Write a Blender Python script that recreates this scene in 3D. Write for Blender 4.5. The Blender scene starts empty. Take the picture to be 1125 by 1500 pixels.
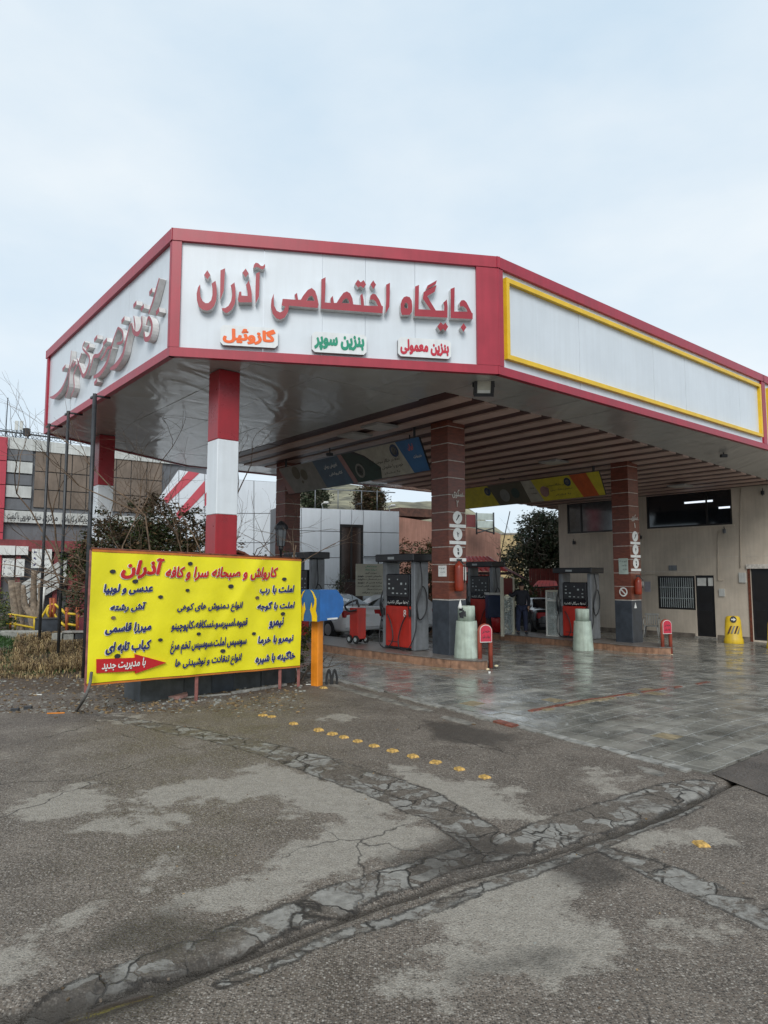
import bpy, math, random
import numpy as np
from mathutils import Vector, Matrix

random.seed(7)
rng = np.random.default_rng(7)
S = bpy.context.scene
COL = S.collection
R = math.radians

# ------------------------------------------------------------------ camera, sky, sun
EYE = 2.0
PITCH = 0.0913
FPX = 997.1
cd = bpy.data.cameras.new('camera')
cd.sensor_fit = 'HORIZONTAL'
cd.sensor_width = 36
cd.lens = FPX / 1125 * 36
cd.clip_start = 0.05
cd.clip_end = 3000
cam = bpy.data.objects.new('camera', cd)
COL.objects.link(cam)
cam.location = (0, 0, EYE)
cam.rotation_euler = (math.pi / 2 + PITCH, 0, 0)
S.camera = cam

SUN_EL, SUN_AZ = 38, 182          # azimuth the light comes from, clockwise from +Y
w = bpy.data.worlds.new('World')
S.world = w
w.use_nodes = True
nt = w.node_tree
nt.nodes.clear()
def wn(t, **k):
    n = nt.nodes.new(t)
    for a, v in k.items():
        setattr(n, a, v)
    return n
sky = wn('ShaderNodeTexSky', sky_type='NISHITA')
sky.sun_disc = False
sky.sun_elevation = R(SUN_EL)
sky.sun_rotation = R(SUN_AZ)
sky.dust_density = 2.0
geo = wn('ShaderNodeTexCoord')
mp = wn('ShaderNodeMapping')
mp.inputs['Scale'].default_value = (1, 1, 2.3)
n1 = wn('ShaderNodeTexNoise')
n1.inputs['Scale'].default_value = 1.7
n1.inputs['Detail'].default_value = 7
n1.inputs['Roughness'].default_value = 0.52
r1 = wn('ShaderNodeValToRGB')
r1.color_ramp.elements[0].position = 0.32
r1.color_ramp.elements[0].color = (5.2, 6.55, 7.75, 1)
r1.color_ramp.elements[1].position = 0.68
r1.color_ramp.elements[1].color = (7.5, 8.1, 8.5, 1)
mx = wn('ShaderNodeMixRGB')
mx.inputs[0].default_value = 0.90
bg = wn('ShaderNodeBackground')
bg.inputs['Strength'].default_value = 0.092
wo = wn('ShaderNodeOutputWorld')
L = nt.links.new
L(geo.outputs['Generated'], mp.inputs['Vector'])
L(mp.outputs[0], n1.inputs['Vector'])
L(n1.outputs['Fac'], r1.inputs[0])
L(sky.outputs[0], mx.inputs[1])
L(r1.outputs[0], mx.inputs[2])
L(mx.outputs[0], bg.inputs['Color'])
L(bg.outputs[0], wo.inputs['Surface'])

sd = bpy.data.lights.new('sun', 'SUN')
sd.energy = 1.5
sd.angle = R(28)
sd.color = (1, 0.985, 0.955)
so = bpy.data.objects.new('sun', sd)
COL.objects.link(so)
az = R(SUN_AZ); el = R(SUN_EL)
sdir = Vector((math.sin(az) * math.cos(el), math.cos(az) * math.cos(el), math.sin(el)))
so.rotation_euler = (-sdir).to_track_quat('-Z', 'Y').to_euler()
so.location = (0, 0, 30)

S.view_settings.view_transform = 'Standard'
S.view_settings.look = 'None'
S.view_settings.exposure = 0.42
S.view_settings.gamma = 1
S.view_settings.use_curve_mapping = False
S.cycles.max_bounces = 6
S.cycles.use_denoising = True

# ------------------------------------------------------------------ places
PHI = 0.6907
CA, SA = math.cos(PHI), math.sin(PHI)
def P(a, b, z=0.0):
    """station grid (a along the right fascia, b along the left fascia) -> world"""
    return Vector((CA * a - SA * b, SA * a + CA * b, z))
def ray(px, py):
    x = (px - 562.5) / FPX
    y = (750 - py) / FPX
    c, s = math.cos(PITCH), math.sin(PITCH)
    return Vector((x, c - y * s, s + y * c))
def W(px, py, z=0.0):
    d = ray(px, py)
    return Vector((0, 0, EYE)) + d * ((z - EYE) / d.z)
def WD(px, py, Y):
    d = ray(px, py)
    return Vector((0, 0, EYE)) + d * (Y / d.y)
def gz(a):
    return -0.025 * max(0.0, a - 9.5)
def gxy(x, y):
    return gz(CA * x + SA * y)
def G(px, Y, dz=0.0):
    """ground point under image column px at distance Y"""
    v = WD(px, 841, Y)
    v.z = gxy(v.x, v.y) + dz
    return v
def ZD(py, Y):
    return WD(562, py, Y).z
def ceil(a):
    return 5.62 - 0.035 * max(0.0, a - 14)

class Plane:
    """vertical plane through two ground points; s runs from p0 to p1"""
    def __init__(self, p0, p1):
        self.p = Vector((p0[0], p0[1], 0)); q = Vector((p1[0], p1[1], 0))
        self.len = (q - self.p).length
        self.u = (q - self.p).normalized()
        self.n = Vector((self.u.y, -self.u.x, 0))          # towards the viewer when p0 is left of p1
    def hit(self, px, py, off=0.0):
        d = ray(px, py); o = Vector((0, 0, EYE))
        t = (self.p + self.n * off - o).dot(self.n) / d.dot(self.n)
        q = o + d * t
        return ((q - self.p).dot(self.u), q.z)
    def at(self, s, z, off=0.0):
        return self.p + self.u * s + self.n * off + Vector((0, 0, z))

# ------------------------------------------------------------------ materials
MATS = {}
def mat(name, col, rough=0.6, metal=0.0, var=0.12, scale=3.0, bump=0.0, bscale=40.0, spec=0.5, col2=None, c2scale=None,
        emit=0, coat=0.0, stretch=(1, 1, 1), alpha=1.0, trans=0.0, sharp=0.5, streak=0.0):
    if name in MATS:
        return MATS[name]
    m = bpy.data.materials.new(name)
    m.use_nodes = True
    t = m.node_tree
    b = t.nodes['Principled BSDF']
    b.inputs['Roughness'].default_value = rough
    b.inputs['Metallic'].default_value = metal
    b.inputs['Specular IOR Level'].default_value = spec
    b.inputs['Coat Weight'].default_value = coat
    if trans:
        b.inputs['Transmission Weight'].default_value = trans
    if alpha < 1:
        b.inputs['Alpha'].default_value = alpha
    tc = t.nodes.new('ShaderNodeTexCoord')
    mp = t.nodes.new('ShaderNodeMapping')
    mp.inputs['Scale'].default_value = stretch
    t.links.new(tc.outputs['Object'], mp.inputs['Vector'])
    no = t.nodes.new('ShaderNodeTexNoise')
    no.inputs['Scale'].default_value = scale
    no.inputs['Detail'].default_value = 6
    no.inputs['Roughness'].default_value = 0.6
    t.links.new(mp.outputs[0], no.inputs['Vector'])
    ra = t.nodes.new('ShaderNodeValToRGB')
    lo = [c * (1 - var * 1.6) for c in col]; hi = [min(1, c * (1 + var)) for c in (col2 or col)]
    ra.color_ramp.elements[0].position = 0.5 - 0.25 * (1.2 - sharp); ra.color_ramp.elements[0].color = (*lo, 1)
    ra.color_ramp.elements[1].position = 0.5 + 0.25 * (1.2 - sharp); ra.color_ramp.elements[1].color = (*hi, 1)
    t.links.new(no.outputs['Fac'], ra.inputs[0])
    src = ra.outputs[0]
    if streak:
        m2 = t.nodes.new('ShaderNodeMapping'); m2.inputs['Scale'].default_value = (5, 5, 0.35)
        t.links.new(tc.outputs['Object'], m2.inputs['Vector'])
        n2 = t.nodes.new('ShaderNodeTexNoise'); n2.inputs['Scale'].default_value = 2.2; n2.inputs['Detail'].default_value = 5
        t.links.new(m2.outputs[0], n2.inputs['Vector'])
        r2 = t.nodes.new('ShaderNodeValToRGB')
        r2.color_ramp.elements[0].position = 0.35; r2.color_ramp.elements[0].color = (1 - streak, 1 - streak * 1.05, 1 - streak * 1.15, 1)
        r2.color_ramp.elements[1].position = 0.62; r2.color_ramp.elements[1].color = (1, 1, 1, 1)
        t.links.new(n2.outputs['Fac'], r2.inputs[0])
        mm = t.nodes.new('ShaderNodeMixRGB'); mm.blend_type = 'MULTIPLY'; mm.inputs[0].default_value = 1
        t.links.new(src, mm.inputs[1]); t.links.new(r2.outputs[0], mm.inputs[2])
        src = mm.outputs[0]
    t.links.new(src, b.inputs['Base Color'])
    mr = t.nodes.new('ShaderNodeMapRange')
    mr.inputs['To Min'].default_value = max(0.02, rough * 0.8); mr.inputs['To Max'].default_value = min(1, rough * 1.25)
    t.links.new(no.outputs['Fac'], mr.inputs['Value']); t.links.new(mr.outputs[0], b.inputs['Roughness'])
    if bump:
        nb = t.nodes.new('ShaderNodeTexNoise'); nb.inputs['Scale'].default_value = bscale; nb.inputs['Detail'].default_value = 4
        t.links.new(mp.outputs[0], nb.inputs['Vector'])
        bp = t.nodes.new('ShaderNodeBump'); bp.inputs['Strength'].default_value = min(1.0, bump); bp.inputs['Distance'].default_value = 0.02 * max(1, bump)
        t.links.new(nb.outputs['Fac'], bp.inputs['Height']); t.links.new(bp.outputs[0], b.inputs['Normal'])
    if emit:
        b.inputs['Emission Color'].default_value = (*col, 1); b.inputs['Emission Strength'].default_value = emit
    MATS[name] = m
    return m

M_white = mat('white_composite', (0.66, 0.705, 0.745), 0.32, var=0.035, scale=0.9, streak=0.035)
M_red = mat('red_trim', (0.37, 0.020, 0.042), 0.38, var=0.08, scale=2, streak=0.10)
M_red2 = mat('red_column_paint', (0.34, 0.011, 0.019), 0.28, var=0.10, scale=2.5, streak=0.12)
M_colwhite = mat('white_column_paint', (0.72, 0.76, 0.79), 0.35, var=0.04, scale=2, streak=0.05)
M_yellow = mat('yellow_trim', (0.80, 0.50, 0.015), 0.4, var=0.07)
M_letter = mat('letter_face_red', (0.32, 0.017, 0.032), 0.35, var=0.08)
M_letside = mat('letter_side_grey', (0.72, 0.71, 0.70), 0.45, var=0.12, streak=0.15)
M_black = mat('black_plastic', (0.022, 0.023, 0.026), 0.4, var=0.2)
M_dark = mat('dark_paint', (0.035, 0.038, 0.042), 0.45, var=0.25, scale=4)
M_grey = mat('grey_metal', (0.20, 0.215, 0.23), 0.38, var=0.14, scale=4, streak=0.18)
M_pumpred = mat('pump_red', (0.50, 0.028, 0.016), 0.33, var=0.10, scale=2, streak=0.14)
M_rust = mat('rusty_iron', (0.16, 0.045, 0.022), 0.8, var=0.35, scale=12, bump=0.4)
M_conc = mat('weathered_concrete', (0.30, 0.30, 0.27), 0.85, var=0.25, scale=5, bump=0.5, bscale=30)
M_green_conc = mat('pale_green_concrete', (0.44, 0.52, 0.44), 0.6, var=0.12, scale=5, bump=0.3, bscale=50, streak=0.28)
M_plaster = mat('beige_plaster', (0.62, 0.54, 0.44), 0.85, var=0.13, scale=0.7, bump=0.25, bscale=25, streak=0.10)
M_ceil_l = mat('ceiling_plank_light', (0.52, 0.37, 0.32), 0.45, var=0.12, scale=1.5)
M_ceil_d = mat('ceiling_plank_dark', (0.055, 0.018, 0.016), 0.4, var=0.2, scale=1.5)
M_brick = mat('brown_stone_cladding', (0.165, 0.046, 0.026), 0.34, var=0.22, scale=6, stretch=(1, 1, 4), bump=0.1)
M_base = mat('slate_column_base', (0.040, 0.048, 0.060), 0.3, var=0.2, scale=5)
M_joint = mat('white_mortar', (0.62, 0.58, 0.52), 0.8, var=0.2, scale=12)
M_kerb = mat('tan_kerb_stone', (0.33, 0.185, 0.115), 0.4, var=0.28, scale=7, bump=0.2, bscale=60, streak=0.25)
M_island = mat('island_paving', (0.17, 0.15, 0.135), 0.35, var=0.25, scale=5, bump=0.2)
M_glass = mat('dark_glass', (0.015, 0.018, 0.022), 0.06, var=0.2, spec=0.8)
M_clear = mat('clear_glass', (0.55, 0.62, 0.60), 0.05, var=0.05, alpha=0.35, spec=0.8)
M_postred = mat('terracotta_paint', (0.36, 0.075, 0.045), 0.5, var=0.2, scale=7, streak=0.2)
M_plate = mat('plate_pinkred', (0.52, 0.03, 0.06), 0.4, var=0.1)
M_paper = mat('paper_white', (0.70, 0.70, 0.66), 0.6, var=0.08, scale=6)
M_ink = mat('ink_black', (0.03, 0.03, 0.035), 0.6, var=0.1)
M_bark = mat('bark', (0.13, 0.10, 0.075), 0.9, var=0.35, scale=12, bump=0.5)
M_twig = mat('dry_twig', (0.17, 0.115, 0.075), 0.9, var=0.35, scale=6)
M_orange = mat('orange_paint', (0.78, 0.25, 0.015), 0.45, var=0.12, scale=4, streak=0.16)
M_blue = mat('box_blue', (0.02, 0.14, 0.42), 0.35, var=0.12, scale=4, streak=0.1)
M_carw = mat('car_white', (0.80, 0.81, 0.82), 0.2, var=0.04, coat=0.6)
M_cars = mat('car_silver', (0.76, 0.78, 0.80), 0.24, metal=0.0, var=0.05, coat=0.6)
M_cark = mat('car_black', (0.018, 0.019, 0.022), 0.2, var=0.1, coat=0.6)
M_tyre = mat('tyre_rubber', (0.02, 0.02, 0.02), 0.85, var=0.2, scale=10)
M_rim = mat('wheel_rim', (0.35, 0.36, 0.37), 0.35, metal=0.7)
M_tail = mat('tail_light_red', (0.35, 0.01, 0.012), 0.2, var=0.1)
M_cream = mat('cream_board', (0.52, 0.50, 0.40), 0.55, var=0.08, scale=3)
M_brown_panel = mat('brown_facade_panel', (0.20, 0.155, 0.12), 0.7, var=0.18, scale=1.3, streak=0.15)
M_grey_wall = mat('grey_facade', (0.15, 0.155, 0.165), 0.6, var=0.12, scale=1.5, streak=0.1)
M_pinkred = mat('red_facade', (0.50, 0.06, 0.085), 0.5, var=0.1, scale=1.5)
M_pale = mat('pale_cornice', (0.58, 0.59, 0.56), 0.5, var=0.14, scale=1.2, streak=0.15)

# ------------------------------------------------------------------ mesh builder
class MB:
    def __init__(self):
        self.v = []; self.f = []; self.m = []; self.smooth = []
    def add(self, vs, fs, mi=0, sm=False):
        o = len(self.v)
        self.v += [tuple(x) for x in vs]
        for f in fs:
            self.f.append(tuple(i + o for i in f)); self.m.append(mi); self.smooth.append(sm)
        return self
    def box(self, x0, y0, z0, x1, y1, z1, mi=0, T=None, bev=0.0):
        if x0 > x1: x0, x1 = x1, x0
        if y0 > y1: y0, y1 = y1, y0
        if z0 > z1: z0, z1 = z1, z0
        if bev <= 0:
            vs = [Vector((x, y, z)) for z in (z0, z1) for x, y in ((x0, y0), (x1, y0), (x1, y1), (x0, y1))]
            fs = [(0, 3, 2, 1), (4, 5, 6, 7), (0, 1, 5, 4), (1, 2, 6, 5), (2, 3, 7, 6), (3, 0, 4, 7)]
        else:
            e = min(bev, (x1 - x0) * .45, (y1 - y0) * .45, (z1 - z0) * .45)
            def ring(z, k):
                a = e * k
                return [Vector(p) for p in ((x0 + e + 0, y0 + a, z), (x1 - e, y0 + a, z), (x1 - a, y0 + e, z), (x1 - a, y1 - e, z),
                                            (x1 - e, y1 - a, z), (x0 + e, y1 - a, z), (x0 + a, y1 - e, z), (x0 + a, y0 + e, z))]
            vs = ring(z0, 1) + ring(z0 + e, 0) + ring(z1 - e, 0) + ring(z1, 1)
            fs = [tuple(range(7, -1, -1)), tuple(range(24, 32))]
            for r_ in range(3):
                for i in range(8):
                    j = (i + 1) % 8
                    fs.append((r_ * 8 + i, r_ * 8 + j, r_ * 8 + 8 + j, r_ * 8 + 8 + i))
        if T: vs = [T(p) for p in vs]
        return self.add(vs, fs, mi)
    def quad(self, *p, mi=0):
        return self.add(p, [tuple(range(len(p)))], mi)
    def tube(self, pts, r, n=8, mi=0, cap=True, sm=True):
        pts = [Vector(p) for p in pts]
        rs = r if isinstance(r, (list, tuple)) else [r] * len(pts)
        o = len(self.v); up = None
        for i, p in enumerate(pts):
            d = (pts[min(i + 1, len(pts) - 1)] - pts[max(i - 1, 0)])
            if d.length < 1e-9: d = Vector((0, 0, 1))
            d.normalize()
            if up is None: up = d.orthogonal().normalized()
            else:
                up = up - d * up.dot(d)
                up = up.normalized() if up.length > 1e-6 else d.orthogonal().normalized()
            s = d.cross(up)
            for k in range(n):
                t = 2 * math.pi * k / n
                self.v.append(tuple(p + (up * math.cos(t) + s * math.sin(t)) * rs[i]))
        for i in range(len(pts) - 1):
            for k in range(n):
                j = (k + 1) % n
                self.f.append((o + i * n + k, o + i * n + j, o + (i + 1) * n + j, o + (i + 1) * n + k)); self.m.append(mi); self.smooth.append(sm)
        if cap:
            self.f.append(tuple(o + k for k in range(n - 1, -1, -1))); self.m.append(mi); self.smooth.append(False)
            e = o + (len(pts) - 1) * n
            self.f.append(tuple(e + k for k in range(n))); self.m.append(mi); self.smooth.append(False)
        return self
    def lathe(self, prof, n=20, c=(0, 0, 0), mi=0, sm=True):
        o = len(self.v)
        for r, z in prof:
            for k in range(n):
                t = 2 * math.pi * k / n
                self.v.append((c[0] + r * math.cos(t), c[1] + r * math.sin(t), c[2] + z))
        for i in range(len(prof) - 1):
            for k in range(n):
                j = (k + 1) % n
                self.f.append((o + i * n + k, o + i * n + j, o + (i + 1) * n + j, o + (i + 1) * n + k)); self.m.append(mi); self.smooth.append(sm)
        self.f.append(tuple(o + k for k in range(n - 1, -1, -1))); self.m.append(mi); self.smooth.append(False)
        e = o + (len(prof) - 1) * n
        self.f.append(tuple(e + k for k in range(n))); self.m.append(mi); self.smooth.append(False)
        return self
    def prism(self, poly, f0, f1, mi=0, mside=None):
        """poly 2D; f0/f1 map (u,v) to 3D at front / back"""
        n = len(poly)
        if n < 3: return self
        a = sum(poly[i][0] * poly[(i + 1) % n][1] - poly[(i + 1) % n][0] * poly[i][1] for i in range(n))
        if a < 0: poly = poly[::-1]
        A = [Vector(f0(*p)) for p in poly]; B = [Vector(f1(*p)) for p in poly]
        o = len(self.v)
        self.v += [tuple(x) for x in A + B]
        self.f.append(tuple(o + i for i in range(n))); self.m.append(mi); self.smooth.append(False)
        self.f.append(tuple(o + n + i for i in range(n - 1, -1, -1))); self.m.append(mi if mside is None else mside); self.smooth.append(False)
        for i in range(n):
            j = (i + 1) % n
            self.f.append((o + i, o + n + i, o + n + j, o + j)); self.m.append(mi if mside is None else mside); self.smooth.append(False)
        return self
    def build(self, name, mats, parent=None, world=True, kind=None):
        me = bpy.data.meshes.new(name)
        vs = self.v
        if parent is not None and world:
            l = parent.location
            if parent.parent: l = l + parent.parent.location
            vs = [(x - l.x, y - l.y, z - l.z) for x, y, z in vs]
        me.from_pydata(vs, [], self.f)
        if not isinstance(mats, (list, tuple)): mats = [mats]
        for m in mats: me.materials.append(m)
        me.polygons.foreach_set('material_index', self.m)
        me.polygons.foreach_set('use_smooth', self.smooth)
        me.update()
        o = bpy.data.objects.new(name, me)
        COL.objects.link(o)
        if parent is not None: o.parent = parent
        if kind: o['kind'] = kind
        return o

def tag(o, label=None, cat=None, group=None, kind=None):
    if label: o['label'] = label
    if cat: o['category'] = cat
    if group: o['group'] = group
    if kind: o['kind'] = kind
    return o
def thing(name, label, cat, loc=(0, 0, 0), rz=0.0, group=None, kind=None):
    o = bpy.data.objects.new(name, None); COL.objects.link(o)
    o.empty_display_size = 0.2
    o.location = loc; o.rotation_euler = (0, 0, rz)
    return tag(o, label, cat, group, kind)
def copy_tree(o, parent=None):
    c = o.copy(); COL.objects.link(c); c.parent = parent
    for ch in list(o.children): copy_tree(ch, c)
    return c
def inst(src, parent, loc=None, rz=None):
    c = src.copy(); COL.objects.link(c); c.parent = parent
    if loc is not None: c.location = loc
    if rz is not None: c.rotation_euler = (0, 0, rz)
    return c
def smooth_path(pts, k=6):
    pts = [Vector(p) for p in pts]; out = []
    for i in range(len(pts) - 1):
        p0, p1, p2, p3 = pts[max(i - 1, 0)], pts[i], pts[i + 1], pts[min(i + 2, len(pts) - 1)]
        for j in range(k):
            t = j / k
            out.append(0.5 * ((2 * p1) + (p2 - p0) * t + (2 * p0 - 5 * p1 + 4 * p2 - p3) * t * t + (3 * p1 - p0 - 3 * p2 + p3) * t ** 3))
    out.append(pts[-1])
    return out
def arcs(poly, k=4):
    """round a closed 2D polygon with Catmull-Rom through its points"""
    n = len(poly); out = []
    for i in range(n):
        p0, p1, p2, p3 = (Vector(poly[(i + j) % n]) for j in (-1, 0, 1, 2))
        for j in range(k):
            t = j / k
            q = 0.5 * ((2 * p1) + (p2 - p0) * t + (2 * p0 - 5 * p1 + 4 * p2 - p3) * t * t + (3 * p1 - p0 - 3 * p2 + p3) * t ** 3)
            out.append((q.x, q.y))
    return out

# ------------------------------------------------------------------ Persian lettering (joined presentation forms)
FORMS = {}
def _f(ch, base, n=4, iso=None):
    FORMS[ch] = [chr(base + i) for i in range(n)] if n == 4 else [chr(base), chr(base + 1), None, None]
for ch, base, n in (('ا', 0xFE8D, 2), ('آ', 0xFE81, 2), ('ب', 0xFE8F, 4), ('پ', 0xFB56, 4), ('ت', 0xFE95, 4), ('ج', 0xFE9D, 4),
                    ('چ', 0xFB7A, 4), ('ح', 0xFEA1, 4), ('خ', 0xFEA5, 4), ('د', 0xFEA9, 2), ('ذ', 0xFEAB, 2), ('ر', 0xFEAD, 2),
                    ('ز', 0xFEAF, 2), ('س', 0xFEB1, 4), ('ش', 0xFEB5, 4), ('ص', 0xFEB9, 4), ('ض', 0xFEBD, 4), ('ط', 0xFEC1, 4),
                    ('ع', 0xFEC9, 4), ('غ', 0xFECD, 4), ('ف', 0xFED1, 4), ('ق', 0xFED5, 4), ('ک', 0xFB8E, 4), ('گ', 0xFB92, 4),
                    ('ل', 0xFEDD, 4), ('م', 0xFEE1, 4), ('ن', 0xFEE5, 4), ('و', 0xFEED, 2), ('ه', 0xFEE9, 4), ('ی', 0xFBFC, 4), ('ئ', 0xFE89, 4)):
    _f(ch, base, n)
def shape(s):
    out = []; i = 0
    prev = False
    while i < len(s):
        c = s[i]
        if c == 'ل' and i + 1 < len(s) and s[i + 1] == 'ا':
            out.append('\ufefc' if prev else '\ufefb'); prev = False; i += 2; continue
        if c in FORMS:
            F = FORMS[c]
            nxt = i + 1 < len(s) and s[i + 1] in FORMS and F[2] is not None
            out.append(F[3] if prev and nxt else F[1] if prev else F[2] if nxt else F[0])
            prev = nxt
        else:
            out.append(c); prev = False
        i += 1
    return ''.join(reversed(out))
TXT = {}; TDIM = {}
def text_mesh(s, bold=0.02, shear=0.0, space=1.0):
    """flat filled outline of the text: (verts2d, faces) scaled to its own bounding box 0..1"""
    k = (s, bold, shear, space)
    if k in TXT: return TXT[k]
    c = bpy.data.curves.new('lettering', 'FONT'); c.body = shape(s); c.resolution_u = 3
    c.offset = bold; c.shear = shear; c.space_character = 1.0; c.space_word = space
    o = bpy.data.objects.new('lettering', c); COL.objects.link(o)
    bpy.context.view_layer.update()
    me = o.to_mesh()
    vs = [v.co.copy() for v in me.vertices]; fs = [tuple(p.vertices) for p in me.polygons]
    o.to_mesh_clear(); bpy.data.objects.remove(o); bpy.data.curves.remove(c)
    par = list(range(len(vs)))
    def find(x):
        while par[x] != x:
            par[x] = par[par[x]]; x = par[x]
        return x
    for f in fs:
        for q in f[1:]: par[find(q)] = find(f[0])
    ids = {}
    x0 = min(v.x for v in vs); x1 = max(v.x for v in vs); y0 = min(v.y for v in vs); y1 = max(v.y for v in vs)
    out = []
    for i, v in enumerate(vs):
        g = ids.setdefault(find(i), len(ids))
        out.append(((v.x - x0) / (x1 - x0), (v.y - y0) / (y1 - y0), (g % 4) * 0.0006))
    TXT[k] = (out, fs)
    TDIM[k] = (x1 - x0, y1 - y0)
    return TXT[k]
def put_text(mb, s, fn, s0, s1, z0, z1, off, bold=0.02, shear=0.0, mi=0, space=1.0):
    """heavy lettering = the outline laid down several times, each copy shifted a little and a hair further out"""
    base = min(bold, .014); d = max(0.0, bold - .014)
    vs, fs = text_mesh(s, base, shear, space)
    W_, H_ = TDIM[(s, base, shear, space)]
    sx_, sz_ = (s1 - s0) / (W_ + 2 * d), (z1 - z0) / (H_ + 2 * d)
    dx, dz = d * sx_, d * sz_
    s0, s1, z0, z1 = s0 + dx, s1 - dx, z0 + dz, z1 - dz
    sh = [(0, 0)] if d == 0 else [(0, 0), (1, 0), (-1, 0), (0, 1), (0, -1), (.7, .7), (-.7, -.7), (.7, -.7), (-.7, .7)]
    for i, (a_, b_) in enumerate(sh):
        mb.add([fn(s0 + (s1 - s0) * x + a_ * dx, z0 + (z1 - z0) * y + b_ * dz, off + q * .25 + i * .0007) for x, y, q in vs], fs, mi)

# ------------------------------------------------------------------ ground
def fbm(x, y, s, seed, octs=4):
    r = np.zeros_like(x); amp = 1.0; tot = 0
    for o in range(octs):
        g = np.random.default_rng(seed + o).random((128, 128))
        u = x * s * 2 ** o + 37.3 * o; v = y * s * 2 ** o + 11.9 * o
        iu = np.floor(u).astype(int); iv = np.floor(v).astype(int)
        fu = u - iu; fv = v - iv
        fu = fu * fu * (3 - 2 * fu); fv = fv * fv * (3 - 2 * fv)
        a = g[iu % 128, iv % 128]; b = g[(iu + 1) % 128, iv % 128]; c = g[iu % 128, (iv + 1) % 128]; d = g[(iu + 1) % 128, (iv + 1) % 128]
        r += amp * ((a * (1 - fu) + b * fu) * (1 - fv) + (c * (1 - fu) + d * fu) * fv)
        tot += amp; amp *= 0.5
    return r / tot
def dpoly(X, Y, pts, wid=None):
    """distance to a polyline; with widths, distance minus local half width"""
    best = np.full(X.shape, 1e9)
    for i in range(len(pts) - 1):
        ax, ay = pts[i][0], pts[i][1]; bx, by = pts[i + 1][0], pts[i + 1][1]
        dx, dy = bx - ax, by - ay; l2 = dx * dx + dy * dy
        t = np.clip(((X - ax) * dx + (Y - ay) * dy) / l2, 0, 1)
        d = np.hypot(X - ax - t * dx, Y - ay - t * dy)
        if wid: d = d - (wid[i] * (1 - t) + wid[i + 1] * t)
        best = np.minimum(best, d)
    return best
def inside(X, Y, pts):
    """signed distance to a closed polygon, negative inside"""
    n = len(pts); c = np.zeros(X.shape, bool)
    for i in range(n):
        x0, y0 = pts[i][0], pts[i][1]; x1, y1 = pts[(i + 1) % n][0], pts[(i + 1) % n][1]
        if y0 == y1: continue
        cond = ((y0 > Y) != (y1 > Y)) & (X < (x1 - x0) * (Y - y0) / (y1 - y0) + x0)
        c ^= cond
    d = dpoly(X, Y, list(pts) + [pts[0]])
    return np.where(c, -d, d)
def WL(l): return [W(x, y) for x, y in l]

GUT = WL([(-160, 1560), (0, 1500), (89, 1482), (195, 1455), (275, 1424), (391, 1384), (500, 1341), (633, 1297), (778, 1257), (828, 1239), (922, 1211), (994, 1183), (1040, 1160), (1090, 1138)])
GUTW = [.12, .10, .075, .05, .02, .016, .016, .015, .016, .02, .025, .025, .02, .01]
ST1 = WL([(40, 1490), (147, 1440), (222, 1412), (311, 1385), (400, 1350), (500, 1312), (583, 1283), (672, 1256), (760, 1235), (850, 1203), (930, 1180), (1000, 1155), (1030, 1146)])
ST1W = [.05, .09, .10, .12, .13, .15, .15, .13, .18, .22, .22, .20, .1]
ST1B = WL([(330, 1440), (420, 1405), (500, 1368), (583, 1346), (672, 1316), (750, 1284), (817, 1262), (900, 1228), (960, 1205), (1020, 1180)])
ST1BW = [.03, .04, .05, .055, .06, .07, .05, .06, .06, .05]
ST2 = WL([(160, 1050), (250, 1067), (330, 1083), (400, 1098), (470, 1120), (530, 1143), (600, 1165), (660, 1195), (700, 1222), (745, 1238)])
ST2W = [.10, .16, .18, .20, .26, .28, .26, .22, .2, .15]
ST3 = WL([(890, 1245), (930, 1262), (985, 1285), (1050, 1313), (1125, 1345), (1250, 1400)])
ST3W = [.06, .13, .15, .14, .15, .15]
DRY = [[(560, 1165), (655, 1232), (640, 1243), (500, 1280), (390, 1316), (300, 1345), (225, 1362), (235, 1330), (300, 1312), (350, 1290), (400, 1245), (480, 1215), (470, 1200), (440, 1195), (390, 1170), (300, 1172), (240, 1185), (190, 1172), (230, 1155), (300, 1142), (380, 1120), (440, 1128)],
       [(0, 1190), (40, 1168), (110, 1155), (180, 1175), (140, 1190), (60, 1200)],
       [(-100, 1400), (0, 1372), (90, 1365), (140, 1330), (150, 1345), (90, 1390), (20, 1425), (-60, 1450)],
       [(130, 1215), (200, 1200), (270, 1195), (250, 1215), (180, 1225)],
       [(610, 1340), (700, 1290), (800, 1278), (850, 1300), (830, 1330), (905, 1370), (900, 1400), (820, 1420), (780, 1440), (660, 1460), (600, 1440), (620, 1400), (680, 1380)],
       [(585, 1122), (640, 1140), (760, 1160), (740, 1175), (780, 1195), (720, 1200), (665, 1195), (630, 1170), (590, 1148)],
       [(870, 1128), (920, 1140), (915, 1165), (880, 1160), (850, 1140)],
       [(960, 1365), (1010, 1345), (1060, 1360), (1050, 1385), (990, 1400)],
       [(940, 1250), (900, 1235), (1010, 1212), (1060, 1215), (1000, 1235)],
       [(180, 1290), (250, 1268), (260, 1275), (190, 1300)], [(150, 1050), (175, 1045), (230, 1058), (180, 1060)],
       [(470, 1052), (500, 1046), (530, 1050), (500, 1058)]]
DRY = [WL(p) for p in DRY]

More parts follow.
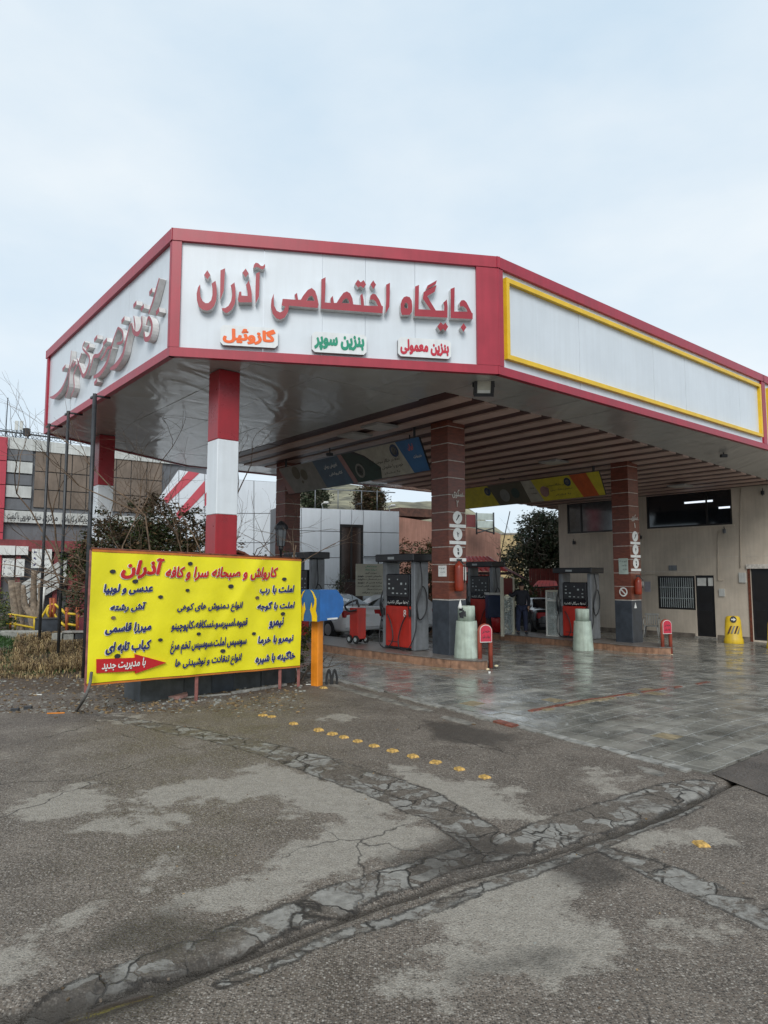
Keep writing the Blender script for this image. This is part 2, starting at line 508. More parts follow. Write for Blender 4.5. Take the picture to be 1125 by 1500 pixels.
def axis(lo, hi, step, outs):
    m = list(np.arange(lo, hi + 1e-6, step))
    l = [lo]; s = step
    while l[-1] > -outs:
        s *= 1.35; l.append(l[-1] - s)
    r = [m[-1]]; s = step
    while r[-1] < outs:
        s *= 1.35; r.append(r[-1] + s)
    return np.array(l[:0:-1] + m + r[1:])
xs = axis(-8.5, 8.0, 0.045, 500); ys = axis(1.9, 14.5, 0.045, 500)
X, Y = np.meshgrid(xs, ys, indexing='xy')
Aa = CA * X + SA * Y; Bb = -SA * X + CA * Y
n_lo = fbm(X + 900, Y + 900, 0.8, 3); n_hi = fbm(X + 900, Y + 900, 4.0, 9)
wig = (n_hi - .5) * .10
d_g = dpoly(X, Y, GUT, GUTW) + wig * .35
d_1 = dpoly(X, Y, ST1, ST1W) + wig; d_1b = dpoly(X, Y, ST1B, ST1BW) + wig * .5
d_2 = dpoly(X, Y, ST2, ST2W) + wig; d_3 = dpoly(X, Y, ST3, ST3W) + wig
d_conc = np.minimum(np.minimum(d_1, d_1b), np.minimum(d_2, d_3))
d_dry = np.full(X.shape, 1e9)
for p in DRY: d_dry = np.minimum(d_dry, inside(X, Y, p))
PAVE_EDGE = lambda b: 7.02 + (b - 3.3) * 0.098
onpave = (Aa > PAVE_EDGE(Bb)) & (Bb > 3.38)
Z = -0.025 * np.maximum(0, Aa - 9.5)
near = np.exp(-np.maximum(0, np.hypot(X, Y - 6) - 12) / 4)
Z += (n_lo - .5) * 0.02 * near
Z -= 0.045 * np.exp(-np.maximum(d_g, 0) / 0.035) * near
Z -= 0.007 * np.clip(-d_conc / 0.15, -0.4, 1) * near
Z += (n_hi - .5) * 0.008 * near
Z = np.where((Aa > PAVE_EDGE(Bb) - .02) & (Bb > 3.36) & (Aa < 60) & (Bb < 60), -0.025 * np.maximum(0, Aa - 9.5) - 0.05, Z)
ny, nx = X.shape
idx = np.arange(nx * ny).reshape(ny, nx)
q = np.stack([idx[:-1, :-1], idx[:-1, 1:], idx[1:, 1:], idx[1:, :-1]], -1).reshape(-1, 4)
me = bpy.data.meshes.new('ground')
me.vertices.add(nx * ny); me.vertices.foreach_set('co', np.stack([X, Y, Z], -1).astype(np.float32).ravel())
me.loops.add(q.size); me.loops.foreach_set('vertex_index', q.astype(np.int32).ravel())
me.polygons.add(len(q)); me.polygons.foreach_set('loop_start', (np.arange(len(q)) * 4).astype(np.int32))
me.polygons.foreach_set('use_smooth', np.ones(len(q), bool))
for nm, arr in (('d_gutter', d_g), ('d_concrete', d_conc), ('d_dry', d_dry)):
    at = me.attributes.new(nm, 'FLOAT', 'POINT'); at.data.foreach_set('value', np.clip(arr, -3, 3).astype(np.float32).ravel())
soil = inside(X, Y, WL([(-900, 990), (-200, 1008), (60, 1012), (150, 1020), (290, 1022), (440, 1008), (452, 985), (430, 900), (0, 890), (-900, 880)]))
at = me.attributes.new('d_soil', 'FLOAT', 'POINT'); at.data.foreach_set('value', np.clip(soil + (n_lo - .5) * 1.2, -3, 3).astype(np.float32).ravel())
DAMP = [WL(p) for p in ([(655, 1425), (700, 1412), (770, 1400), (812, 1398), (800, 1412), (730, 1425), (670, 1440)], [(60, 1450), (140, 1430), (215, 1425), (300, 1400), (330, 1412), (230, 1470), (120, 1520), (20, 1540)],
    [(560, 1262), (680, 1215), (780, 1240), (720, 1270), (620, 1290)], [(150, 1355), (260, 1330), (330, 1360), (250, 1400), (120, 1400)], [(620, 1055), (760, 1075), (730, 1095), (640, 1085)], [(800, 1262), (880, 1250), (930, 1290), (860, 1300)])]
d_damp = np.full(X.shape, 1e9)
for p in DAMP: d_damp = np.minimum(d_damp, inside(X, Y, p))
d_pud = inside(X, Y, WL([(95, 1478), (150, 1456), (225, 1440), (250, 1448), (190, 1475), (130, 1498), (80, 1530), (40, 1530)]))
for nm, arr in (('d_damp', d_damp), ('d_puddle', d_pud)):
    at = me.attributes.new(nm, 'FLOAT', 'POINT'); at.data.foreach_set('value', np.clip(arr, -3, 3).astype(np.float32).ravel())
me.update(); me.validate()
ground = bpy.data.objects.new('ground', me); COL.objects.link(ground)
tag(ground, kind='structure')

def ground_material():
    m = bpy.data.materials.new('old_wet_asphalt'); m.use_nodes = True
    t = m.node_tree; N = t.nodes.new; Lk = t.links.new
    b = t.nodes['Principled BSDF']
    g = N('ShaderNodeNewGeometry')
    def noise(scale, detail=5, rough=.6, vec=None):
        n = N('ShaderNodeTexNoise'); n.inputs['Scale'].default_value = scale; n.inputs['Detail'].default_value = detail; n.inputs['Roughness'].default_value = rough
        Lk(vec or g.outputs['Position'], n.inputs['Vector']); return n.outputs['Fac']
    def math_(op, a, c=None, d=None):
        n = N('ShaderNodeMath'); n.operation = op
        for i, v in enumerate((a, c, d)):
            if v is None: continue
            if isinstance(v, (int, float)): n.inputs[i].default_value = v
            else: Lk(v, n.inputs[i])
        return n.outputs[0]
    def ramp(f, p0, p1, c0=(0, 0, 0), c1=(1, 1, 1)):
        n = N('ShaderNodeValToRGB'); e = n.color_ramp.elements
        e[0].position = p0; e[1].position = p1; e[0].color = (*c0, 1); e[1].color = (*c1, 1); Lk(f, n.inputs[0]); return n.outputs[0]
    def rng_(f, a0, a1, b0, b1):
        n = N('ShaderNodeMapRange'); n.clamp = True
        for k, v in zip(('From Min', 'From Max', 'To Min', 'To Max'), (a0, a1, b0, b1)): n.inputs[k].default_value = v
        Lk(f, n.inputs['Value']); return n.outputs[0]
    def mix(f, a, c, mode='MIX'):
        n = N('ShaderNodeMixRGB'); n.blend_type = mode
        for i, v in enumerate((f, a, c)):
            if isinstance(v, (int, float)): n.inputs[i].default_value = v
            elif isinstance(v, tuple): n.inputs[i].default_value = (*v, 1)
            else: Lk(v, n.inputs[i])
        return n.outputs[0]
    def attr(nm):
        n = N('ShaderNodeAttribute'); n.attribute_name = nm; return n.outputs['Fac']
    nbig = noise(0.35, 4); nmid = noise(1.6, 6, .65); nfine = noise(9, 6, .7); ngrit = noise(60, 4, .7)
    # aggregate
    vo = N('ShaderNodeTexVoronoi'); vo.inputs['Scale'].default_value = 85; Lk(g.outputs['Position'], vo.inputs['Vector'])
    vs2 = N('ShaderNodeTexVoronoi'); vs2.inputs['Scale'].default_value = 48; Lk(g.outputs['Position'], vs2.inputs['Vector'])
    sep = N('ShaderNodeSeparateColor'); Lk(vo.outputs['Color'], sep.inputs[0])
    sep2 = N('ShaderNodeSeparateColor'); Lk(vs2.outputs['Color'], sep2.inputs[0])
    base = ramp(nmid, .32, .68, (0.086, 0.067, 0.051), (0.180, 0.147, 0.117))
    stone = ramp(sep.outputs[0], .25, 1.0, (0.035, 0.030, 0.025), (0.345, 0.305, 0.26))
    stmask = ramp(vo.outputs['Distance'], .35, .62, (1, 1, 1), (0, 0, 0))
    col = mix(math_('MULTIPLY', stmask, .85), base, stone)
    big = math_('MULTIPLY', ramp(sep2.outputs[0], .70, .78), ramp(vs2.outputs['Distance'], .18, .40, (1, 1, 1), (0, 0, 0)))
    col = mix(math_('MULTIPLY', big, .8), col, ramp(sep2.outputs[1], 0, 1, (0.13, 0.11, 0.09), (0.50, 0.46, 0.40)))
    # dry worn film
    n4 = noise(4.2, 6, .72)
    dd = math_('ADD', attr('d_dry'), math_('MULTIPLY', math_('SUBTRACT', nmid, .5), 1.3))
    dd = math_('ADD', dd, math_('MULTIPLY', math_('SUBTRACT', n4, .5), 1.0))
    dd = math_('ADD', dd, math_('MULTIPLY', math_('SUBTRACT', ngrit, .5), .30))
    dry = rng_(dd, -.07, .05, 1, 0)
    dry2 = ramp(math_('ADD', math_('MULTIPLY', nbig, .5), math_('MULTIPLY', nmid, .5)), .56, .66)
    dry = math_('MAXIMUM', dry, math_('MULTIPLY', dry2, .45))
    drycol = mix(math_('MULTIPLY', stmask, .62), ramp(nfine, .3, .7, (0.24, 0.212, 0.175), (0.36, 0.325, 0.275)), ramp(sep.outputs[1], 0, 1, (0.10, 0.09, 0.075), (0.46, 0.43, 0.37)))
    col = mix(math_('MULTIPLY', dry, .85), col, drycol)
    # concrete drainage strips: broken pale patches between dirt, with cracks
    warp = N('ShaderNodeVectorMath'); warp.operation = 'ADD'
    wn_ = N('ShaderNodeTexNoise'); wn_.inputs['Scale'].default_value = 3; wn_.inputs['Detail'].default_value = 4
    Lk(g.outputs['Position'], wn_.inputs['Vector'])
    wsc = N('ShaderNodeVectorMath'); wsc.operation = 'SCALE'; wsc.inputs['Scale'].default_value = .35; Lk(wn_.outputs['Color'], wsc.inputs[0])
    Lk(g.outputs['Position'], warp.inputs[0]); Lk(wsc.outputs[0], warp.inputs[1])
    cr = N('ShaderNodeTexVoronoi'); cr.feature = 'DISTANCE_TO_EDGE'; cr.inputs['Scale'].default_value = 2.6; Lk(warp.outputs[0], cr.inputs['Vector'])
    crack = math_('MULTIPLY', rng_(cr.outputs['Distance'], .006, .030, 1, 0), ramp(nmid, .38, .55))
    dc = math_('ADD', attr('d_concrete'), math_('MULTIPLY', math_('SUBTRACT', nfine, .5), .12))
    cmask = rng_(dc, -.012, .012, 1, 0)
    cell = N('ShaderNodeTexVoronoi'); cell.inputs['Scale'].default_value = 2.6; Lk(warp.outputs[0], cell.inputs['Vector'])
    csep = N('ShaderNodeSeparateColor'); Lk(cell.outputs['Color'], csep.inputs[0])
    cell2 = N('ShaderNodeTexVoronoi'); cell2.feature = 'DISTANCE_TO_EDGE'; cell2.inputs['Scale'].default_value = 7.5; Lk(warp.outputs[0], cell2.inputs['Vector'])
    cellb = N('ShaderNodeTexVoronoi'); cellb.inputs['Scale'].default_value = 7.5; Lk(warp.outputs[0], cellb.inputs['Vector'])
    csepb = N('ShaderNodeSeparateColor'); Lk(cellb.outputs['Color'], csepb.inputs[0])
    pat = math_('MULTIPLY', ramp(csepb.outputs[0], .40, .44), ramp(math_('ADD', math_('MULTIPLY', nmid, .6), math_('MULTIPLY', n4, .4)), .45, .50))
    pat = math_('MULTIPLY', pat, rng_(math_('ADD', cell2.outputs['Distance'], math_('MULTIPLY', math_('SUBTRACT', ngrit, .5), .05)), .015, .045, 0, 1))
    pat = math_('MAXIMUM', pat, math_('MULTIPLY', ramp(csep.outputs[0], .55, .6), ramp(n4, .47, .53)))
    dirt = mix(math_('MULTIPLY', stmask, .5), ramp(nfine, .3, .75, (0.060, 0.048, 0.037), (0.15, 0.125, 0.10)), stone)
    cc = ramp(noise(14, 6, .7), .3, .72, (0.15, 0.14, 0.123), (0.31, 0.295, 0.265))
    cc = mix(crack, mix(pat, dirt, cc), (0.030, 0.025, 0.02))
    col = mix(cmask, col, cc)
    edge = math_('MULTIPLY', rng_(math_('ABSOLUTE', math_('ADD', dc, math_('MULTIPLY', math_('SUBTRACT', ngrit, .5), .05))), .0, .018, 1, 0), ramp(n4, .38, .52))
    col = mix(math_('MULTIPLY', edge, .8), col, (0.028, 0.023, 0.019))
    # oily smears and damp spots
    dwt = math_('ADD', math_('ADD', attr('d_damp'), math_('MULTIPLY', math_('SUBTRACT', n4, .5), .35)), math_('MULTIPLY', math_('SUBTRACT', nmid, .5), .5))
    wm = rng_(dwt, -.08, .10, 1, 0)
    spots = ramp(math_('ADD', math_('MULTIPLY', noise(2.7, 3, .5), .7), math_('MULTIPLY', nfine, .3)), .63, .70)
    wm = math_('MAXIMUM', wm, math_('MULTIPLY', spots, .8))
    col = mix(math_('MULTIPLY', wm, .62), col, (0.034, 0.029, 0.024))
    # gutter
    dg = math_('ADD', attr('d_gutter'), math_('MULTIPLY', math_('SUBTRACT', nfine, .5), .05))
    gm = rng_(dg, 0, .035, 1, 0)
    col = mix(math_('MULTIPLY', gm, .88), col, (0.046, 0.038, 0.029))
    # fine random cracks in the asphalt
    cr2 = N('ShaderNodeTexVoronoi'); cr2.feature = 'DISTANCE_TO_EDGE'; cr2.inputs['Scale'].default_value = .55; Lk(warp.outputs[0], cr2.inputs['Vector'])
    c2 = math_('MULTIPLY', rng_(cr2.outputs['Distance'], .001, .007, 1, 0), ramp(nbig, .48, .56))
    col = mix(math_('MULTIPLY', c2, .8), col, (0.025, 0.021, 0.018))
    # bare soil verge
    ds = math_('ADD', attr('d_soil'), math_('MULTIPLY', math_('SUBTRACT', nfine, .5), .5))
    sm = rng_(ds, -.25, .15, 1, 0)
    soilc = ramp(math_('ADD', math_('MULTIPLY', nfine, .6), math_('MULTIPLY', ngrit, .4)), .36, .64, (0.048, 0.034, 0.024), (0.15, 0.115, 0.085))
    col = mix(sm, col, soilc)
    Lk(col, b.inputs['Base Color'])
    # roughness: damp
    damp = ramp(math_('ADD', math_('MULTIPLY', nbig, .4), math_('MULTIPLY', nmid, .6)), .40, .62, (.50, .50, .50), (.80, .80, .80))
    ro = mix(gm, mix(dry, damp, (.85, .85, .85)), (.12, .12, .12))
    ro = mix(math_('MULTIPLY', wm, .7), ro, (.38, .38, .38))
    pud = rng_(math_('ADD', attr('d_puddle'), math_('MULTIPLY', math_('SUBTRACT', nfine, .5), .12)), -.02, .02, 1, 0)
    ro = mix(pud, ro, (.10, .10, .10))
    ro = mix(sm, ro, (.9, .9, .9))
    Lk(ro, b.inputs['Roughness'])
    b.inputs['Specular IOR Level'].default_value = .35
    h = math_('MULTIPLY', math_('SUBTRACT', 1.0, math_('MINIMUM', vo.outputs['Distance'], .8)), math_('SUBTRACT', 1.0, math_('MULTIPLY', cmask, .85)))
    h = math_('ADD', h, math_('MULTIPLY', nfine, 1.8))
    h = math_('ADD', h, math_('MULTIPLY', ngrit, .9))
    h = math_('SUBTRACT', h, math_('MULTIPLY', crack, math_('MULTIPLY', cmask, 2.5)))
    h = math_('SUBTRACT', h, math_('MULTIPLY', edge, 2.0))
    h = math_('ADD', h, math_('MULTIPLY', math_('MULTIPLY', pat, cmask), .8))
    h = math_('MULTIPLY', h, math_('SUBTRACT', 1.0, math_('MULTIPLY', pud, .95)))
    bp = N('ShaderNodeBump'); bp.inputs['Strength'].default_value = .85; bp.inputs['Distance'].default_value = .008
    Lk(h, bp.inputs['Height']); Lk(bp.outputs[0], b.inputs['Normal'])
    return m
me.materials.append(ground_material())

# ---- wet stone paving of the forecourt
def paving_material():
    m = bpy.data.materials.new('wet_paving_stone'); m.use_nodes = True
    t = m.node_tree; N = t.nodes.new; Lk = t.links.new
    b = t.nodes['Principled BSDF']; g = N('ShaderNodeNewGeometry')
    def noise(s, st=(1, 1, 1), d=5):
        mp_ = N('ShaderNodeMapping'); mp_.inputs['Rotation'].default_value = (0, 0, -PHI); mp_.inputs['Scale'].default_value = st
        Lk(g.outputs['Position'], mp_.inputs['Vector'])
        n = N('ShaderNodeTexNoise'); n.inputs['Scale'].default_value = s; n.inputs['Detail'].default_value = d; n.inputs['Roughness'].default_value = .62
        Lk(mp_.outputs[0], n.inputs['Vector']); return n.outputs['Fac']
    def ramp(f, p0, p1, c0, c1):
        n = N('ShaderNodeValToRGB'); e = n.color_ramp.elements
        e[0].position = p0; e[1].position = p1; e[0].color = (*c0, 1); e[1].color = (*c1, 1); Lk(f, n.inputs[0]); return n.outputs[0]
    # one colour per stone cell
    mp_ = N('ShaderNodeMapping'); mp_.inputs['Rotation'].default_value = (0, 0, -PHI); Lk(g.outputs['Position'], mp_.inputs['Vector'])
    sc = N('ShaderNodeVectorMath'); sc.operation = 'MULTIPLY'; sc.inputs[1].default_value = (1 / .30, 1 / .30, 0); Lk(mp_.outputs[0], sc.inputs[0])
    fl = N('ShaderNodeVectorMath'); fl.operation = 'FLOOR'; Lk(sc.outputs[0], fl.inputs[0])
    wh = N('ShaderNodeTexWhiteNoise'); Lk(fl.outputs[0], wh.inputs['Vector'])
    c1 = ramp(noise(1.4, (1, 1, 1)), .3, .7, (0.115, 0.112, 0.098), (0.28, 0.272, 0.245))
    c2 = ramp(wh.outputs['Value'], 0, 1, (0.72, 0.72, 0.72), (1.28, 1.26, 1.22))
    mu = N('ShaderNodeMixRGB'); mu.blend_type = 'MULTIPLY'; mu.inputs[0].default_value = 1; Lk(c1, mu.inputs[1]); Lk(c2, mu.inputs[2])
    pale = ramp(noise(5.0, (2.2, .8, 1)), .60, .68, (0, 0, 0), (1, 1, 1))
    m3 = N('ShaderNodeMixRGB'); Lk(pale, m3.inputs[0]); Lk(mu.outputs[0], m3.inputs[1]); m3.inputs[2].default_value = (0.34, 0.34, 0.32, 1)
    dirt = ramp(noise(3.0), .56, .72, (0, 0, 0), (.7, .7, .7))
    m4 = N('ShaderNodeMixRGB'); Lk(dirt, m4.inputs[0]); Lk(m3.outputs[0], m4.inputs[1]); m4.inputs[2].default_value = (0.05, 0.043, 0.037, 1)
    Lk(m4.outputs[0], b.inputs['Base Color'])
    ro = ramp(noise(1.1), .40, .64, (.06, .06, .06), (.38, .38, .38)); Lk(ro, b.inputs['Roughness'])
    b.inputs['Specular IOR Level'].default_value = .6
    nb = noise(7, (1.6, .6, 1), 6)
    bp = N('ShaderNodeBump'); bp.inputs['Strength'].default_value = .35; bp.inputs['Distance'].default_value = .012
    Lk(nb, bp.inputs['Height']); Lk(bp.outputs[0], b.inputs['Normal'])
    return m
M_pave = paving_material()
M_paved = mat('paving_joint_mud', (0.035, 0.030, 0.026), 0.6, var=0.3, scale=6)
M_stred = mat('red_band_stone', (0.22, 0.075, 0.05), 0.35, var=0.35, scale=9, bump=0.2)
M_styel = mat('ochre_band_stone', (0.27, 0.215, 0.13), 0.4, var=0.3, scale=9, bump=0.2)
M_stgrey = mat('pale_edge_stone', (0.27, 0.26, 0.235), 0.6, var=0.3, scale=9, bump=0.4)

M_conc2 = mat('worn_grey_stone', (0.19, 0.175, 0.15), 0.8, var=0.4, scale=6, bump=0.6)
fore = thing('forecourt', None, None, P(8, 8), kind='structure')
mb = MB()
e0 = [P(PAVE_EDGE(b) - .01, b, -0.028) for b in (3.36, 9.5, 26)]
e1 = [P(9.8, b, gz(9.8) - 0.028) for b in (3.36, 9.5, 26)]
e2 = [P(60, b, gz(60) - 0.028) for b in (3.36, 9.5, 26)]
mb.add(e0 + e1 + e2, [(0, 3, 4, 1), (1, 4, 5, 2), (3, 6, 7, 4), (4, 7, 8, 5)])
mb.build('mortar_bed', M_paved, fore)
# stones
TS = 0.30
stones = []
bi = 0
b = 3.40
while b < 21.5:
    a0 = PAVE_EDGE(b + TS / 2) + 0.02
    k0 = math.ceil(a0 / TS)
    row = []
    if k0 * TS - a0 > 0.08: row.append((a0, k0 * TS))
    for k in range(k0, int(26.2 / TS)): row.append((k * TS, (k + 1) * TS))
    for (x0, x1) in row:
        stones.append((x0, x1, b, b + TS))
    b += TS
ISL = [(10.9, 10.7, 11.8, 30), (18.3, 10.4, 19.5, 30)]
def stone_vs(x0, x1, y0, y1, kind):
    g_ = .003 + random.random() * .005
    x0 += g_; x1 -= g_; y0 += g_; y1 -= g_
    zc = gz((x0 + x1) / 2) + random.uniform(-.004, .004)
    tx, ty = random.uniform(-.010, .010), random.uniform(-.010, .010)
    f = lambda a_, b_, dz: P(a_, b_, gz(a_) + dz + (zc - gz((x0 + x1) / 2)) + tx * (a_ - x0) + ty * (b_ - y0))
    e = .004
    return [f(x0, y0, -.035), f(x1, y0, -.035), f(x1, y1, -.035), f(x0, y1, -.035),
            f(x0, y0, -.004), f(x1, y0, -.004), f(x1, y1, -.004), f(x0, y1, -.004),
            f(x0 + e, y0 + e, 0), f(x1 - e, y0 + e, 0), f(x1 - e, y1 - e, 0), f(x0 + e, y1 - e, 0)]
ST_F = [(8, 9, 10, 11), (0, 1, 5, 4), (1, 2, 6, 5), (2, 3, 7, 6), (3, 0, 4, 7), (4, 5, 9, 8), (5, 6, 10, 9), (6, 7, 11, 10), (7, 4, 8, 11)]
def vis_size(x0, x1, y0, y1):
    c = P((x0 + x1) / 2, (y0 + y1) / 2)
    px = 562 + FPX * c.x / max(c.y, 1)
    if px < -20 or px > 1150: return 0
    return 1 / (c.y ** 1.5)
stones.sort(key=lambda s_: -vis_size(*s_))
mass = MB()
for i, s_ in enumerate(stones):
    am, bm = (s_[0] + s_[1]) / 2, (s_[2] + s_[3]) / 2
    if any(i0 < am < i2 and i1 + .2 < bm for i0, i1, i2, i3 in ISL): continue
    red = False
    mk = M_styel if random.random() < .003 else M_pave
    if i < 290:
        q_ = MB(); q_.add(stone_vs(*s_, 0), ST_F); q_.build('paving_stone', mk, fore)
    else:
        mass.add(stone_vs(*s_, 0), ST_F, 1 if mk is M_stred else 2 if mk is M_styel else 0)
mass.build('paving_stones_far', [M_pave, M_stred, M_styel], fore, kind='stuff')
# broken kerb stones along the edge of the paving
b = 3.5
while b < 12.8:
    ln = random.uniform(.28, .62)
    a0 = PAVE_EDGE(b) - random.uniform(.12, .17)
    q_ = MB()
    w_ = random.uniform(.10, .15); dz = random.uniform(-.004, .012)
    j = lambda: random.uniform(-.035, .03)
    pl = [(a0 + j(), b + .02), (a0 + w_ + j() * .3, b + .02), (a0 + w_ + .098 * ln, b + ln - .02), (a0 + .098 * ln + j(), b + ln - .02)]
    if random.random() < .5: pl.insert(3, (a0 + w_ * .5, b + ln + .01))
    q_.prism(pl, lambda a_, b_: P(a_, b_, .012 + dz), lambda a_, b_: P(a_, b_, -.06))
    if random.random() < .82: q_.build('kerb_stone', M_stgrey if random.random() < .8 else M_stred, fore)
    b += ln
# thin broken band of red and ochre stones laid across the paving
a_ = 8.15
while a_ < 14:
    ln = random.uniform(.16, .34)
    if random.random() < (.9 if a_ < 10.6 else .45):
        q_ = MB(); b0_ = 6.47 - (a_ - 8.15) * .02; wd_ = random.uniform(.055, .085)
        q_.prism([(a_ + .006, b0_), (a_ + ln - .006, b0_ - .003), (a_ + ln - .01, b0_ + wd_), (a_ + .01, b0_ + wd_)], lambda x, y: P(x, y, gz(x) + .011), lambda x, y: P(x, y, gz(x) - .03)); q_.build('band_stone', M_stred, fore)
        if random.random() < .55 and a_ < 11:
            q_ = MB(); q_.prism([(a_ + .006, b0_ - .10), (a_ + ln - .006, b0_ - .105), (a_ + ln - .01, b0_ - .008), (a_ + .01, b0_ - .008)], lambda x, y: P(x, y, gz(x) + .010), lambda x, y: P(x, y, gz(x) - .03)); q_.build('band_stone', M_styel, fore)
    a_ += ln
# second, broken row outside it
b = 3.6
while b < 12.0:
    ln = random.uniform(.3, .7)
    a0 = PAVE_EDGE(b) - .45 - random.uniform(0, .08)
    if random.random() < .72:
        q_ = MB()
        pl = [(a0 + random.uniform(-.09, .03), b), (a0 + .13, b + .03), (a0 + .18, b + ln * .6), (a0 + .15, b + ln), (a0 + random.uniform(-.05, .06), b + ln - .05), (a0 + random.uniform(-.06, .0), b + ln * .5)]
        q_.prism(pl, lambda a_, b_: P(a_, b_, .006), lambda a_, b_: P(a_, b_, -.06)); q_.build('kerb_stone', M_conc2, fore)
    b += ln
# smooth dark asphalt patch on the right
M_patch = mat('smooth_dark_asphalt', (0.085, 0.070, 0.058), 0.45, var=0.4, scale=1.6, bump=0.8, bscale=45, sharp=.3)
mb = MB()
mb.add([P(x, y, gz(x) + .014) for x, y in ((6.62, 2.5), (7.0, 3.32), (9.5, 3.32), (9.5, -.3), (7.9, .8), (6.85, 1.8))], [(5, 4, 3, 2, 1, 0)])
mb.add([P(x, y, gz(x) + .014) for x, y in ((9.5, 3.32), (40, 3.32), (40, -9), (9.5, -.3))], [(3, 2, 1, 0)])
tag(mb.build('asphalt_patch', M_patch), kind='structure')

# ------------------------------------------------------------------ canopy
ZB, ZT = 5.60, 7.80
cA, cB, cR, cR2, cE, cM, cL = (4.3, 10.75), (9.27, 7.98), (20.9, 7.98), (29.5, 7.98), (29.5, 21.65), (9.3, 21.65), (4.3, 18.9)
def pl(p, q): return Plane(P(*p), P(*q))
F_left, F_front, F_right = pl(cL, cA), pl(cA, cB), pl(cB, cR)
F_right2, F_back, F_bl, F_end = pl(cR, cR2), pl(cE, cM), pl(cM, cL), pl(cR2, cE)
canopy = thing('filling_station_canopy', 'white and red filling station canopy with cut corner on square columns', 'canopy', P(11.5, 14.5, 0))
def slab(mb, F, s0, s1, z0, z1, o0, o1, mi=0):
    """box on a facade plane between offsets o0 (front) and o1"""
    c = [(s0, z0), (s1, z0), (s1, z1), (s0, z1)]
    vs = [F.at(s, z, o0) for s, z in c] + [F.at(s, z, o1) for s, z in c]
    mb.add(vs, [(0, 1, 2, 3), (7, 6, 5, 4), (0, 4, 5, 1), (1, 5, 6, 2), (2, 6, 7, 3), (3, 7, 4, 0)], mi)
def facade(F, seams, trims):
    e = [0] + seams + [F.len]
    for i in range(len(e) - 1):
        m_ = MB(); o = random.uniform(-.003, .003)
        slab(m_, F, e[i] + .003, e[i + 1] - .003, ZB + .1, ZT - .12, o, -.05)
        m_.build('fascia_panel', M_white, canopy)
    m_ = MB(); slab(m_, F, -.05, F.len + .05, ZT - .21, ZT, .07, -.06); m_.build('top_trim', M_red, canopy)
    m_ = MB(); slab(m_, F, -.03, F.len + .03, ZB, ZB + .155, .05, -.055); m_.build('bottom_trim', M_red, canopy)
    for (s0, s1) in trims:
        m_ = MB(); slab(m_, F, s0, s1, ZB + .157, ZT - .212, .055, -.052); m_.build('corner_trim', M_red, canopy)
facade(F_left, [1.2 * k for k in range(1, 7)], [(0.0, .14), (F_left.len - .05, F_left.len + .03)])
sf = lambda px: F_front.hit(px, 460)[0]
facade(F_front, [sf(386), sf(472), sf(535), sf(608)], [(-.03, sf(264)), (sf(697), F_front.len + .03)])
facade(F_right, [F_right.hit(px, 560)[0] for px in (787, 850, 907, 958, 1004, 1045, 1082)], [(-.02, .12), (F_right.len - .14, F_right.len)])
facade(F_right2, [1.2 * k for k in range(1, 7)], [(0.0, .10)])
facade(F_bl, [1.2 * k for k in range(1, 4)], [(0, .1)]); facade(F_back, [4.0 * k for k in range(1, 5)], []); facade(F_end, [4.0, 8.0], [])
# yellow frames on the right fascia
def yframe(F, s0, s1, z0, z1):
    w_ = .085
    for i, (a0, a1, b0, b1) in enumerate(((s0, s1, z0, z0 + w_), (s0, s1, z1 - w_, z1), (s0, s0 + w_, z0 + w_ + .002, z1 - w_ - .002), (s1 - w_, s1, z0 + w_ + .002, z1 - w_ - .002))):
        m_ = MB(); slab(m_, F, a0, a1, b0, b1, .085, -.02); m_.build('yellow_border', M_yellow, canopy)
yframe(F_right, F_right.hit(737.5, 470)[0], F_right.hit(1112, 600)[0], ZB + .32, ZT - .34)
yframe(F_right2, .28, F_right2.len - .4, ZB + .32, ZT - .34)
# soffit of glossy panels, slightly uneven
M_soff = mat('glossy_grey_soffit', (0.43, 0.425, 0.41), 0.17, var=0.08, scale=.8, bump=1.0, bscale=1.5, spec=1.0, stretch=(1, .45, 1))
M_soff.node_tree.nodes['Bump'].inputs['Distance'].default_value = 0.022
_nb = M_soff.node_tree.nodes['Noise Texture.001']; _nb.inputs['Detail'].default_value = 1.2; _nb.inputs['Distortion'].default_value = 1.6
def clip_poly(poly, nx_, ny_, c_):
    out = []
    for i in range(len(poly)):
        p, q_ = poly[i], poly[(i + 1) % len(poly)]
        dp = p[0] * nx_ + p[1] * ny_ - c_; dq = q_[0] * nx_ + q_[1] * ny_ - c_
        if dp >= 0: out.append(p)
        if dp * dq < 0:
            t = dp / (dp - dq); out.append((p[0] + (q_[0] - p[0]) * t, p[1] + (q_[1] - p[1]) * t))
    return out
def halfplanes():
    ring = [cL, cA, cB, cR2, cE, cM]
    hp = []
    for i in range(len(ring)):
        p, q_ = ring[i], ring[(i + 1) % len(ring)]
        dx, dy = q_[0] - p[0], q_[1] - p[1]; l = math.hypot(dx, dy)
        nx_, ny_ = -dy / l, dx / l
        hp.append((nx_, ny_, p[0] * nx_ + p[1] * ny_ + .05))
    return hp
HP = halfplanes()
IN0, IN1, INB, INT = 9.45, 28.0, 9.5, 20.1
def zs(a, b):
    """soffit height: level at the fascia, following the dropped ceiling inside"""
    t = min(1, max(0, (min(b - 7.98, 21.65 - b)) / 1.5))
    return 5.625 * (1 - t) + (ceil(a) + .005) * t
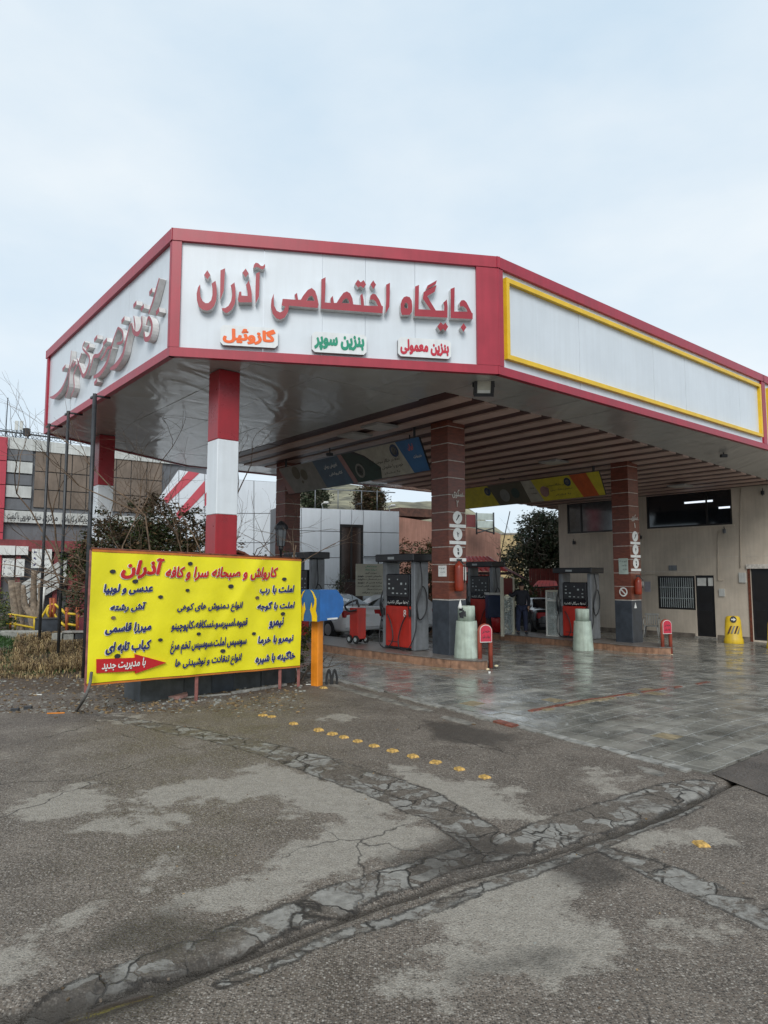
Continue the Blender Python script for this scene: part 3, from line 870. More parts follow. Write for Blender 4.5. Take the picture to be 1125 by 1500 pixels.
def soffit_cell(a0, a1, b0, b1):
    p_ = [(a0 + .004, b0 + .004), (a1 - .004, b0 + .004), (a1 - .004, b1 - .004), (a0 + .004, b1 - .004)]
    for h in HP:
        p_ = clip_poly(p_, *h)
        if len(p_) < 3: return
    tx, ty = random.uniform(-.006, .006), random.uniform(-.006, .006)
    m_ = MB()
    ca_, cb_ = (a0 + a1) / 2, (b0 + b1) / 2
    f0 = lambda a_, b_: P(a_, b_, zs(a_, b_) + tx * (a_ - ca_) + ty * (b_ - cb_))
    f1 = lambda a_, b_: P(a_, b_, zs(a_, b_) + .05)
    m_.prism(p_[::-1], f1, f0)
    m_.build('soffit_panel', M_soff, canopy)
aa = 4.3
while aa < IN0 - .1:
    a1 = min(aa + 1.29, IN0)
    bb = 7.98
    while bb < 21.6:
        soffit_cell(aa, a1, bb, min(bb + 2.3, 21.65)); bb += 2.3
    aa = a1
aa = IN0
while aa < 29:
    soffit_cell(aa, aa + 1.3, 7.98, INB); soffit_cell(aa, aa + 1.3, INT, 21.65); aa += 1.3
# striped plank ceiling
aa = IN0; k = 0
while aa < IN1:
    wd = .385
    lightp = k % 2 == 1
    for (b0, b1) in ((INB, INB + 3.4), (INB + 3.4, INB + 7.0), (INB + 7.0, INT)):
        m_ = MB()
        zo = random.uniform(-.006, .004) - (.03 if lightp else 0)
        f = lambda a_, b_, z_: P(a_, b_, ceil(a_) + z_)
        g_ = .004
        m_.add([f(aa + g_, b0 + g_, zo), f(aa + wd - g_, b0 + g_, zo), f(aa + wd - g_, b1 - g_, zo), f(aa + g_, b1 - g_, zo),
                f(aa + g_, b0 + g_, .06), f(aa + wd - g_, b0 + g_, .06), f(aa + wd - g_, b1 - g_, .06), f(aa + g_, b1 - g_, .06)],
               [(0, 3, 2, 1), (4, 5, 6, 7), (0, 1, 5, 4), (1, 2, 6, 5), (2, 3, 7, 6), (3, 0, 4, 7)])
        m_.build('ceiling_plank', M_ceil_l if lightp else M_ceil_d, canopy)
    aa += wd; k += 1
# unseen roof deck, added over the ceiling to block light
mb = MB()
deck = [cL, cA, cB, cR2, cE, cM]
ins = []
cx_, cy_ = 15, 14.8
for a_, b_ in deck: ins.append((a_ + (.06 if a_ < cx_ else -.06), b_ + (.06 if b_ < cy_ else -.06)))
mb.prism(ins, lambda a_, b_: P(a_, b_, 5.80), lambda a_, b_: P(a_, b_, 5.74)); mb.build('light_block_deck', M_dark, canopy)

# columns
def stone_column(ac, bc, half=.285):
    base_z = gz(ac) + (.18 if bc < 14 else .18)
    c_ = thing('column', None, None, P(ac, bc, 0) - canopy.location)
    c_.parent = canopy; c_.rotation_euler = (0, 0, PHI)
    top = ceil(ac) + .02
    zb = base_z + 1.27
    m_ = MB(); m_.box(-half, -half, base_z - .1, half, half, zb, bev=.008); m_.build('column_base', M_base, c_, world=False)
    m_ = MB(); m_.box(-half + .012, -half + .012, zb, half - .012, half - .012, top - .01); m_.build('joint_core', M_joint, c_, world=False)
    z = zb + .03; src = None
    while z < top - .05:
        z1 = min(z + .385, top - .005)
        for (x0, y0, x1, y1) in ((-half, -half, half, -half + .03), (-half, half - .03, half, half), (-half, -half + .033, -half + .03, half - .033), (half - .03, -half + .033, half, half - .033)):
            m_ = MB(); d_ = random.uniform(0, .004)
            m_.box(x0 - d_ * (x0 < -.2), y0 - d_ * (y0 < -.2), z, x1, y1, z1); m_.build('cladding_panel', M_brick, c_, world=False)
        z = z1 + .022
    return c_
col2 = stone_column(11.5, 11.5)
col1 = stone_column(19.1, 11.4)
col4 = stone_column(11.65, 19.0)
col3 = stone_column(19.2, 18.9)
def steel_column(ac, bc, half=.205):
    c_ = thing('column', None, None, P(ac, bc, 0) - canopy.location)
    c_.parent = canopy; c_.rotation_euler = (0, 0, PHI)
    D = P(ac, bc).y
    y1, y2 = (647, 755) if bc < 14 else (712, 806)
    a1, a2 = ZD(y1, D), ZD(y2, D)
    for z0, z1, mk in ((a1, 5.62, M_red2), (a2, a1, M_colwhite), (a2 - (a1 - a2) * .95, a2, M_red2), (-.05, a2 - (a1 - a2) * .95, M_base)):
        m_ = MB(); m_.box(-half, -half, z0 + .001, half, half, z1 - .001, bev=.012); m_.build('painted_section', mk, c_, world=False)
    return c_
colS1 = steel_column(5.44, 11.1)
colS2 = steel_column(5.6, 18.3, .20)

# ------------------------------------------------------------------ big letters, traced in the plane of the front fascia
def c5(l): return [(280 + x / 8.0357, 380 + y / 8.0357) for x, y in l]
def c6(l): return [(390 + x / 5.921, 390 + y / 5.921) for x, y in l]
def c7(l): return [(580 + x / 8.654, 400 + y / 8.654) for x, y in l]
LET = []   # (name, polygon, hole)
LET += [('letter', c5([(105, 292), (80, 330), (64, 400), (68, 480), (90, 555), (130, 590), (185, 603), (235, 588), (272, 545), (296, 480), (302, 400), (298, 310), (287, 250), (240, 285), (250, 340), (250, 420), (235, 480), (205, 512), (170, 515), (135, 490), (112, 440), (104, 380), (106, 330)]), None),
        ('letter_dot', c5([(190, 127), (226, 183), (190, 236), (151, 182)]), None),
        ('letter', c5([(345, 128), (400, 103), (392, 250), (384, 370), (341, 482), (342, 300)]), None),
        ('letter', c5([(465, 305), (510, 270), (520, 330), (524, 440), (515, 520), (480, 590), (425, 630), (395, 625), (365, 597), (360, 573), (400, 572), (440, 545), (470, 490), (482, 420), (478, 350)]), None),
        ('letter', c5([(680, 247), (700, 320), (714, 400), (714, 505), (560, 505), (550, 470), (565, 380), (590, 378), (592, 425), (665, 430), (662, 370), (645, 300)]), None),
        ('letter_dot', c5([(642, 107), (678, 165), (641, 212), (601, 157)]), None),
        ('letter', c5([(763, 165), (808, 145), (805, 300), (797, 440), (757, 520), (757, 330)]), None),
        ('letter_dot', c5([(730, 105), (738, 65), (760, 38), (790, 45), (820, 75), (845, 78), (868, 52), (872, 85), (855, 112), (830, 118), (795, 95), (765, 88)]), None)]
LET += [('letter', c6([(65, 237), (45, 290), (40, 350), (55, 410), (85, 450), (120, 462), (160, 445), (190, 395), (197, 342), (447, 362), (455, 330), (440, 260), (425, 215), (395, 188), (360, 205), (320, 255), (300, 290), (277, 290), (267, 230), (245, 248), (255, 290), (142, 282), (133, 340), (165, 348), (150, 385), (120, 400), (90, 385), (68, 340), (65, 290)]), c6([(350, 298), (372, 262), (395, 255), (412, 275), (418, 300)])),
        ('letter', c6([(478, 113), (515, 95), (513, 200), (508, 313), (560, 318), (557, 278), (577, 257), (588, 318), (610, 318), (640, 270), (670, 230), (700, 218), (728, 235), (748, 280), (755, 330), (822, 337), (815, 255), (833, 235), (845, 290), (848, 340), (968, 345), (950, 305), (925, 287), (900, 290), (903, 255), (925, 237), (950, 245), (980, 290), (1000, 340), (1014, 350), (1008, 408), (475, 368), (477, 240)]), c6([(655, 318), (668, 292), (695, 275), (715, 295), (720, 322)])),
        ('letter_dot', c6([(795, 115), (820, 140), (845, 120), (866, 158), (842, 190), (818, 170), (796, 185), (770, 152)]), None),
        ('letter_dot', c6([(928, 122), (953, 160), (929, 198), (903, 158)]), None),
        ('letter', c6([(1040, 160), (1073, 143), (1072, 250), (1068, 350), (1034, 412), (1040, 290)]), None)]
LET += [('letter', c7([(75, 340), (100, 305), (135, 293), (175, 305), (200, 350), (208, 420), (203, 490), (175, 530), (75, 530), (60, 480), (60, 400)]), c7([(110, 390), (130, 372), (150, 395), (153, 448), (112, 445), (105, 425)])),
        ('letter', c7([(243, 170), (293, 150), (290, 280), (287, 457), (440, 467), (340, 322), (352, 240), (515, 152), (492, 235), (395, 293), (505, 473), (610, 475), (612, 420), (600, 375), (645, 335), (655, 420), (652, 565), (236, 545), (240, 360)]), None),
        ('letter_dot', c7([(380, 215), (400, 158), (520, 90), (505, 140), (390, 208)]), None),
        ('letter_dot', c7([(567, 622), (600, 655), (628, 628), (662, 680), (628, 735), (596, 705), (562, 735), (524, 677)]), None),
        ('letter', c7([(693, 200), (745, 180), (743, 300), (740, 487), (905, 490), (890, 450), (850, 418), (812, 425), (808, 375), (830, 345), (865, 342), (895, 370), (930, 440), (960, 500), (975, 513), (973, 583), (693, 570), (694, 400)]), None),
        ('letter_dot', c7([(858, 635), (893, 688), (855, 745), (820, 688)]), None)]
sgn = thing('lettering_sign', 'large raised dark red Persian letters across the front fascia', 'sign', F_front.at(3, ZB + 1, .1))
OFFL = .13
# the joined letters were traced as they look in the picture plane: carry them onto the fascia
for nm, pg, hole in LET:
    pts2 = [F_front.hit(x, y, OFFL) for x, y in pg]
    m_ = MB()
    fr = lambda s, z: F_front.at(s, z, OFFL); bk = lambda s, z: F_front.at(s, z, .006)
    if hole is None:
        m_.prism(pts2, fr, bk, 0, 1)
    else:
        h2 = [F_front.hit(x, y, OFFL) for x, y in hole]
        # bridge the hole into the outline
        best = min(((Vector(a_) - Vector(b_)).length, i, j) for i, a_ in enumerate(pts2) for j, b_ in enumerate(h2))
        _, i, j = best
        ar = lambda q_: sum(q_[k_][0] * q_[(k_ + 1) % len(q_)][1] - q_[(k_ + 1) % len(q_)][0] * q_[k_][1] for k_ in range(len(q_)))
        if ar(pts2) * ar(h2) > 0: h2 = h2[::-1]; j = len(h2) - 1 - j
        ring = pts2[:i + 1] + h2[j:] + h2[:j + 1] + pts2[i:]
        m_.prism(ring, fr, bk, 0, 1)
    m_.build(nm, [M_letter, M_letside], sgn)

# small fuel signs
def small_sign(cs, word, colm, label):
    (x0, y0), (x1, y1) = cs
    s0, z1 = F_front.hit(x0, y0, .09); s1, z0 = F_front.hit(x1, y1, .09)
    s_ = thing('fuel_sign', label, 'sign', F_front.at((s0 + s1) / 2, (z0 + z1) / 2, .05), group='fuel name signs on the front fascia')
    r_ = .05
    pg = [(s0 + r_, z0), (s1 - r_, z0), (s1, z0 + r_), (s1, z1 - r_), (s1 - r_, z1), (s0 + r_, z1), (s0, z1 - r_), (s0, z0 + r_)]
    m_ = MB(); m_.prism(pg, lambda s, z: F_front.at(s, z, .09), lambda s, z: F_front.at(s, z, .006), 0, 1); m_.build('light_box', [M_signw, M_lbside], s_)
    m_ = MB(); hh = z1 - z0
    put_text(m_, word, F_front.at, s0 + .04, s1 - .04, z0 + hh * .10, z1 - hh * .08, .092, bold=.06); m_.build('lettering', colm, s_)
M_signw = mat('sign_white', (0.72, 0.74, 0.74), 0.35, var=0.05, streak=.08)
M_lbside = mat('sign_box_side', (0.30, 0.30, 0.30), 0.5, var=0.15)
M_tor = mat('print_orange', (0.85, 0.13, 0.01), 0.5, var=0.05); M_tgr = mat('print_green', (0.0, 0.26, 0.15), 0.5, var=0.05)
M_tred = mat('print_red', (0.50, 0.015, 0.04), 0.5, var=0.05)
small_sign(((323, 475.5), (407, 510)), 'گازوئیل', M_tor, 'small white sign box with orange lettering on the front fascia')
small_sign(((457, 485.5), (537, 520)), 'بنزین سوپر', M_tgr, 'small white sign box with green lettering on the front fascia')
small_sign(((583, 493.5), (661, 526)), 'بنزین معمولی', M_tred, 'small white sign box with red lettering on the front fascia')

# calligraphy on the left fascia, read edge-on
cal = thing('calligraphy_sign', 'raised grey-sided red calligraphy seen edge-on along the left fascia', 'sign', F_left.at(4, ZB + 1, .1))
def stroke(pts_, wds, name='letter', DD=.12):
    """broad pen stroke of px centre points on the left fascia"""
    c_ = smooth_path([(*F_left.hit(x, y, DD), 0) for x, y in pts_], 5)
    n = len(c_); left = []; right = []
    for i, p_ in enumerate(c_):
        d = (c_[min(i + 1, n - 1)] - c_[max(i - 1, 0)]).normalized()
        t = i / (n - 1) * (len(wds) - 1); k_ = min(int(t), len(wds) - 2); w_ = wds[k_] + (wds[k_ + 1] - wds[k_]) * (t - k_)
        nrm = Vector((-d.y, d.x, 0)) * w_ * .42
        left.append(p_ + nrm); right.append(p_ - nrm)
    m_ = MB()
    for i in range(n - 1):
        q_ = [left[i], left[i + 1], right[i + 1], right[i]]
        vs = [F_left.at(p_.x, p_.y, DD) for p_ in q_] + [F_left.at(p_.x, p_.y, .006) for p_ in q_]
        fs = [(0, 1, 2, 3) if (q_[1] - q_[0]).cross(q_[2] - q_[1]).z > 0 else (3, 2, 1, 0), (0, 1, 5, 4), (2, 3, 7, 6)]
        if i == 0: fs.append((3, 0, 4, 7))
        if i == n - 2: fs.append((1, 2, 6, 5))
        o_ = len(m_.v); m_.v += [tuple(v) for v in vs]
        for kf, f_ in enumerate(fs):
            m_.f.append(tuple(o_ + t for t in f_)); m_.m.append(0 if kf == 0 else 1); m_.smooth.append(False)
    m_.build(name, [M_letter, M_letside], cal)
def k1(l): return [(64.5 + x * .985 / 5.921, 392 + y / 5.921) for x, y in l]
T_ = .07
stroke(k1([(50, 1125), (90, 1120), (150, 1060), (195, 960), (225, 850), (240, 720)]), [.02, .13, .12, .08, .06, .04])
stroke(k1([(185, 1130), (215, 1030), (225, 900), (260, 800)]), [.03, .08, .08, .05])
stroke(k1([(235, 1120), (265, 1040), (262, 930), (300, 830), (330, 740)]), [.03, .09, .08, .06, .04])
stroke(k1([(290, 790), (320, 880), (345, 940), (380, 880), (400, 780), (340, 700), (360, 640)]), [.04, .1, .12, .1, .08, .06, .05])
stroke(k1([(395, 930), (420, 830), (440, 770), (480, 760), (520, 690), (520, 640)]), [.04, .09, .1, .1, .07, .04])
stroke(k1([(435, 950), (490, 920), (550, 830), (590, 700), (620, 600), (650, 520)]), [.06, .13, .13, .1, .07, .05])
stroke(k1([(580, 880), (630, 850), (690, 760), (720, 640), (760, 480)]), [.05, .14, .14, .1, .05])
stroke(k1([(640, 660), (690, 640), (690, 560), (650, 520)]), [.05, .08, .07, .05])
stroke(k1([(500, 800), (530, 760), (560, 700), (600, 690)]), [.04, .08, .08, .05])
stroke(k1([(770, 480), (790, 560), (830, 570), (860, 500), (860, 420)]), [.04, .1, .11, .09, .04])
stroke(k1([(790, 420), (800, 500), (800, 560)]), [.04, .07, .04])
stroke(k1([(880, 560), (890, 620), (930, 600), (950, 500), (920, 430), (900, 500)]), [.06, .1, .12, .09, .06, .04])
stroke(k1([(920, 400), (960, 290), (990, 180), (1015, 90)]), [.05, .09, .08, .05])
for (x_, y_) in ((175, 870), (455, 615), (540, 640), (695, 455), (800, 320), (865, 350), (940, 210), (1000, 380), (455, 990), (265, 840), (385, 690)):
    stroke(k1([(x_ - 14, y_ + 18), (x_ + 14, y_ - 18)]), [.10, .10], 'letter_dot')

# flood light under the cut corner
q0 = WD(709, 566, 12.6)
fl = thing('flood_light', 'square black flood light hanging under the cut corner of the canopy', 'lamp', q0)
T = lambda v: q0 + Matrix.Rotation(R(24), 3, 'X') @ v
mb = MB(); mb.box(-.19, .0, -.19, .19, .10, .19, T=T, bev=.02); mb.build('housing', M_black, fl)
mb = MB()
for (x0, z0, x1, z1) in ((-.19, -.19, .19, -.13), (-.19, .13, .19, .19), (-.19, -.13, -.13, .13), (.13, -.13, .19, .13)): mb.box(x0 + .001, -.03, z0 + .001, x1 - .001, -.002, z1 - .001, T=T)
mb.build('front_frame', M_black, fl)
mb = MB(); mb.box(-.128, -.006, -.128, .128, -.003, .128, T=T); mb.build('reflector', mat('lamp_reflector', (.55, .54, .46), .25, var=.15), fl)
mb = MB(); mb.box(-.12, -.016, -.125, .12, -.009, -.07, T=T); mb.build('reflector_lip', M_paper, fl)
mb = MB(); mb.tube([q0 + Vector((-.2, .05, 0)), q0 + Vector((-.2, .05, .28)), q0 + Vector((.2, .05, .28)), q0 + Vector((.2, .05, 0))], .014, 6); mb.build('bracket', M_black, fl)

# ------------------------------------------------------------------ hanging banners between the columns
def hanging_banner(a_top, a_bot, b0, b1, zt, zb, label, panels, texts, discs, backm):
    """face towards -a; s runs from far (b1) to near (b0)"""
    ln = b1 - b0
    def f(s, v, off=0.0):
        a_ = a_bot + (a_top - a_bot) * v - off
        b_ = b1 - s * ln
        z_ = zb + (zt - zb) * v
        return P(a_, b_, z_)
    o = thing('hanging_banner', label, 'banner', f(.5, .5), group='leaning banners hung under the canopy')
    m_ = MB(); m_.prism([(0, 0), (1, 0), (1, 1), (0, 1)], lambda s, v: f(s, v, 0), lambda s, v: f(s, v, -.06)); m_.build('board', backm, o)
    for i, (pg, mk) in enumerate(panels):
        m_ = MB(); m_.prism(pg, lambda s, v: f(s, v, .004 + .002 * (i % 3)), lambda s, v: f(s, v, .001)); m_.build('printed_field', mk, o)
    for (w_, s0, s1, v0, v1, mk) in texts:
        m_ = MB(); vs, fs = text_mesh(w_, .012); m_.add([f(s0 + (s1 - s0) * x, v0 + (v1 - v0) * y, .012 + q_) for x, y, q_ in vs], fs); m_.build('lettering', mk, o)
    for (s, v, r_, mk) in discs:
        m_ = MB(); ra_ = (zt - zb) / ln
        m_.prism([(s + r_ * ra_ * math.cos(t), v + r_ * math.sin(t)) for t in np.linspace(0, 6.283, 19)[:-1]], lambda x, y: f(x, y, .016), lambda x, y: f(x, y, .001)); m_.build('emblem', mk, o)
    for s in (.04, .96):
        m_ = MB(); m_.box(-.03, -.03, zt - .05, .03, .03, ceil((a_top + a_bot) / 2), T=lambda p: P(a_top + .1, b1 - s * ln) + p); m_.build('hanger', M_black, o)
    return f, o
Mb = lambda n, c, **k: mat(n, c, .5, var=.12, scale=5, **k)
cream = Mb('banner_cream', (.36, .34, .28)); bl = Mb('banner_blue', (.035, .12, .26)); teal = Mb('banner_teal', (.07, .12, .17)); pinkb = Mb('banner_pink', (.30, .17, .16))
gcar = Mb('banner_dark_green', (.03, .055, .045)); midg = Mb('banner_grey', (.20, .20, .18)); yel = Mb('banner_yellow', (.50, .42, .03)); orr = Mb('banner_orange', (.45, .09, .02))
dk = Mb('banner_dark_picture', (.09, .08, .05)); emb = Mb('banner_emblem', (.03, .05, .10))
sk = .045
f1, ban1 = hanging_banner(11.05, 11.42, 12.05, 18.6, 5.33, 4.55, 'long grey and blue banner with car picture leaning between brown columns',
    [([(0, 0), (.06, 0), (.0, 1)], pinkb), ([(.06, 0), (.33, 0), (.29, 1), (.0, 1)], midg), ([(.33, 0), (.53, 0), (.48, 1), (.29, 1)], teal), ([(.53, 0), (.56, 0), (.51, 1), (.48, 1)], pinkb),
     ([(.56, 0), (.72, 0), (.73, .35), (.64, .8), (.57, 1), (.51, 1), (.54, .5)], gcar), ([(.72, 0), (.915, 0), (.865, 1), (.60, 1), (.66, .8), (.735, .35)], cream), ([(.915, 0), (1, 0), (1, 1), (.865, 1)], bl)],
    [('لطفا در هنگام سوخت گیری', .67, .86, .42, .58, M_ink), ('خودرو را خاموش نمایید', .69, .87, .24, .38, M_ink), ('با تشکر', .74, .84, .08, .16, M_ink), ('ایران', .925, .955, .66, .86, M_tor), ('خدمات', .94, .985, .42, .52, M_paper),
     ('تعویض روغن', .36, .46, .62, .78, M_paper), ('کارواش', .38, .48, .36, .48, M_paper)],
    [(.845, .76, .20, emb), (.845, .76, .13, cream), (.60, .36, .24, midg), (.60, .36, .17, gcar), (.13, .72, .24, dk), (.19, .60, .2, dk), (.16, .35, .06, dk)], M_dark)
f2, ban2 = hanging_banner(18.65, 19.0, 12.0, 18.2, 5.22, 4.50, 'long yellow and orange banner with round emblems hung beside rear column',
    [([(0, 0), (.30, 0), (.25, 1), (0, 1)], yel), ([(.30, 0), (.53, 0), (.50, 1), (.25, 1)], dk), ([(.53, 0), (.62, 0), (.57, 1), (.50, 1)], cream), ([(.62, 0), (.87, 0), (.82, 1), (.57, 1)], yel),
     ([(.87, 0), (.965, 0), (.925, 1), (.82, 1)], orr), ([(.965, 0), (1, 0), (1, 1), (.925, 1)], yel)],
    [('ایمنی جایگاه سوخت', .66, .80, .60, .72, M_ink), ('استعمال دخانیات ممنوع', .68, .82, .38, .48, M_ink), ('با تشکر', .70, .80, .16, .26, M_ink), ('خدمات', .545, .58, .60, .70, M_ink), ('سوخت', .55, .59, .34, .44, M_ink)],
    [(.24, .72, .2, emb), (.24, .72, .11, cream), (.80, .72, .18, emb), (.80, .72, .11, cream), (.64, .42, .24, pinkb), (.66, .5, .1, pinkb), (.36, .45, .3, midg), (.44, .5, .24, gcar)], M_dark)

# ------------------------------------------------------------------ islands
def island(pg, label, zt_off=.2):
    o = thing('pump_island', None, None, P(*pg[0], 0), kind='structure')
    m_ = MB()
    ce = (sum(p[0] for p in pg) / len(pg), sum(p[1] for p in pg) / len(pg))
    m_.prism([(p[0] + (ce[0] - p[0]) * .03, p[1] + (.06 if p[1] < ce[1] else -.06)) for p in pg], lambda a_, b_: P(a_, b_, gz(a_) + zt_off - .006), lambda a_, b_: P(a_, b_, gz(a_) - .05)); m_.build('paved_top', M_island, o)
    n = len(pg)
    for i in range(n):
        p, q_ = Vector(pg[i]), Vector(pg[(i + 1) % n])
        l = (q_ - p).length; k_ = max(1, round(l / .62)); d = (q_ - p) / l; nn = Vector((d.y, -d.x))
        if (p - Vector(ce)).dot(nn) < 0: nn = -nn
        for j in range(k_):
            s0 = p + d * (l * j / k_ + .003); s1 = p + d * (l * (j + 1) / k_ - .003)
            m_ = MB(); o_ = random.uniform(-.004, .006)
            qq = [s0 + nn * o_, s1 + nn * o_, s1 - nn * .035, s0 - nn * .035]
            m_.prism([tuple(x) for x in qq], lambda a_, b_: P(a_, b_, gz(a_) + zt_off - .022), lambda a_, b_: P(a_, b_, gz(a_) - .05)); m_.build('kerb_stone', M_kerb, o)
            m_ = MB()
            qq = [s0 + nn * (.018), s1 + nn * .018, s1 - nn * .20, s0 - nn * .20]
            m_.prism([tuple(x) for x in qq], lambda a_, b_: P(a_, b_, gz(a_) + zt_off + random.uniform(-.001, .001)), lambda a_, b_: P(a_, b_, gz(a_) + zt_off - .021)); m_.build('capping_stone', M_island, o)
    return o
isl1 = island([(10.93, 10.12), (10.68, 10.65), (10.45, 12.2), (10.3, 14.5), (10.3, 20.8), (12.0, 20.8), (11.97, 12.5), (11.85, 11.3), (11.62, 10.55), (11.3, 10.14)], '')
isl2 = island([(18.1, 9.92), (17.95, 10.6), (17.95, 20.8), (19.8, 20.8), (19.8, 12.2), (19.55, 10.9), (19.0, 10.05), (18.45, 9.75)], '')

# ------------------------------------------------------------------ fuel pumps
M_screen = mat('screen_panel_black', (0.012, 0.014, 0.02), 0.12, var=0.2)
M_disp = mat('display_grey', (0.42, 0.46, 0.46), 0.3, var=0.1)
def ring_text(mb, s, s0, s1, z0, z1, x, bold=.02):
    """lettering on the face looking towards local -X; text runs towards -Y"""
    vs, fs = text_mesh(s, bold)
    mb.add([Vector((x - q_, s1 - (s1 - s0) * a_, z0 + (z1 - z0) * b_)) for a_, b_, q_ in vs], fs)
def pump(ac, bc, label, number, width=.93, height=2.35, sheet=True):
    base = gz(ac) + .2
    o = thing('fuel_pump', label, 'fuel pump', P(ac, bc, base), PHI, 'fuel pumps on the islands')
    h = width / 2; d = .23; k_ = height / 2.35
    B = lambda *a, **k: MB().box(*a, **k)
    B(-d, -h, .06, d, h, 1.06 * k_, bev=.012).build('cabinet', M_pumpred, o, False)
    B(-d - .02, -h + .005, .03, d + .02, h - .005, .06).build('plinth', M_black, o, False)
    B(-d + .02, -h - .15, .0, d + .03, -h - .004, 2.16 * k_, bev=.02).build('upright', M_grey, o, False)
    B(-d + .02, h + .004, .0, d + .03, h + .15, 2.16 * k_, bev=.02).build('upright', M_grey, o, False)
    B(-d - .13, -h - .27, 2.165 * k_, d + .13, h + .27, 2.35 * k_, bev=.02).build('pump_canopy', M_black, o, False)
    B(-d - .137, -.02, 2.22 * k_, -d - .131, .22, 2.28 * k_).build('maker_plate', M_disp, o, False)
    B(-d + .01, -h + .03, 1.07 * k_, d - .01, h - .03, 1.86 * k_, bev=.02).build('screen_panel', M_screen, o, False)
    B(-d - .012, -h + .05, 1.30 * k_, -d + .008, h - .05, 1.84 * k_).build('display_bezel', M_black, o, False)
    r_ = random.Random(3)
    m_ = MB()
    for row in range(4):
        for c_ in range(5):
            if r_.random() < .62:
                y_ = -h + .12 + c_ * .155; z_ = (1.36 + row * .115) * k_
                m_.box(-d - .016, y_, z_, -d - .013, y_ + r_.uniform(.03, .08), z_ + r_.uniform(.02, .055))
    m_.build('display_windows', M_disp, o, False, kind='stuff')
    m_ = MB(); ring_text(m_, 'لطفا سیگار نکشید', -h + .06, h - .06, 1.10 * k_, 1.21 * k_, -d + .004); m_.build('notice_lettering', M_paper, o, False)
    if number:
        m_ = MB(); ring_text(m_, number, -h + .14, -h + .24, .80 * k_, .98 * k_, -d - .003, .01); m_.build('number', M_paper, o, False)
    B(-d - .004, -.05, .17, -d - .001, .36, .19).build('lower_mark', M_ink, o, False)
    for sgn_ in (-1, 1):
        y_ = sgn_ * (h + .19)
        hs = smooth_path([(-.02, y_ - sgn_ * .04, 2.14 * k_), (-.03, y_ + sgn_ * .03, 1.7), (-.1, y_ + sgn_ * .06, 1.45), (-.22, y_ + sgn_ * .05, 1.1), (-.12, y_ + sgn_ * .03, .75), (.08, y_ + sgn_ * .05, .95),
                          (.10, y_ + sgn_ * .05, 1.35), (-.04, y_ + sgn_ * .05, 1.55), (-.2, y_ + sgn_ * .03, 1.2), (-.16, y_ + sgn_ * .02, .85)], 6)
        MB().tube(hs, .016, 6).build('hose', M_black, o, False)
        hs = smooth_path([(-.16, y_ - sgn_ * .02, 1.0), (-.24, y_ + sgn_ * .02, .5), (-.34, y_ - sgn_ * .1, .1), (-.36, y_ - sgn_ * .4, .03), (-.30, y_ - sgn_ * .55, .25), (-.27, y_ - sgn_ * .45, .62), (-.26, y_ - sgn_ * .30, .85)], 6)
        MB().tube(hs, .014, 6).build('hose', M_black, o, False)
        m_ = MB(); m_.box(-d - .06, y_ - .03 - sgn_ * .16, .82, -d - .01, y_ + .03 - sgn_ * .16, 1.0, bev=.01); m_.tube([(-d - .05, y_ - sgn_ * .16, .97), (-d - .1, y_ - sgn_ * .16, 1.12), (-d - .04, y_ - sgn_ * .16, 1.22)], .016, 6)
        m_.build('nozzle', M_black, o, False)
    return o
pump(11.37, 12.95, 'red and grey fuel pump numbered 8 beside the nearest brown column', '8')
pump(19.0, 13.1, 'red and grey fuel pump numbered 2 beside column near the beige building', '2', height=2.25)
pump(11.3, 17.35, 'dark grey fuel pump partly hidden behind the yellow menu banner', '', height=2.5)
pump(19.0, 17.2, 'dark fuel pump seen just right of the nearest brown column', '', height=2.5)

# ------------------------------------------------------------------ bollards, posts, markers on the forecourt
def conc_bollard(ac, bc, zb, label, h=1.15, r=.29, notch=True):
    o = thing('concrete_bollard', label, 'bollard', P(ac, bc, zb), group='pale green two-tier concrete bollards')
    k_ = h / 1.15
    MB().lathe([(r * 1.0, 0), (r * .99, .03), (r * .80, .80 * k_), (r * .78, .815 * k_)], 28).build('lower_drum', M_green_conc, o, False)
    MB().lathe([(r * .66, .816 * k_), (r * .66, h - .02), (r * .62, h)], 28).build('upper_drum', M_green_conc, o, False)
    return o
cb1 = conc_bollard(11.24, 10.70, gz(11.24) + .19, 'pale green concrete bollard on the island end by pump 8')
d_ = P(11.24, 10.70, gz(11.24) + .19)
m_ = MB(); m_.tube([d_ + Vector((-.16, -.18, 1.10)), d_ + Vector((-.16, -.18, 1.14)), d_ + Vector((-.15, -.17, 1.30))], [.05, .045, .005], 8); m_.build('broken_spike', M_paper, cb1)
m_ = MB()
for k_ in range(14):
    t_ = -2.2 + random.uniform(-.35, .45); z_ = random.uniform(.90, 1.1)
    m_.box(-.02, -.012, -.03, .02, .0, .03, T=lambda p, t_=t_, z_=z_: d_ + Vector((math.cos(t_) * .198, math.sin(t_) * .198, z_)) + Matrix.Rotation(t_ + math.pi / 2, 3, 'Z') @ p)
m_.build('worn_sticker', M_ink, cb1)
conc_bollard(17.2, 11.75, gz(17.2) - .01, 'pale green concrete bollard on wet paving in front of pump 2', 1.2, .30)

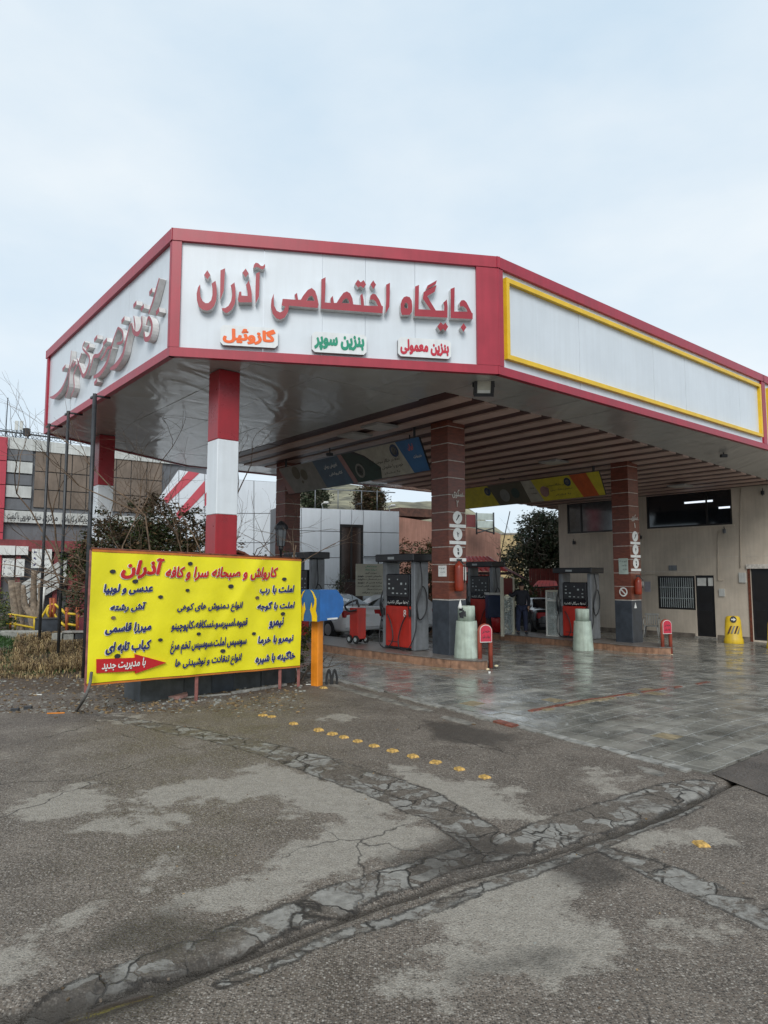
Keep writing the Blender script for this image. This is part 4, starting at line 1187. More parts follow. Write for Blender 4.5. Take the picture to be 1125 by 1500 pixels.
def u_post(ac, bc, zb, label, h, sc):
    o = thing('hazard_post', label, 'post', P(ac, bc, zb), R(12), 'terracotta twin-leg posts at the island ends')
    w_ = .125 * sc
    path = [(-w_, 0, -.03), (-w_, 0, h - w_)] + [(-w_ * math.cos(t), 0, h - w_ + w_ * math.sin(t)) for t in np.linspace(.3, 2.84, 7)] + [(w_, 0, h - w_), (w_, 0, -.03)]
    MB().tube(path, .05 * sc, 10).build('bent_pipe', M_postred, o, False)
    pw = w_ + .012 * sc
    pg = [(-pw, h - .36 * sc), (pw, h - .36 * sc)] + [(pw * math.cos(t), h - .10 * sc + pw * math.sin(t) * .9) for t in np.linspace(0, math.pi, 9)]
    MB().prism(pg, lambda x, z: Vector((x, -.062 * sc, z)), lambda x, z: Vector((x, -.052 * sc, z)), 0).build('plate_rim', M_paper, o, False)
    pg2 = [(x * .93, (z - h + .14 * sc) * .93 + h - .14 * sc) for x, z in pg]
    MB().prism(pg2, lambda x, z: Vector((x, -.066 * sc, z)), lambda x, z: Vector((x, -.06 * sc, z))).build('round_top_plate', M_plate, o, False)
    m_ = MB()
    for w2, z0, z1 in (('خطر', h - .17 * sc, h - .08 * sc), ('مواظب باشید', h - .29 * sc, h - .20 * sc)):
        vs, fs = text_mesh(w2, .02); m_.add([Vector((-pw * .65 + pw * 1.3 * x, -.068 * sc - q_, z0 + (z1 - z0) * y)) for x, y, q_ in vs], fs)
    m_.build('lettering', M_ink, o, False)
    return o
g1 = W(711, 979, -.06); u_post(*(CA * g1.x + SA * g1.y, -SA * g1.x + CA * g1.y), -.05, 'terracotta twin-leg post with pink plate beside the nearer green bollard', .92, 1.0)
g2 = W(977, 959, -.24); u_post(*(CA * g2.x + SA * g2.y, -SA * g2.x + CA * g2.y), gz(18.3), 'terracotta twin-leg post with pink plate at the far island end', .92, 1.0)

M_stud = mat('road_stud_yellow', (0.56, 0.34, 0.09), 0.65, var=0.4, scale=30, streak=.25)
def stud(x, y, label, sc=1.0, rot=0, grp='yellow road studs in a row across the asphalt', z=None):
    p = W(x, y, 0.0)
    p.z = (gxy(p.x, p.y) if z is None else z) + .0
    o = thing('road_stud', label, 'road stud', p, rot, grp)
    a_ = .052 * sc
    MB().prism([(-a_, -a_), (a_, -a_), (a_, a_), (-a_, a_)], lambda u, v: Vector((u * .62, v * .72, .024)), lambda u, v: Vector((u, v, -.012))).build('stud_body', M_stud, o, False)
    MB().box(-a_ * .55, -a_ * .74, .012, a_ * .55, -a_ * .70, .021).build('reflector', M_styel, o, False)
st = [(385, 1049), (398, 1051), (430, 1061), (467, 1070), (487, 1076), (504, 1081), (524, 1087), (548, 1094), (575, 1101), (605, 1109), (638, 1118), (673, 1128), (710, 1140)]
ords = ['farthest', 'second farthest', 'third farthest', 'fourth farthest', 'fifth farthest', 'sixth farthest', 'middle', 'sixth nearest', 'fifth nearest', 'fourth nearest', 'third nearest', 'second nearest', 'nearest']
for (x, y), w_ in zip(st, ords):
    stud(x, y, f'{w_} yellow road stud in the slanting row of thirteen on the asphalt', random.uniform(1.0, 1.2), .65 + random.uniform(-.35, .35))
stud(1027, 1239, 'lone yellow road stud on the asphalt at the right', 1.15, .1, None)
stud(474, 1008, 'yellow road stud beside the foot of the orange post', 1.3, .4, None)
M_cup = mat('glowing_ivory_plastic', (0.75, 0.66, 0.42), 0.35, var=0.1)
cups = [((698, 981), -.06, 'left of the twin-leg post by the nearer bollard'), ((714, 981), -.06, 'right foot of the twin-leg post by the nearer bollard'), ((727, 976), -.07, 'on the wet paving right of the nearer twin-leg post'), ((919, 958), -.24, 'on the paving left of the far twin-leg post'),
        ((948, 960), -.24, 'second along the far island kerb'), ((984, 960), -.25, 'right of the far twin-leg post')]
for (x, y), z, w_ in cups:
    p = W(x, y, z); o = thing('reflector_dome', f'small ivory reflector dome {w_}', 'reflector', p, 0, 'ivory reflector domes around the islands')
    MB().lathe([(.055, -.005), (.05, .012), (.032, .028), (.01, .034)], 12).build('dome', M_cup, o, False)
p = W(717, 988, -.05); o = thing('paper_cup', 'tiny white paper cup standing on the wet paving', 'cup', p)
MB().lathe([(.02, 0), (.028, .06)], 10).build('cup_wall', M_paper, o, False)

# ------------------------------------------------------------------ signs and boxes on the columns
def col_face(ac, bc, half, face):
    """frame on a column face: 'a' looks along -b (right-hand face), 'b' looks along -a (left-hand face)"""
    if face == 'r': p0, p1 = P(ac - half, bc - half), P(ac + half, bc - half)
    else: p0, p1 = P(ac - half, bc + half), P(ac - half, bc - half)
    return Plane(p0, p1)
def fbox(F, s0, s1, z0, z1, o0, o1, mb=None, mi=0):
    mb = mb or MB(); slab(mb, F, s0, s1, z0, z1, o1, o0, mi); return mb
M_disc = mat('sign_disc_white', (0.80, 0.81, 0.78), 0.4, var=0.06, streak=.1)
def column_signs(ac, bc, half, num, ords_, ypx, near):
    F = col_face(ac, bc, half, 'r'); D = P(ac, bc).y - .3
    mid = half
    where = 'nearest brown column' if near else 'right-hand brown column'
    for i, (yc, rr) in enumerate(ypx):
        zc = ZD(yc, D); r_ = rr / FPX * D
        o = thing('round_sign', f'{ords_[i]} of three white round safety signs on the {where}', 'sign', F.at(mid, zc, .02), group='round white safety signs on the columns')
        m_ = MB(); m_.prism([(mid + r_ * math.cos(t), zc + r_ * math.sin(t)) for t in np.linspace(0, 6.2832, 25)[:-1]], lambda s, z: F.at(s, z, .02), lambda s, z: F.at(s, z, .006)); m_.build('disc', M_disc, o)
        m_ = MB()
        if i == 0:
            m_.prism([(mid - 0.056, zc - 0.062), (mid - 0.037, zc - 0.074), (mid + 0.050, zc + 0.037), (mid + 0.031, zc + 0.056)], lambda s, z: F.at(s, z, .024), lambda s, z: F.at(s, z, .018))
            m_.prism([(mid + 0.000, zc + 0.019), (mid + 0.031, zc + 0.012), (mid + 0.068, zc + 0.056), (mid + 0.031, zc + 0.074)], lambda s, z: F.at(s, z, .026), lambda s, z: F.at(s, z, .018))
        elif i == 1:
            m_.prism([(mid - 0.031, zc + 0.050), (mid - 0.012, zc + 0.056), (mid + 0.019, zc - 0.050), (mid, zc - 0.068)], lambda s, z: F.at(s, z, .024), lambda s, z: F.at(s, z, .018))
            m_.prism([(mid + 0.012, zc + 0.012), (mid + 0.037, zc + 0.043), (mid + 0.031, zc - 0.012)], lambda s, z: F.at(s, z, .026), lambda s, z: F.at(s, z, .018))
        else:
            m_.prism([(mid - 0.025, zc + 0.074), (mid + 0.019, zc + 0.068), (mid + 0.031, zc + 0.012), (mid - 0.006, zc)], lambda s, z: F.at(s, z, .024), lambda s, z: F.at(s, z, .018))
            m_.prism([(mid - 0.019, zc - 0.019), (mid + 0.037, zc - 0.012), (mid + 0.031, zc - 0.081), (mid - 0.012, zc - 0.074)], lambda s, z: F.at(s, z, .026), lambda s, z: F.at(s, z, .018))
        m_.build('pictogram', M_ink, o)
        z1 = zc - r_ - .008
        fbox(F, mid - .26, mid + .28, z1 - .075, z1, 0, .015).build('caption_plate', M_disc, o)
    zt = ZD(ypx[0][0], D) + ypx[0][1] / FPX * D
    o = thing('platform_number', f'white painted Persian platform number on the {where}', 'lettering', F.at(mid, zt + .3, .01), group='platform numbers on the columns')
    m_ = MB(); put_text(m_, 'سکوی', F.at, mid - .17, mid + .19, zt + .30, zt + .52, .012, .03); put_text(m_, num, F.at, mid - .03 * len(num), mid + .04, zt + .10, zt + .26, .012, .03); m_.build('painted_letters', M_joint, o)
column_signs(11.5, 11.5, .285, '۲', ['topmost', 'middle', 'lowest'], [(757.8, 9.5), (782.3, 9.5), (807.4, 9.5)], True)
column_signs(19.1, 11.4, .285, '۱', ['topmost', 'middle', 'lowest'], [(785.6, 7.6), (805, 7.6), (825, 7.6)], False)
def extinguisher(ac, bc, px, y0, y1, label):
    F = col_face(ac, bc, .285, 'r'); D = P(ac, bc).y - .3
    s = F.hit(px, 850, .1)[0]; z0, z1 = ZD(y1, D), ZD(y0, D)
    o = thing('fire_extinguisher', label, 'extinguisher', F.at(s, z0, .1), 0, 'red fire extinguishers strapped to the columns')
    c = F.at(s, z0, .11)
    MB().lathe([(.085, 0), (.105, .02), (.11, .1), (.11, z1 - z0 - .16), (.09, z1 - z0 - .08), (.03, z1 - z0 - .03), (.03, z1 - z0)], 18, c).build('cylinder', mat('extinguisher_red', (.30, .035, .012), .35, var=.15, streak=.2), o)
    MB().box(-.05, -.03, z1 - z0, .07, .03, z1 - z0 + .05, T=lambda p: c + p).build('valve', M_black, o)
    MB().tube([c + Vector((.03, -.03, z1 - z0 + .02)), c + Vector((.13, -.05, z1 - z0 - .1)), c + Vector((.12, -.06, .2))], .013, 6).build('hose', M_black, o)
    fbox(F, s + .04, s + .13, z0 + .25, z1 - .14, .19, .215).build('label_card', M_paper, o)
extinguisher(11.5, 11.5, 672, 822, 866, 'red fire extinguisher with white card on the nearest brown column')
extinguisher(19.1, 11.4, 934, 845, 871, 'red fire extinguisher with white card on the right-hand brown column')
def placard(F, x0, y0, x1, y1, mk, label, name='placard', cat='notice', lines=0, off=.02):
    s0, z1 = F.hit(x0, y0, off); s1, z0 = F.hit(x1, y1, off)
    o = thing(name, label, cat, F.at((s0 + s1) / 2, z0, 0))
    fbox(F, s0, s1, z0, z1, .002, off).build('card', mk, o)
    for i in range(lines):
        h_ = (z1 - z0) / (lines + 1); zz = z1 - h_ * (i + .8)
        m_ = MB(); put_text(m_, ['توجه', 'جایگاه سوخت', 'استعمال دخانیات', 'ممنوع', 'با تشکر', 'مدیریت جایگاه'][i % 6], F.at, s0 + (s1 - s0) * (.12 + .15 * (i % 3)), s1 - (s1 - s0) * .1, zz - h_ * .25, zz + h_ * .3, off + .003, .0)
        m_.build('lettering', M_ink, o)
    return o
Fb2 = col_face(11.5, 11.5, .285, 'l'); Fb1 = col_face(19.1, 11.4, .285, 'l'); Fr1 = col_face(19.1, 11.4, .285, 'r')
placard(Fb2, 642, 828.5, 653.5, 844.5, M_disc, 'small white framed card on the left face of the nearest brown column', lines=2)
placard(Fb1, 906, 818, 920, 841, mat('pale_green_card', (.42, .50, .45), .5), 'pale green card on the left face of the right-hand brown column', lines=3)
o = placard(Fb1, 907, 860, 919, 874, mat('maroon_card', (.16, .03, .02), .5), 'no-smoking sign with white ring on the right-hand brown column', 'no_smoking_sign', 'sign')
s0, z0 = Fb1.hit(913, 867, .03); r_ = .14
m_ = MB()
for k_ in range(20):
    t0, t1 = 2 * math.pi * k_ / 20, 2 * math.pi * (k_ + 1) / 20
    m_.quad(*[Fb1.at(s0 + rr * math.cos(t), z0 + rr * math.sin(t), .026) for rr, t in ((r_, t0), (r_, t1), (r_ * .72, t1), (r_ * .72, t0))])
m_.quad(*[Fb1.at(s0 + x, z0 + y, .027) for x, y in ((-.09, .06), (-.06, .09), (.09, -.06), (.06, -.09))])
m_.build('ring_and_bar', M_paper, o)
m_ = MB(); s0, z0 = Fr1.hit(931, 887, .01)
o = thing('triangle_sticker', 'small white warning triangle on the base of the right-hand brown column', 'sticker', Fr1.at(s0, z0, 0))
m_.prism([(s0 - .07, z0 - .08), (s0 + .07, z0 - .08), (s0, z0 + .09)], lambda s, z: Fr1.at(s, z, .012), lambda s, z: Fr1.at(s, z, .004)); m_.build('triangle', M_paper, o)

# ------------------------------------------------------------------ beige office building closing the right end
AW = 26.0
FW = Plane(P(AW, 18.9), P(AW, 3.0))
def wall_holes(F, s0, s1, z0, z1, holes, o0, o1, mk, parent, name='wall'):
    """wall built of boxes round rectangular openings"""
    ss = sorted({s0, s1, *[h[0] for h in holes], *[h[1] for h in holes]}); zs_ = sorted({z0, z1, *[h[2] for h in holes], *[h[3] for h in holes]})
    m_ = MB()
    for i in range(len(ss) - 1):
        j = 0
        while j < len(zs_) - 1:
            c_s = (ss[i] + ss[i + 1]) / 2
            def solid(k_):
                c_z = (zs_[k_] + zs_[k_ + 1]) / 2
                return not any(h[0] < c_s < h[1] and h[2] < c_z < h[3] for h in holes)
            if not solid(j): j += 1; continue
            k_ = j
            while k_ + 1 < len(zs_) - 1 and solid(k_ + 1): k_ += 1
            slab(m_, F, ss[i], ss[i + 1], zs_[j], zs_[k_ + 1], o0, o1)
            j = k_ + 1
    return m_.build(name, mk, parent)
office = thing('office_building', 'beige two-storey station office with dark windows under the canopy', 'building', P(AW, 11, gz(AW)))
def rect(F, x0, y0, x1, y1):
    a_, zt_ = F.hit(x0, y0); b_, zb_ = F.hit(x1, y1); return (a_, b_, zb_, zt_)
wbig = rect(FW, 946, 725, 1073, 768); wbig = (wbig[0], wbig[1], FW.hit(946, 775)[1], FW.hit(946, 725.8)[1])
wsm = (FW.hit(831, 780)[0], FW.hit(901, 780)[0], FW.hit(832, 782)[1], FW.hit(832, 738)[1])
wbar = (FW.hit(963.5, 860)[0], FW.hit(1018, 860)[0], FW.hit(965, 891.5)[1], FW.hit(963.2, 843.7)[1])
dr = (FW.hit(1018.2, 860)[0], FW.hit(1046, 860)[0], gz(AW) + .06, FW.hit(1044, 842.8)[1])
dr2 = (FW.hit(1100, 860)[0], FW.hit(1150, 860)[0], gz(AW) + .06, FW.hit(1100, 833)[1])
wall_holes(FW, 0, FW.len, gz(AW) - .1, 5.9, [wbig, wsm, wbar, dr, dr2], 0, -.25, M_plaster, office)
mb = MB(); mb.box(AW + .5, 3.0, gz(AW) - .1, AW + 8, 18.9, 5.9, T=lambda p: P(p.x, p.y, p.z)); mb.build('rear_block', M_plaster, office)
mb = MB(); mb.box(AW + .26, 3.0, gz(AW) - .1, AW + .5, 3.2, 5.9, T=lambda p: P(p.x, p.y, p.z)); mb.box(AW + .26, 18.7, gz(AW) - .1, AW + .5, 18.9, 5.9, T=lambda p: P(p.x, p.y, p.z)); mb.build('end_wall', M_plaster, office)
M_frame = mat('black_window_frame', (.016, .015, .015), .4, var=.1)
def window(r_, name='window', bars=0, mull=(.5,), par=None, F=FW, fw=.07, glass=None):
    s0, s1, z0, z1 = r_
    par = par or office
    m_ = MB()
    for (a_, b_, c_, d_) in ((s0, s1, z0, z0 + fw), (s0, s1, z1 - fw, z1), (s0, s0 + fw, z0 + fw, z1 - fw), (s1 - fw, s1, z0 + fw, z1 - fw)):
        slab(m_, F, a_ + .001, b_ - .001, c_ + .001, d_ - .001, -.02, -.12)
    for t in mull:
        x_ = s0 + (s1 - s0) * t; slab(m_, F, x_ - fw / 2, x_ + fw / 2, z0 + fw + .001, z1 - fw - .001, -.03, -.11)
    w_ = m_.build(name, M_frame, par)
    m_ = MB(); slab(m_, F, s0 + fw, s1 - fw, z0 + fw, z1 - fw, -.06, -.075); m_.build('pane', glass or M_glass, w_)
    if bars:
        m_ = MB()
        for i in range(bars):
            x_ = s0 + fw + (s1 - s0 - 2 * fw) * (i + .5) / bars
            slab(m_, F, x_ - .012, x_ + .012, z0 + fw, z1 - fw, -.025, -.045)
        for t in (.33, .66): slab(m_, F, s0 + fw, s1 - fw, z0 + (z1 - z0) * t - .012, z0 + (z1 - z0) * t + .012, -.0249, -.0451)
        m_.build('window_bars', M_disp, w_)
    return w_
wb_ = window(wbig, mull=(.72,)); window(wsm, mull=(.30,), glass=mat('reflecting_glass', (.10, .115, .12), .08, var=.3, scale=1.5, spec=.9)); window(wbar, bars=16, mull=())
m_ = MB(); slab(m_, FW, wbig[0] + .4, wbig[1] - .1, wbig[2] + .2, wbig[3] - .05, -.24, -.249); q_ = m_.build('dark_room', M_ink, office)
# tube lamps seen in the big window
for (px, py, w_) in ((1022, 735, .55), (1063, 743, .28)):
    s_, z_ = FW.hit(px, py)
    m_ = MB(); slab(m_, FW, s_ - w_, s_ + w_, z_ - .035, z_ + .035, -.045, -.058)
    q_ = m_.build('lit_tube_lamp', mat('tube_lamp_glow', (.85, .92, 1.0), .4, emit=.8), office)
for r_, nm in ((dr, 'door'), (dr2, 'door')):
    m_ = MB(); slab(m_, FW, r_[0] + .01, r_[1] - .01, r_[2], r_[3] - .01, -.06, -.12); d_ = m_.build(nm, mat('black_metal_door', (.018, .018, .02), .35, var=.2), office)
    m_ = MB()
    for k_ in (0, 1):
        hh = (r_[3] - r_[2]); slab(m_, FW, r_[0] + .12, r_[1] - .12, r_[2] + .12 + hh * .5 * k_, r_[2] + hh * (.42 + .5 * k_), -.045, -.0595)
    m_.build('door_leaf_panel', M_frame, d_)
m_ = MB(); slab(m_, FW, dr[0] - .05, dr[1] + .05, gz(AW), gz(AW) + .058, .12, -.2); m_.build('door_step', M_stgrey, office)
m_ = MB(); slab(m_, FW, dr2[0] - .12, dr2[1] + .2, dr2[3] + .002, dr2[3] + .16, .06, -.02); m_.build('lintel', M_joint, office)
m_ = MB(); slab(m_, FW, dr2[0] - .09, dr2[0] - .002, gz(AW), dr2[3], .03, -.1); m_.build('door_jamb', M_rust, office)
m_ = MB(); slab(m_, FW, 0, dr[0] - .1, 2.1, 2.115, .006, -.01); slab(m_, FW, wbar[0] + 1, FW.len, 2.65, 2.66, .006, -.01)
m_.build('render_groove', M_joint, office)
for i, (x, y) in enumerate(((1024, 852), (1030, 852), (1040, 852))):
    s_, z_ = FW.hit(x, y)
    m_ = MB(); slab(m_, FW, s_ - .09, s_ + .09, z_ - .16, z_ + .14, -.04, -.0605); m_.build('door_sticker', M_paper, office)
for (x, y) in ((842, 795), (939, 787), (1118, 722), (1062, 778)):
    s_, z_ = FW.hit(x, y); p = FW.at(s_, z_)
    o = thing('wall_fixture', {842: 'small bracket low on the beige wall left of the pumps', 939: 'small dark bracket beside the right-hand column on the beige wall', 1118: 'small bracket high on the beige wall at the right edge', 1062: 'small camera box under the big window on the beige wall'}[x], 'bracket', p)
    MB().box(-.04, -.12, -.07, .04, .0, .07, T=lambda v: p + Matrix.Rotation(-.87, 3, 'Z') @ v).build('bracket_body', M_grey if x == 1062 else M_dark, o)
    MB().tube([p + Vector((-.03, -.05, .05)), p + Vector((-.1, -.14, .16)), p + Vector((-.12, -.15, -.12))], .012, 5).build('cable', M_dark, o)
s_, z_ = FW.hit(949, 860)
placard(FW, 944, 852, 953, 867, mat('lilac_paper', (.42, .40, .44), .6), 'small pale lilac notice on the beige wall beside the barred window')

m_ = MB()
for l in ([(1085, 715), (1085, 832)], [(925, 842), (1012, 841)], [(1052, 778), (1052, 850), (1060, 850)]):
    m_.tube([FW.at(*FW.hit(x, y), .03) for x, y in l], .016, 5)
m_.build('conduit_pipe', M_plaster, office)
for (x, y, w_, h_) in ((1058, 868, .10, .14), (986, 832, .16, .10), (1088, 846, .12, .18)):
    s_, z_ = FW.hit(x, y); m_ = MB(); slab(m_, FW, s_ - w_, s_ + w_, z_ - h_, z_ + h_, .05, -.01); m_.build('junction_box', M_pale if x != 986 else M_grey, office)
m_ = MB(); slab(m_, FW, wbig[0] - .08, wbig[1] + .08, wbig[2] - .07, wbig[2] - .002, .05, -.05); m_.build('window_sill', M_plaster, office)
m_ = MB(); slab(m_, FW, wsm[0] - .08, wsm[1] + .08, wsm[2] - .07, wsm[2] - .002, .05, -.05); m_.build('window_sill', M_plaster, office)
m_ = MB(); slab(m_, FW, 0, dr[0] - .06, gz(AW) - .05, gz(AW) + .16, .012, -.01); m_.build('skirting', mat('grimy_skirting', (.20, .17, .14), .8, var=.35, scale=3), office)
m_ = MB(); slab(m_, FW, dr[1] + .06, dr2[0] - .1, gz(AW) - .05, gz(AW) + .16, .012, -.01); m_.build('skirting', mat('grimy_skirting', (.20, .17, .14), .8, var=.35, scale=3), office)

# delineators, chair, cabinet by the wall
M_delin = mat('delineator_yellow', (.70, .47, .02), .45, var=.1, streak=.15)
def delineator(px, y, label):
    p = W(px, y, gz(25)); o = thing('delineator', label, 'traffic bollard', p, -.35, 'yellow plastic delineators by the office')
    pr = [(.31, 0), (.32, .04), (.30, .18), (.28, .2), (.25, .80), (.21, .92), (.14, .95)]
    m_ = MB(); o_ = 0
    for i, (r_, z_) in enumerate(pr):
        for k_ in range(16):
            t = 2 * math.pi * k_ / 16; m_.v.append((r_ * math.cos(t), r_ * .62 * math.sin(t), z_))
    for i in range(len(pr) - 1):
        for k_ in range(16):
            m_.f.append((i * 16 + k_, i * 16 + (k_ + 1) % 16, (i + 1) * 16 + (k_ + 1) % 16, (i + 1) * 16 + k_)); m_.m.append(0); m_.smooth.append(True)
    m_.f.append(tuple(range((len(pr) - 1) * 16, len(pr) * 16))); m_.m.append(0); m_.smooth.append(False)
    m_.build('moulded_body', M_delin, o, False)
    m_ = MB(); m_.prism([(.10 * math.cos(t), .84 + .11 * math.sin(t)) for t in np.linspace(0, 6.283, 17)[:-1]], lambda x, z: Vector((x, -.175, z)), lambda x, z: Vector((x, -.13, z))); m_.build('arrow_disc', M_ink, o, False)
    m_ = MB()
    m_.prism([(-.07, .815), (0, .815), (0, .78), (.075, .84), (0, .90), (0, .865), (-.07, .865)], lambda x, z: Vector((x, -.18, z)), lambda x, z: Vector((x, -.17, z))); m_.build('arrow', M_paper, o, False)
    for k_ in range(4):
        x0 = -.2 + k_ * .1
        m_ = MB(); m_.prism([(x0, .36), (x0 + .05, .36), (x0 + .15, .62), (x0 + .10, .62)], lambda x, z: Vector((min(x, .2), -.178 + (z - .36) * .03, z)), lambda x, z: Vector((min(x, .2), -.15, z))); m_.build('stripe', M_stgrey if k_ % 2 else mat('stripe_maroon', (.06, .012, .01), .4), o, False)
delineator(1075, 943, 'yellow delineator with arrow disc and striped band between the two doors')
delineator(1139, 952, 'yellow delineator cut by the right edge in front of the second door')
# plastic chair with armrests
pc = W(955, 934, gz(24.6))
chair = thing('plastic_chair', 'dirty white plastic armchair standing against the beige wall', 'chair', pc, -.5)
M_plas = mat('dirty_white_plastic', (.36, .36, .34), .5, var=.15, streak=.2)
MB().box(-.25, -.22, .42, .25, .24, .46, bev=.015).build('seat', M_plas, chair, False)
m_ = MB()
for k_ in range(6): m_.box(-.22 + k_ * .08, .21, .48, -.18 + k_ * .08, .24, .82)
m_.box(-.25, .205, .82, .25, .245, .90, bev=.01); m_.build('backrest', M_plas, chair, False)
for sx in (-1, 1):
    for sy in (-1, 1): MB().tube([(sx * .22, sy * .2, .43), (sx * .27, sy * .25, 0)], [.03, .02], 6).build('leg', M_plas, chair, False)
    MB().tube([(sx * .26, .22, .72), (sx * .28, 0, .68), (sx * .27, -.2, .66), (sx * .25, -.22, .44)], .025, 6).build('armrest', M_plas, chair, False)
# display cabinet
cb = W(819, 931, gz(17.9) + .18)
FC = Plane(WD(801, 930, 23.0), WD(838, 930, 22.4))
cab = thing('display_cabinet', 'white framed empty glass display cabinet standing behind pump 2', 'cabinet', Vector((cb.x, 22.7, gz(18) + .18)))
zc0 = gz(18.5) + .15; zc1 = ZD(866, 22.7)
for s_ in (0, .42, FC.len):
    m_ = MB(); slab(m_, FC, s_ - .02, s_ + .02, zc0, zc1, 0, -.04); m_.build('upright', M_paper, cab)
    m_ = MB(); slab(m_, FC, s_ - .02, s_ + .02, zc0, zc1, -.56, -.6); m_.build('upright', M_paper, cab)
for z_ in (zc0 + .03, ZD(880, 22.7), zc1):
    m_ = MB(); slab(m_, FC, -.02, FC.len + .02, z_ - .025, z_ + .025, .003, -.603); m_.build('shelf_frame', M_cream if z_ == zc1 else M_paper, cab)
for z_ in (zc0 + .5, zc0 + .95):
    m_ = MB(); slab(m_, FC, .02, FC.len - .02, z_ - .008, z_ + .008, -.045, -.555); m_.build('glass_shelf', M_clear, cab)
m_ = MB(); slab(m_, FC, .02, FC.len - .02, zc0 + .06, zc1 - .03, -.015, -.02); m_.build('glass_front', M_clear, cab)

# ------------------------------------------------------------------ fuel trolley and small things on island 1
def island_pt(px, py, a_):
    return W(px, py, gz(a_) + .2)
tp = island_pt(524, 942, 11.2)
tr = thing('red_trolley', 'red metal tool cabinet on wheels standing on the kerbed island by pump 8', 'trolley', tp, PHI)
MB().box(-.15, -.17, .12, .15, .17, .94, bev=.01).build('cabinet', M_pumpred, tr, False)
for sy in (-1, 1):
    for sx in (-1, 1):
        m_ = MB(); T = lambda p, sx=sx, sy=sy: Vector((sx * .17, sy * .14, .11)) + Matrix.Rotation(math.pi / 2, 3, 'Y') @ p
        m_.v = []; m_.lathe([(.11, -.025), (.11, .025)], 14); m_.v = [tuple(T(Vector(v))) for v in m_.v]; wl = m_.build('wheel', M_tyre, tr, False)
        m_ = MB(); m_.lathe([(.06, -.03), (.06, .03)], 10); m_.v = [tuple(T(Vector(v))) for v in m_.v]; m_.build('hub', M_disp, wl, False)
MB().tube(smooth_path([(-.12, -.2, .98), (-.1, -.1, 1.12), (0, .05, 1.06), (.1, .2, 1.14), (-.2, .3, 1.0), (-.24, .1, .86), (-.2, -.2, .9)]), .028, 6).build('coiled_hose', M_black, tr, False)
MB().tube([(-.1, .1, .98), (-.08, .16, 1.3)], .012, 5).build('handle', M_grey, tr, False)

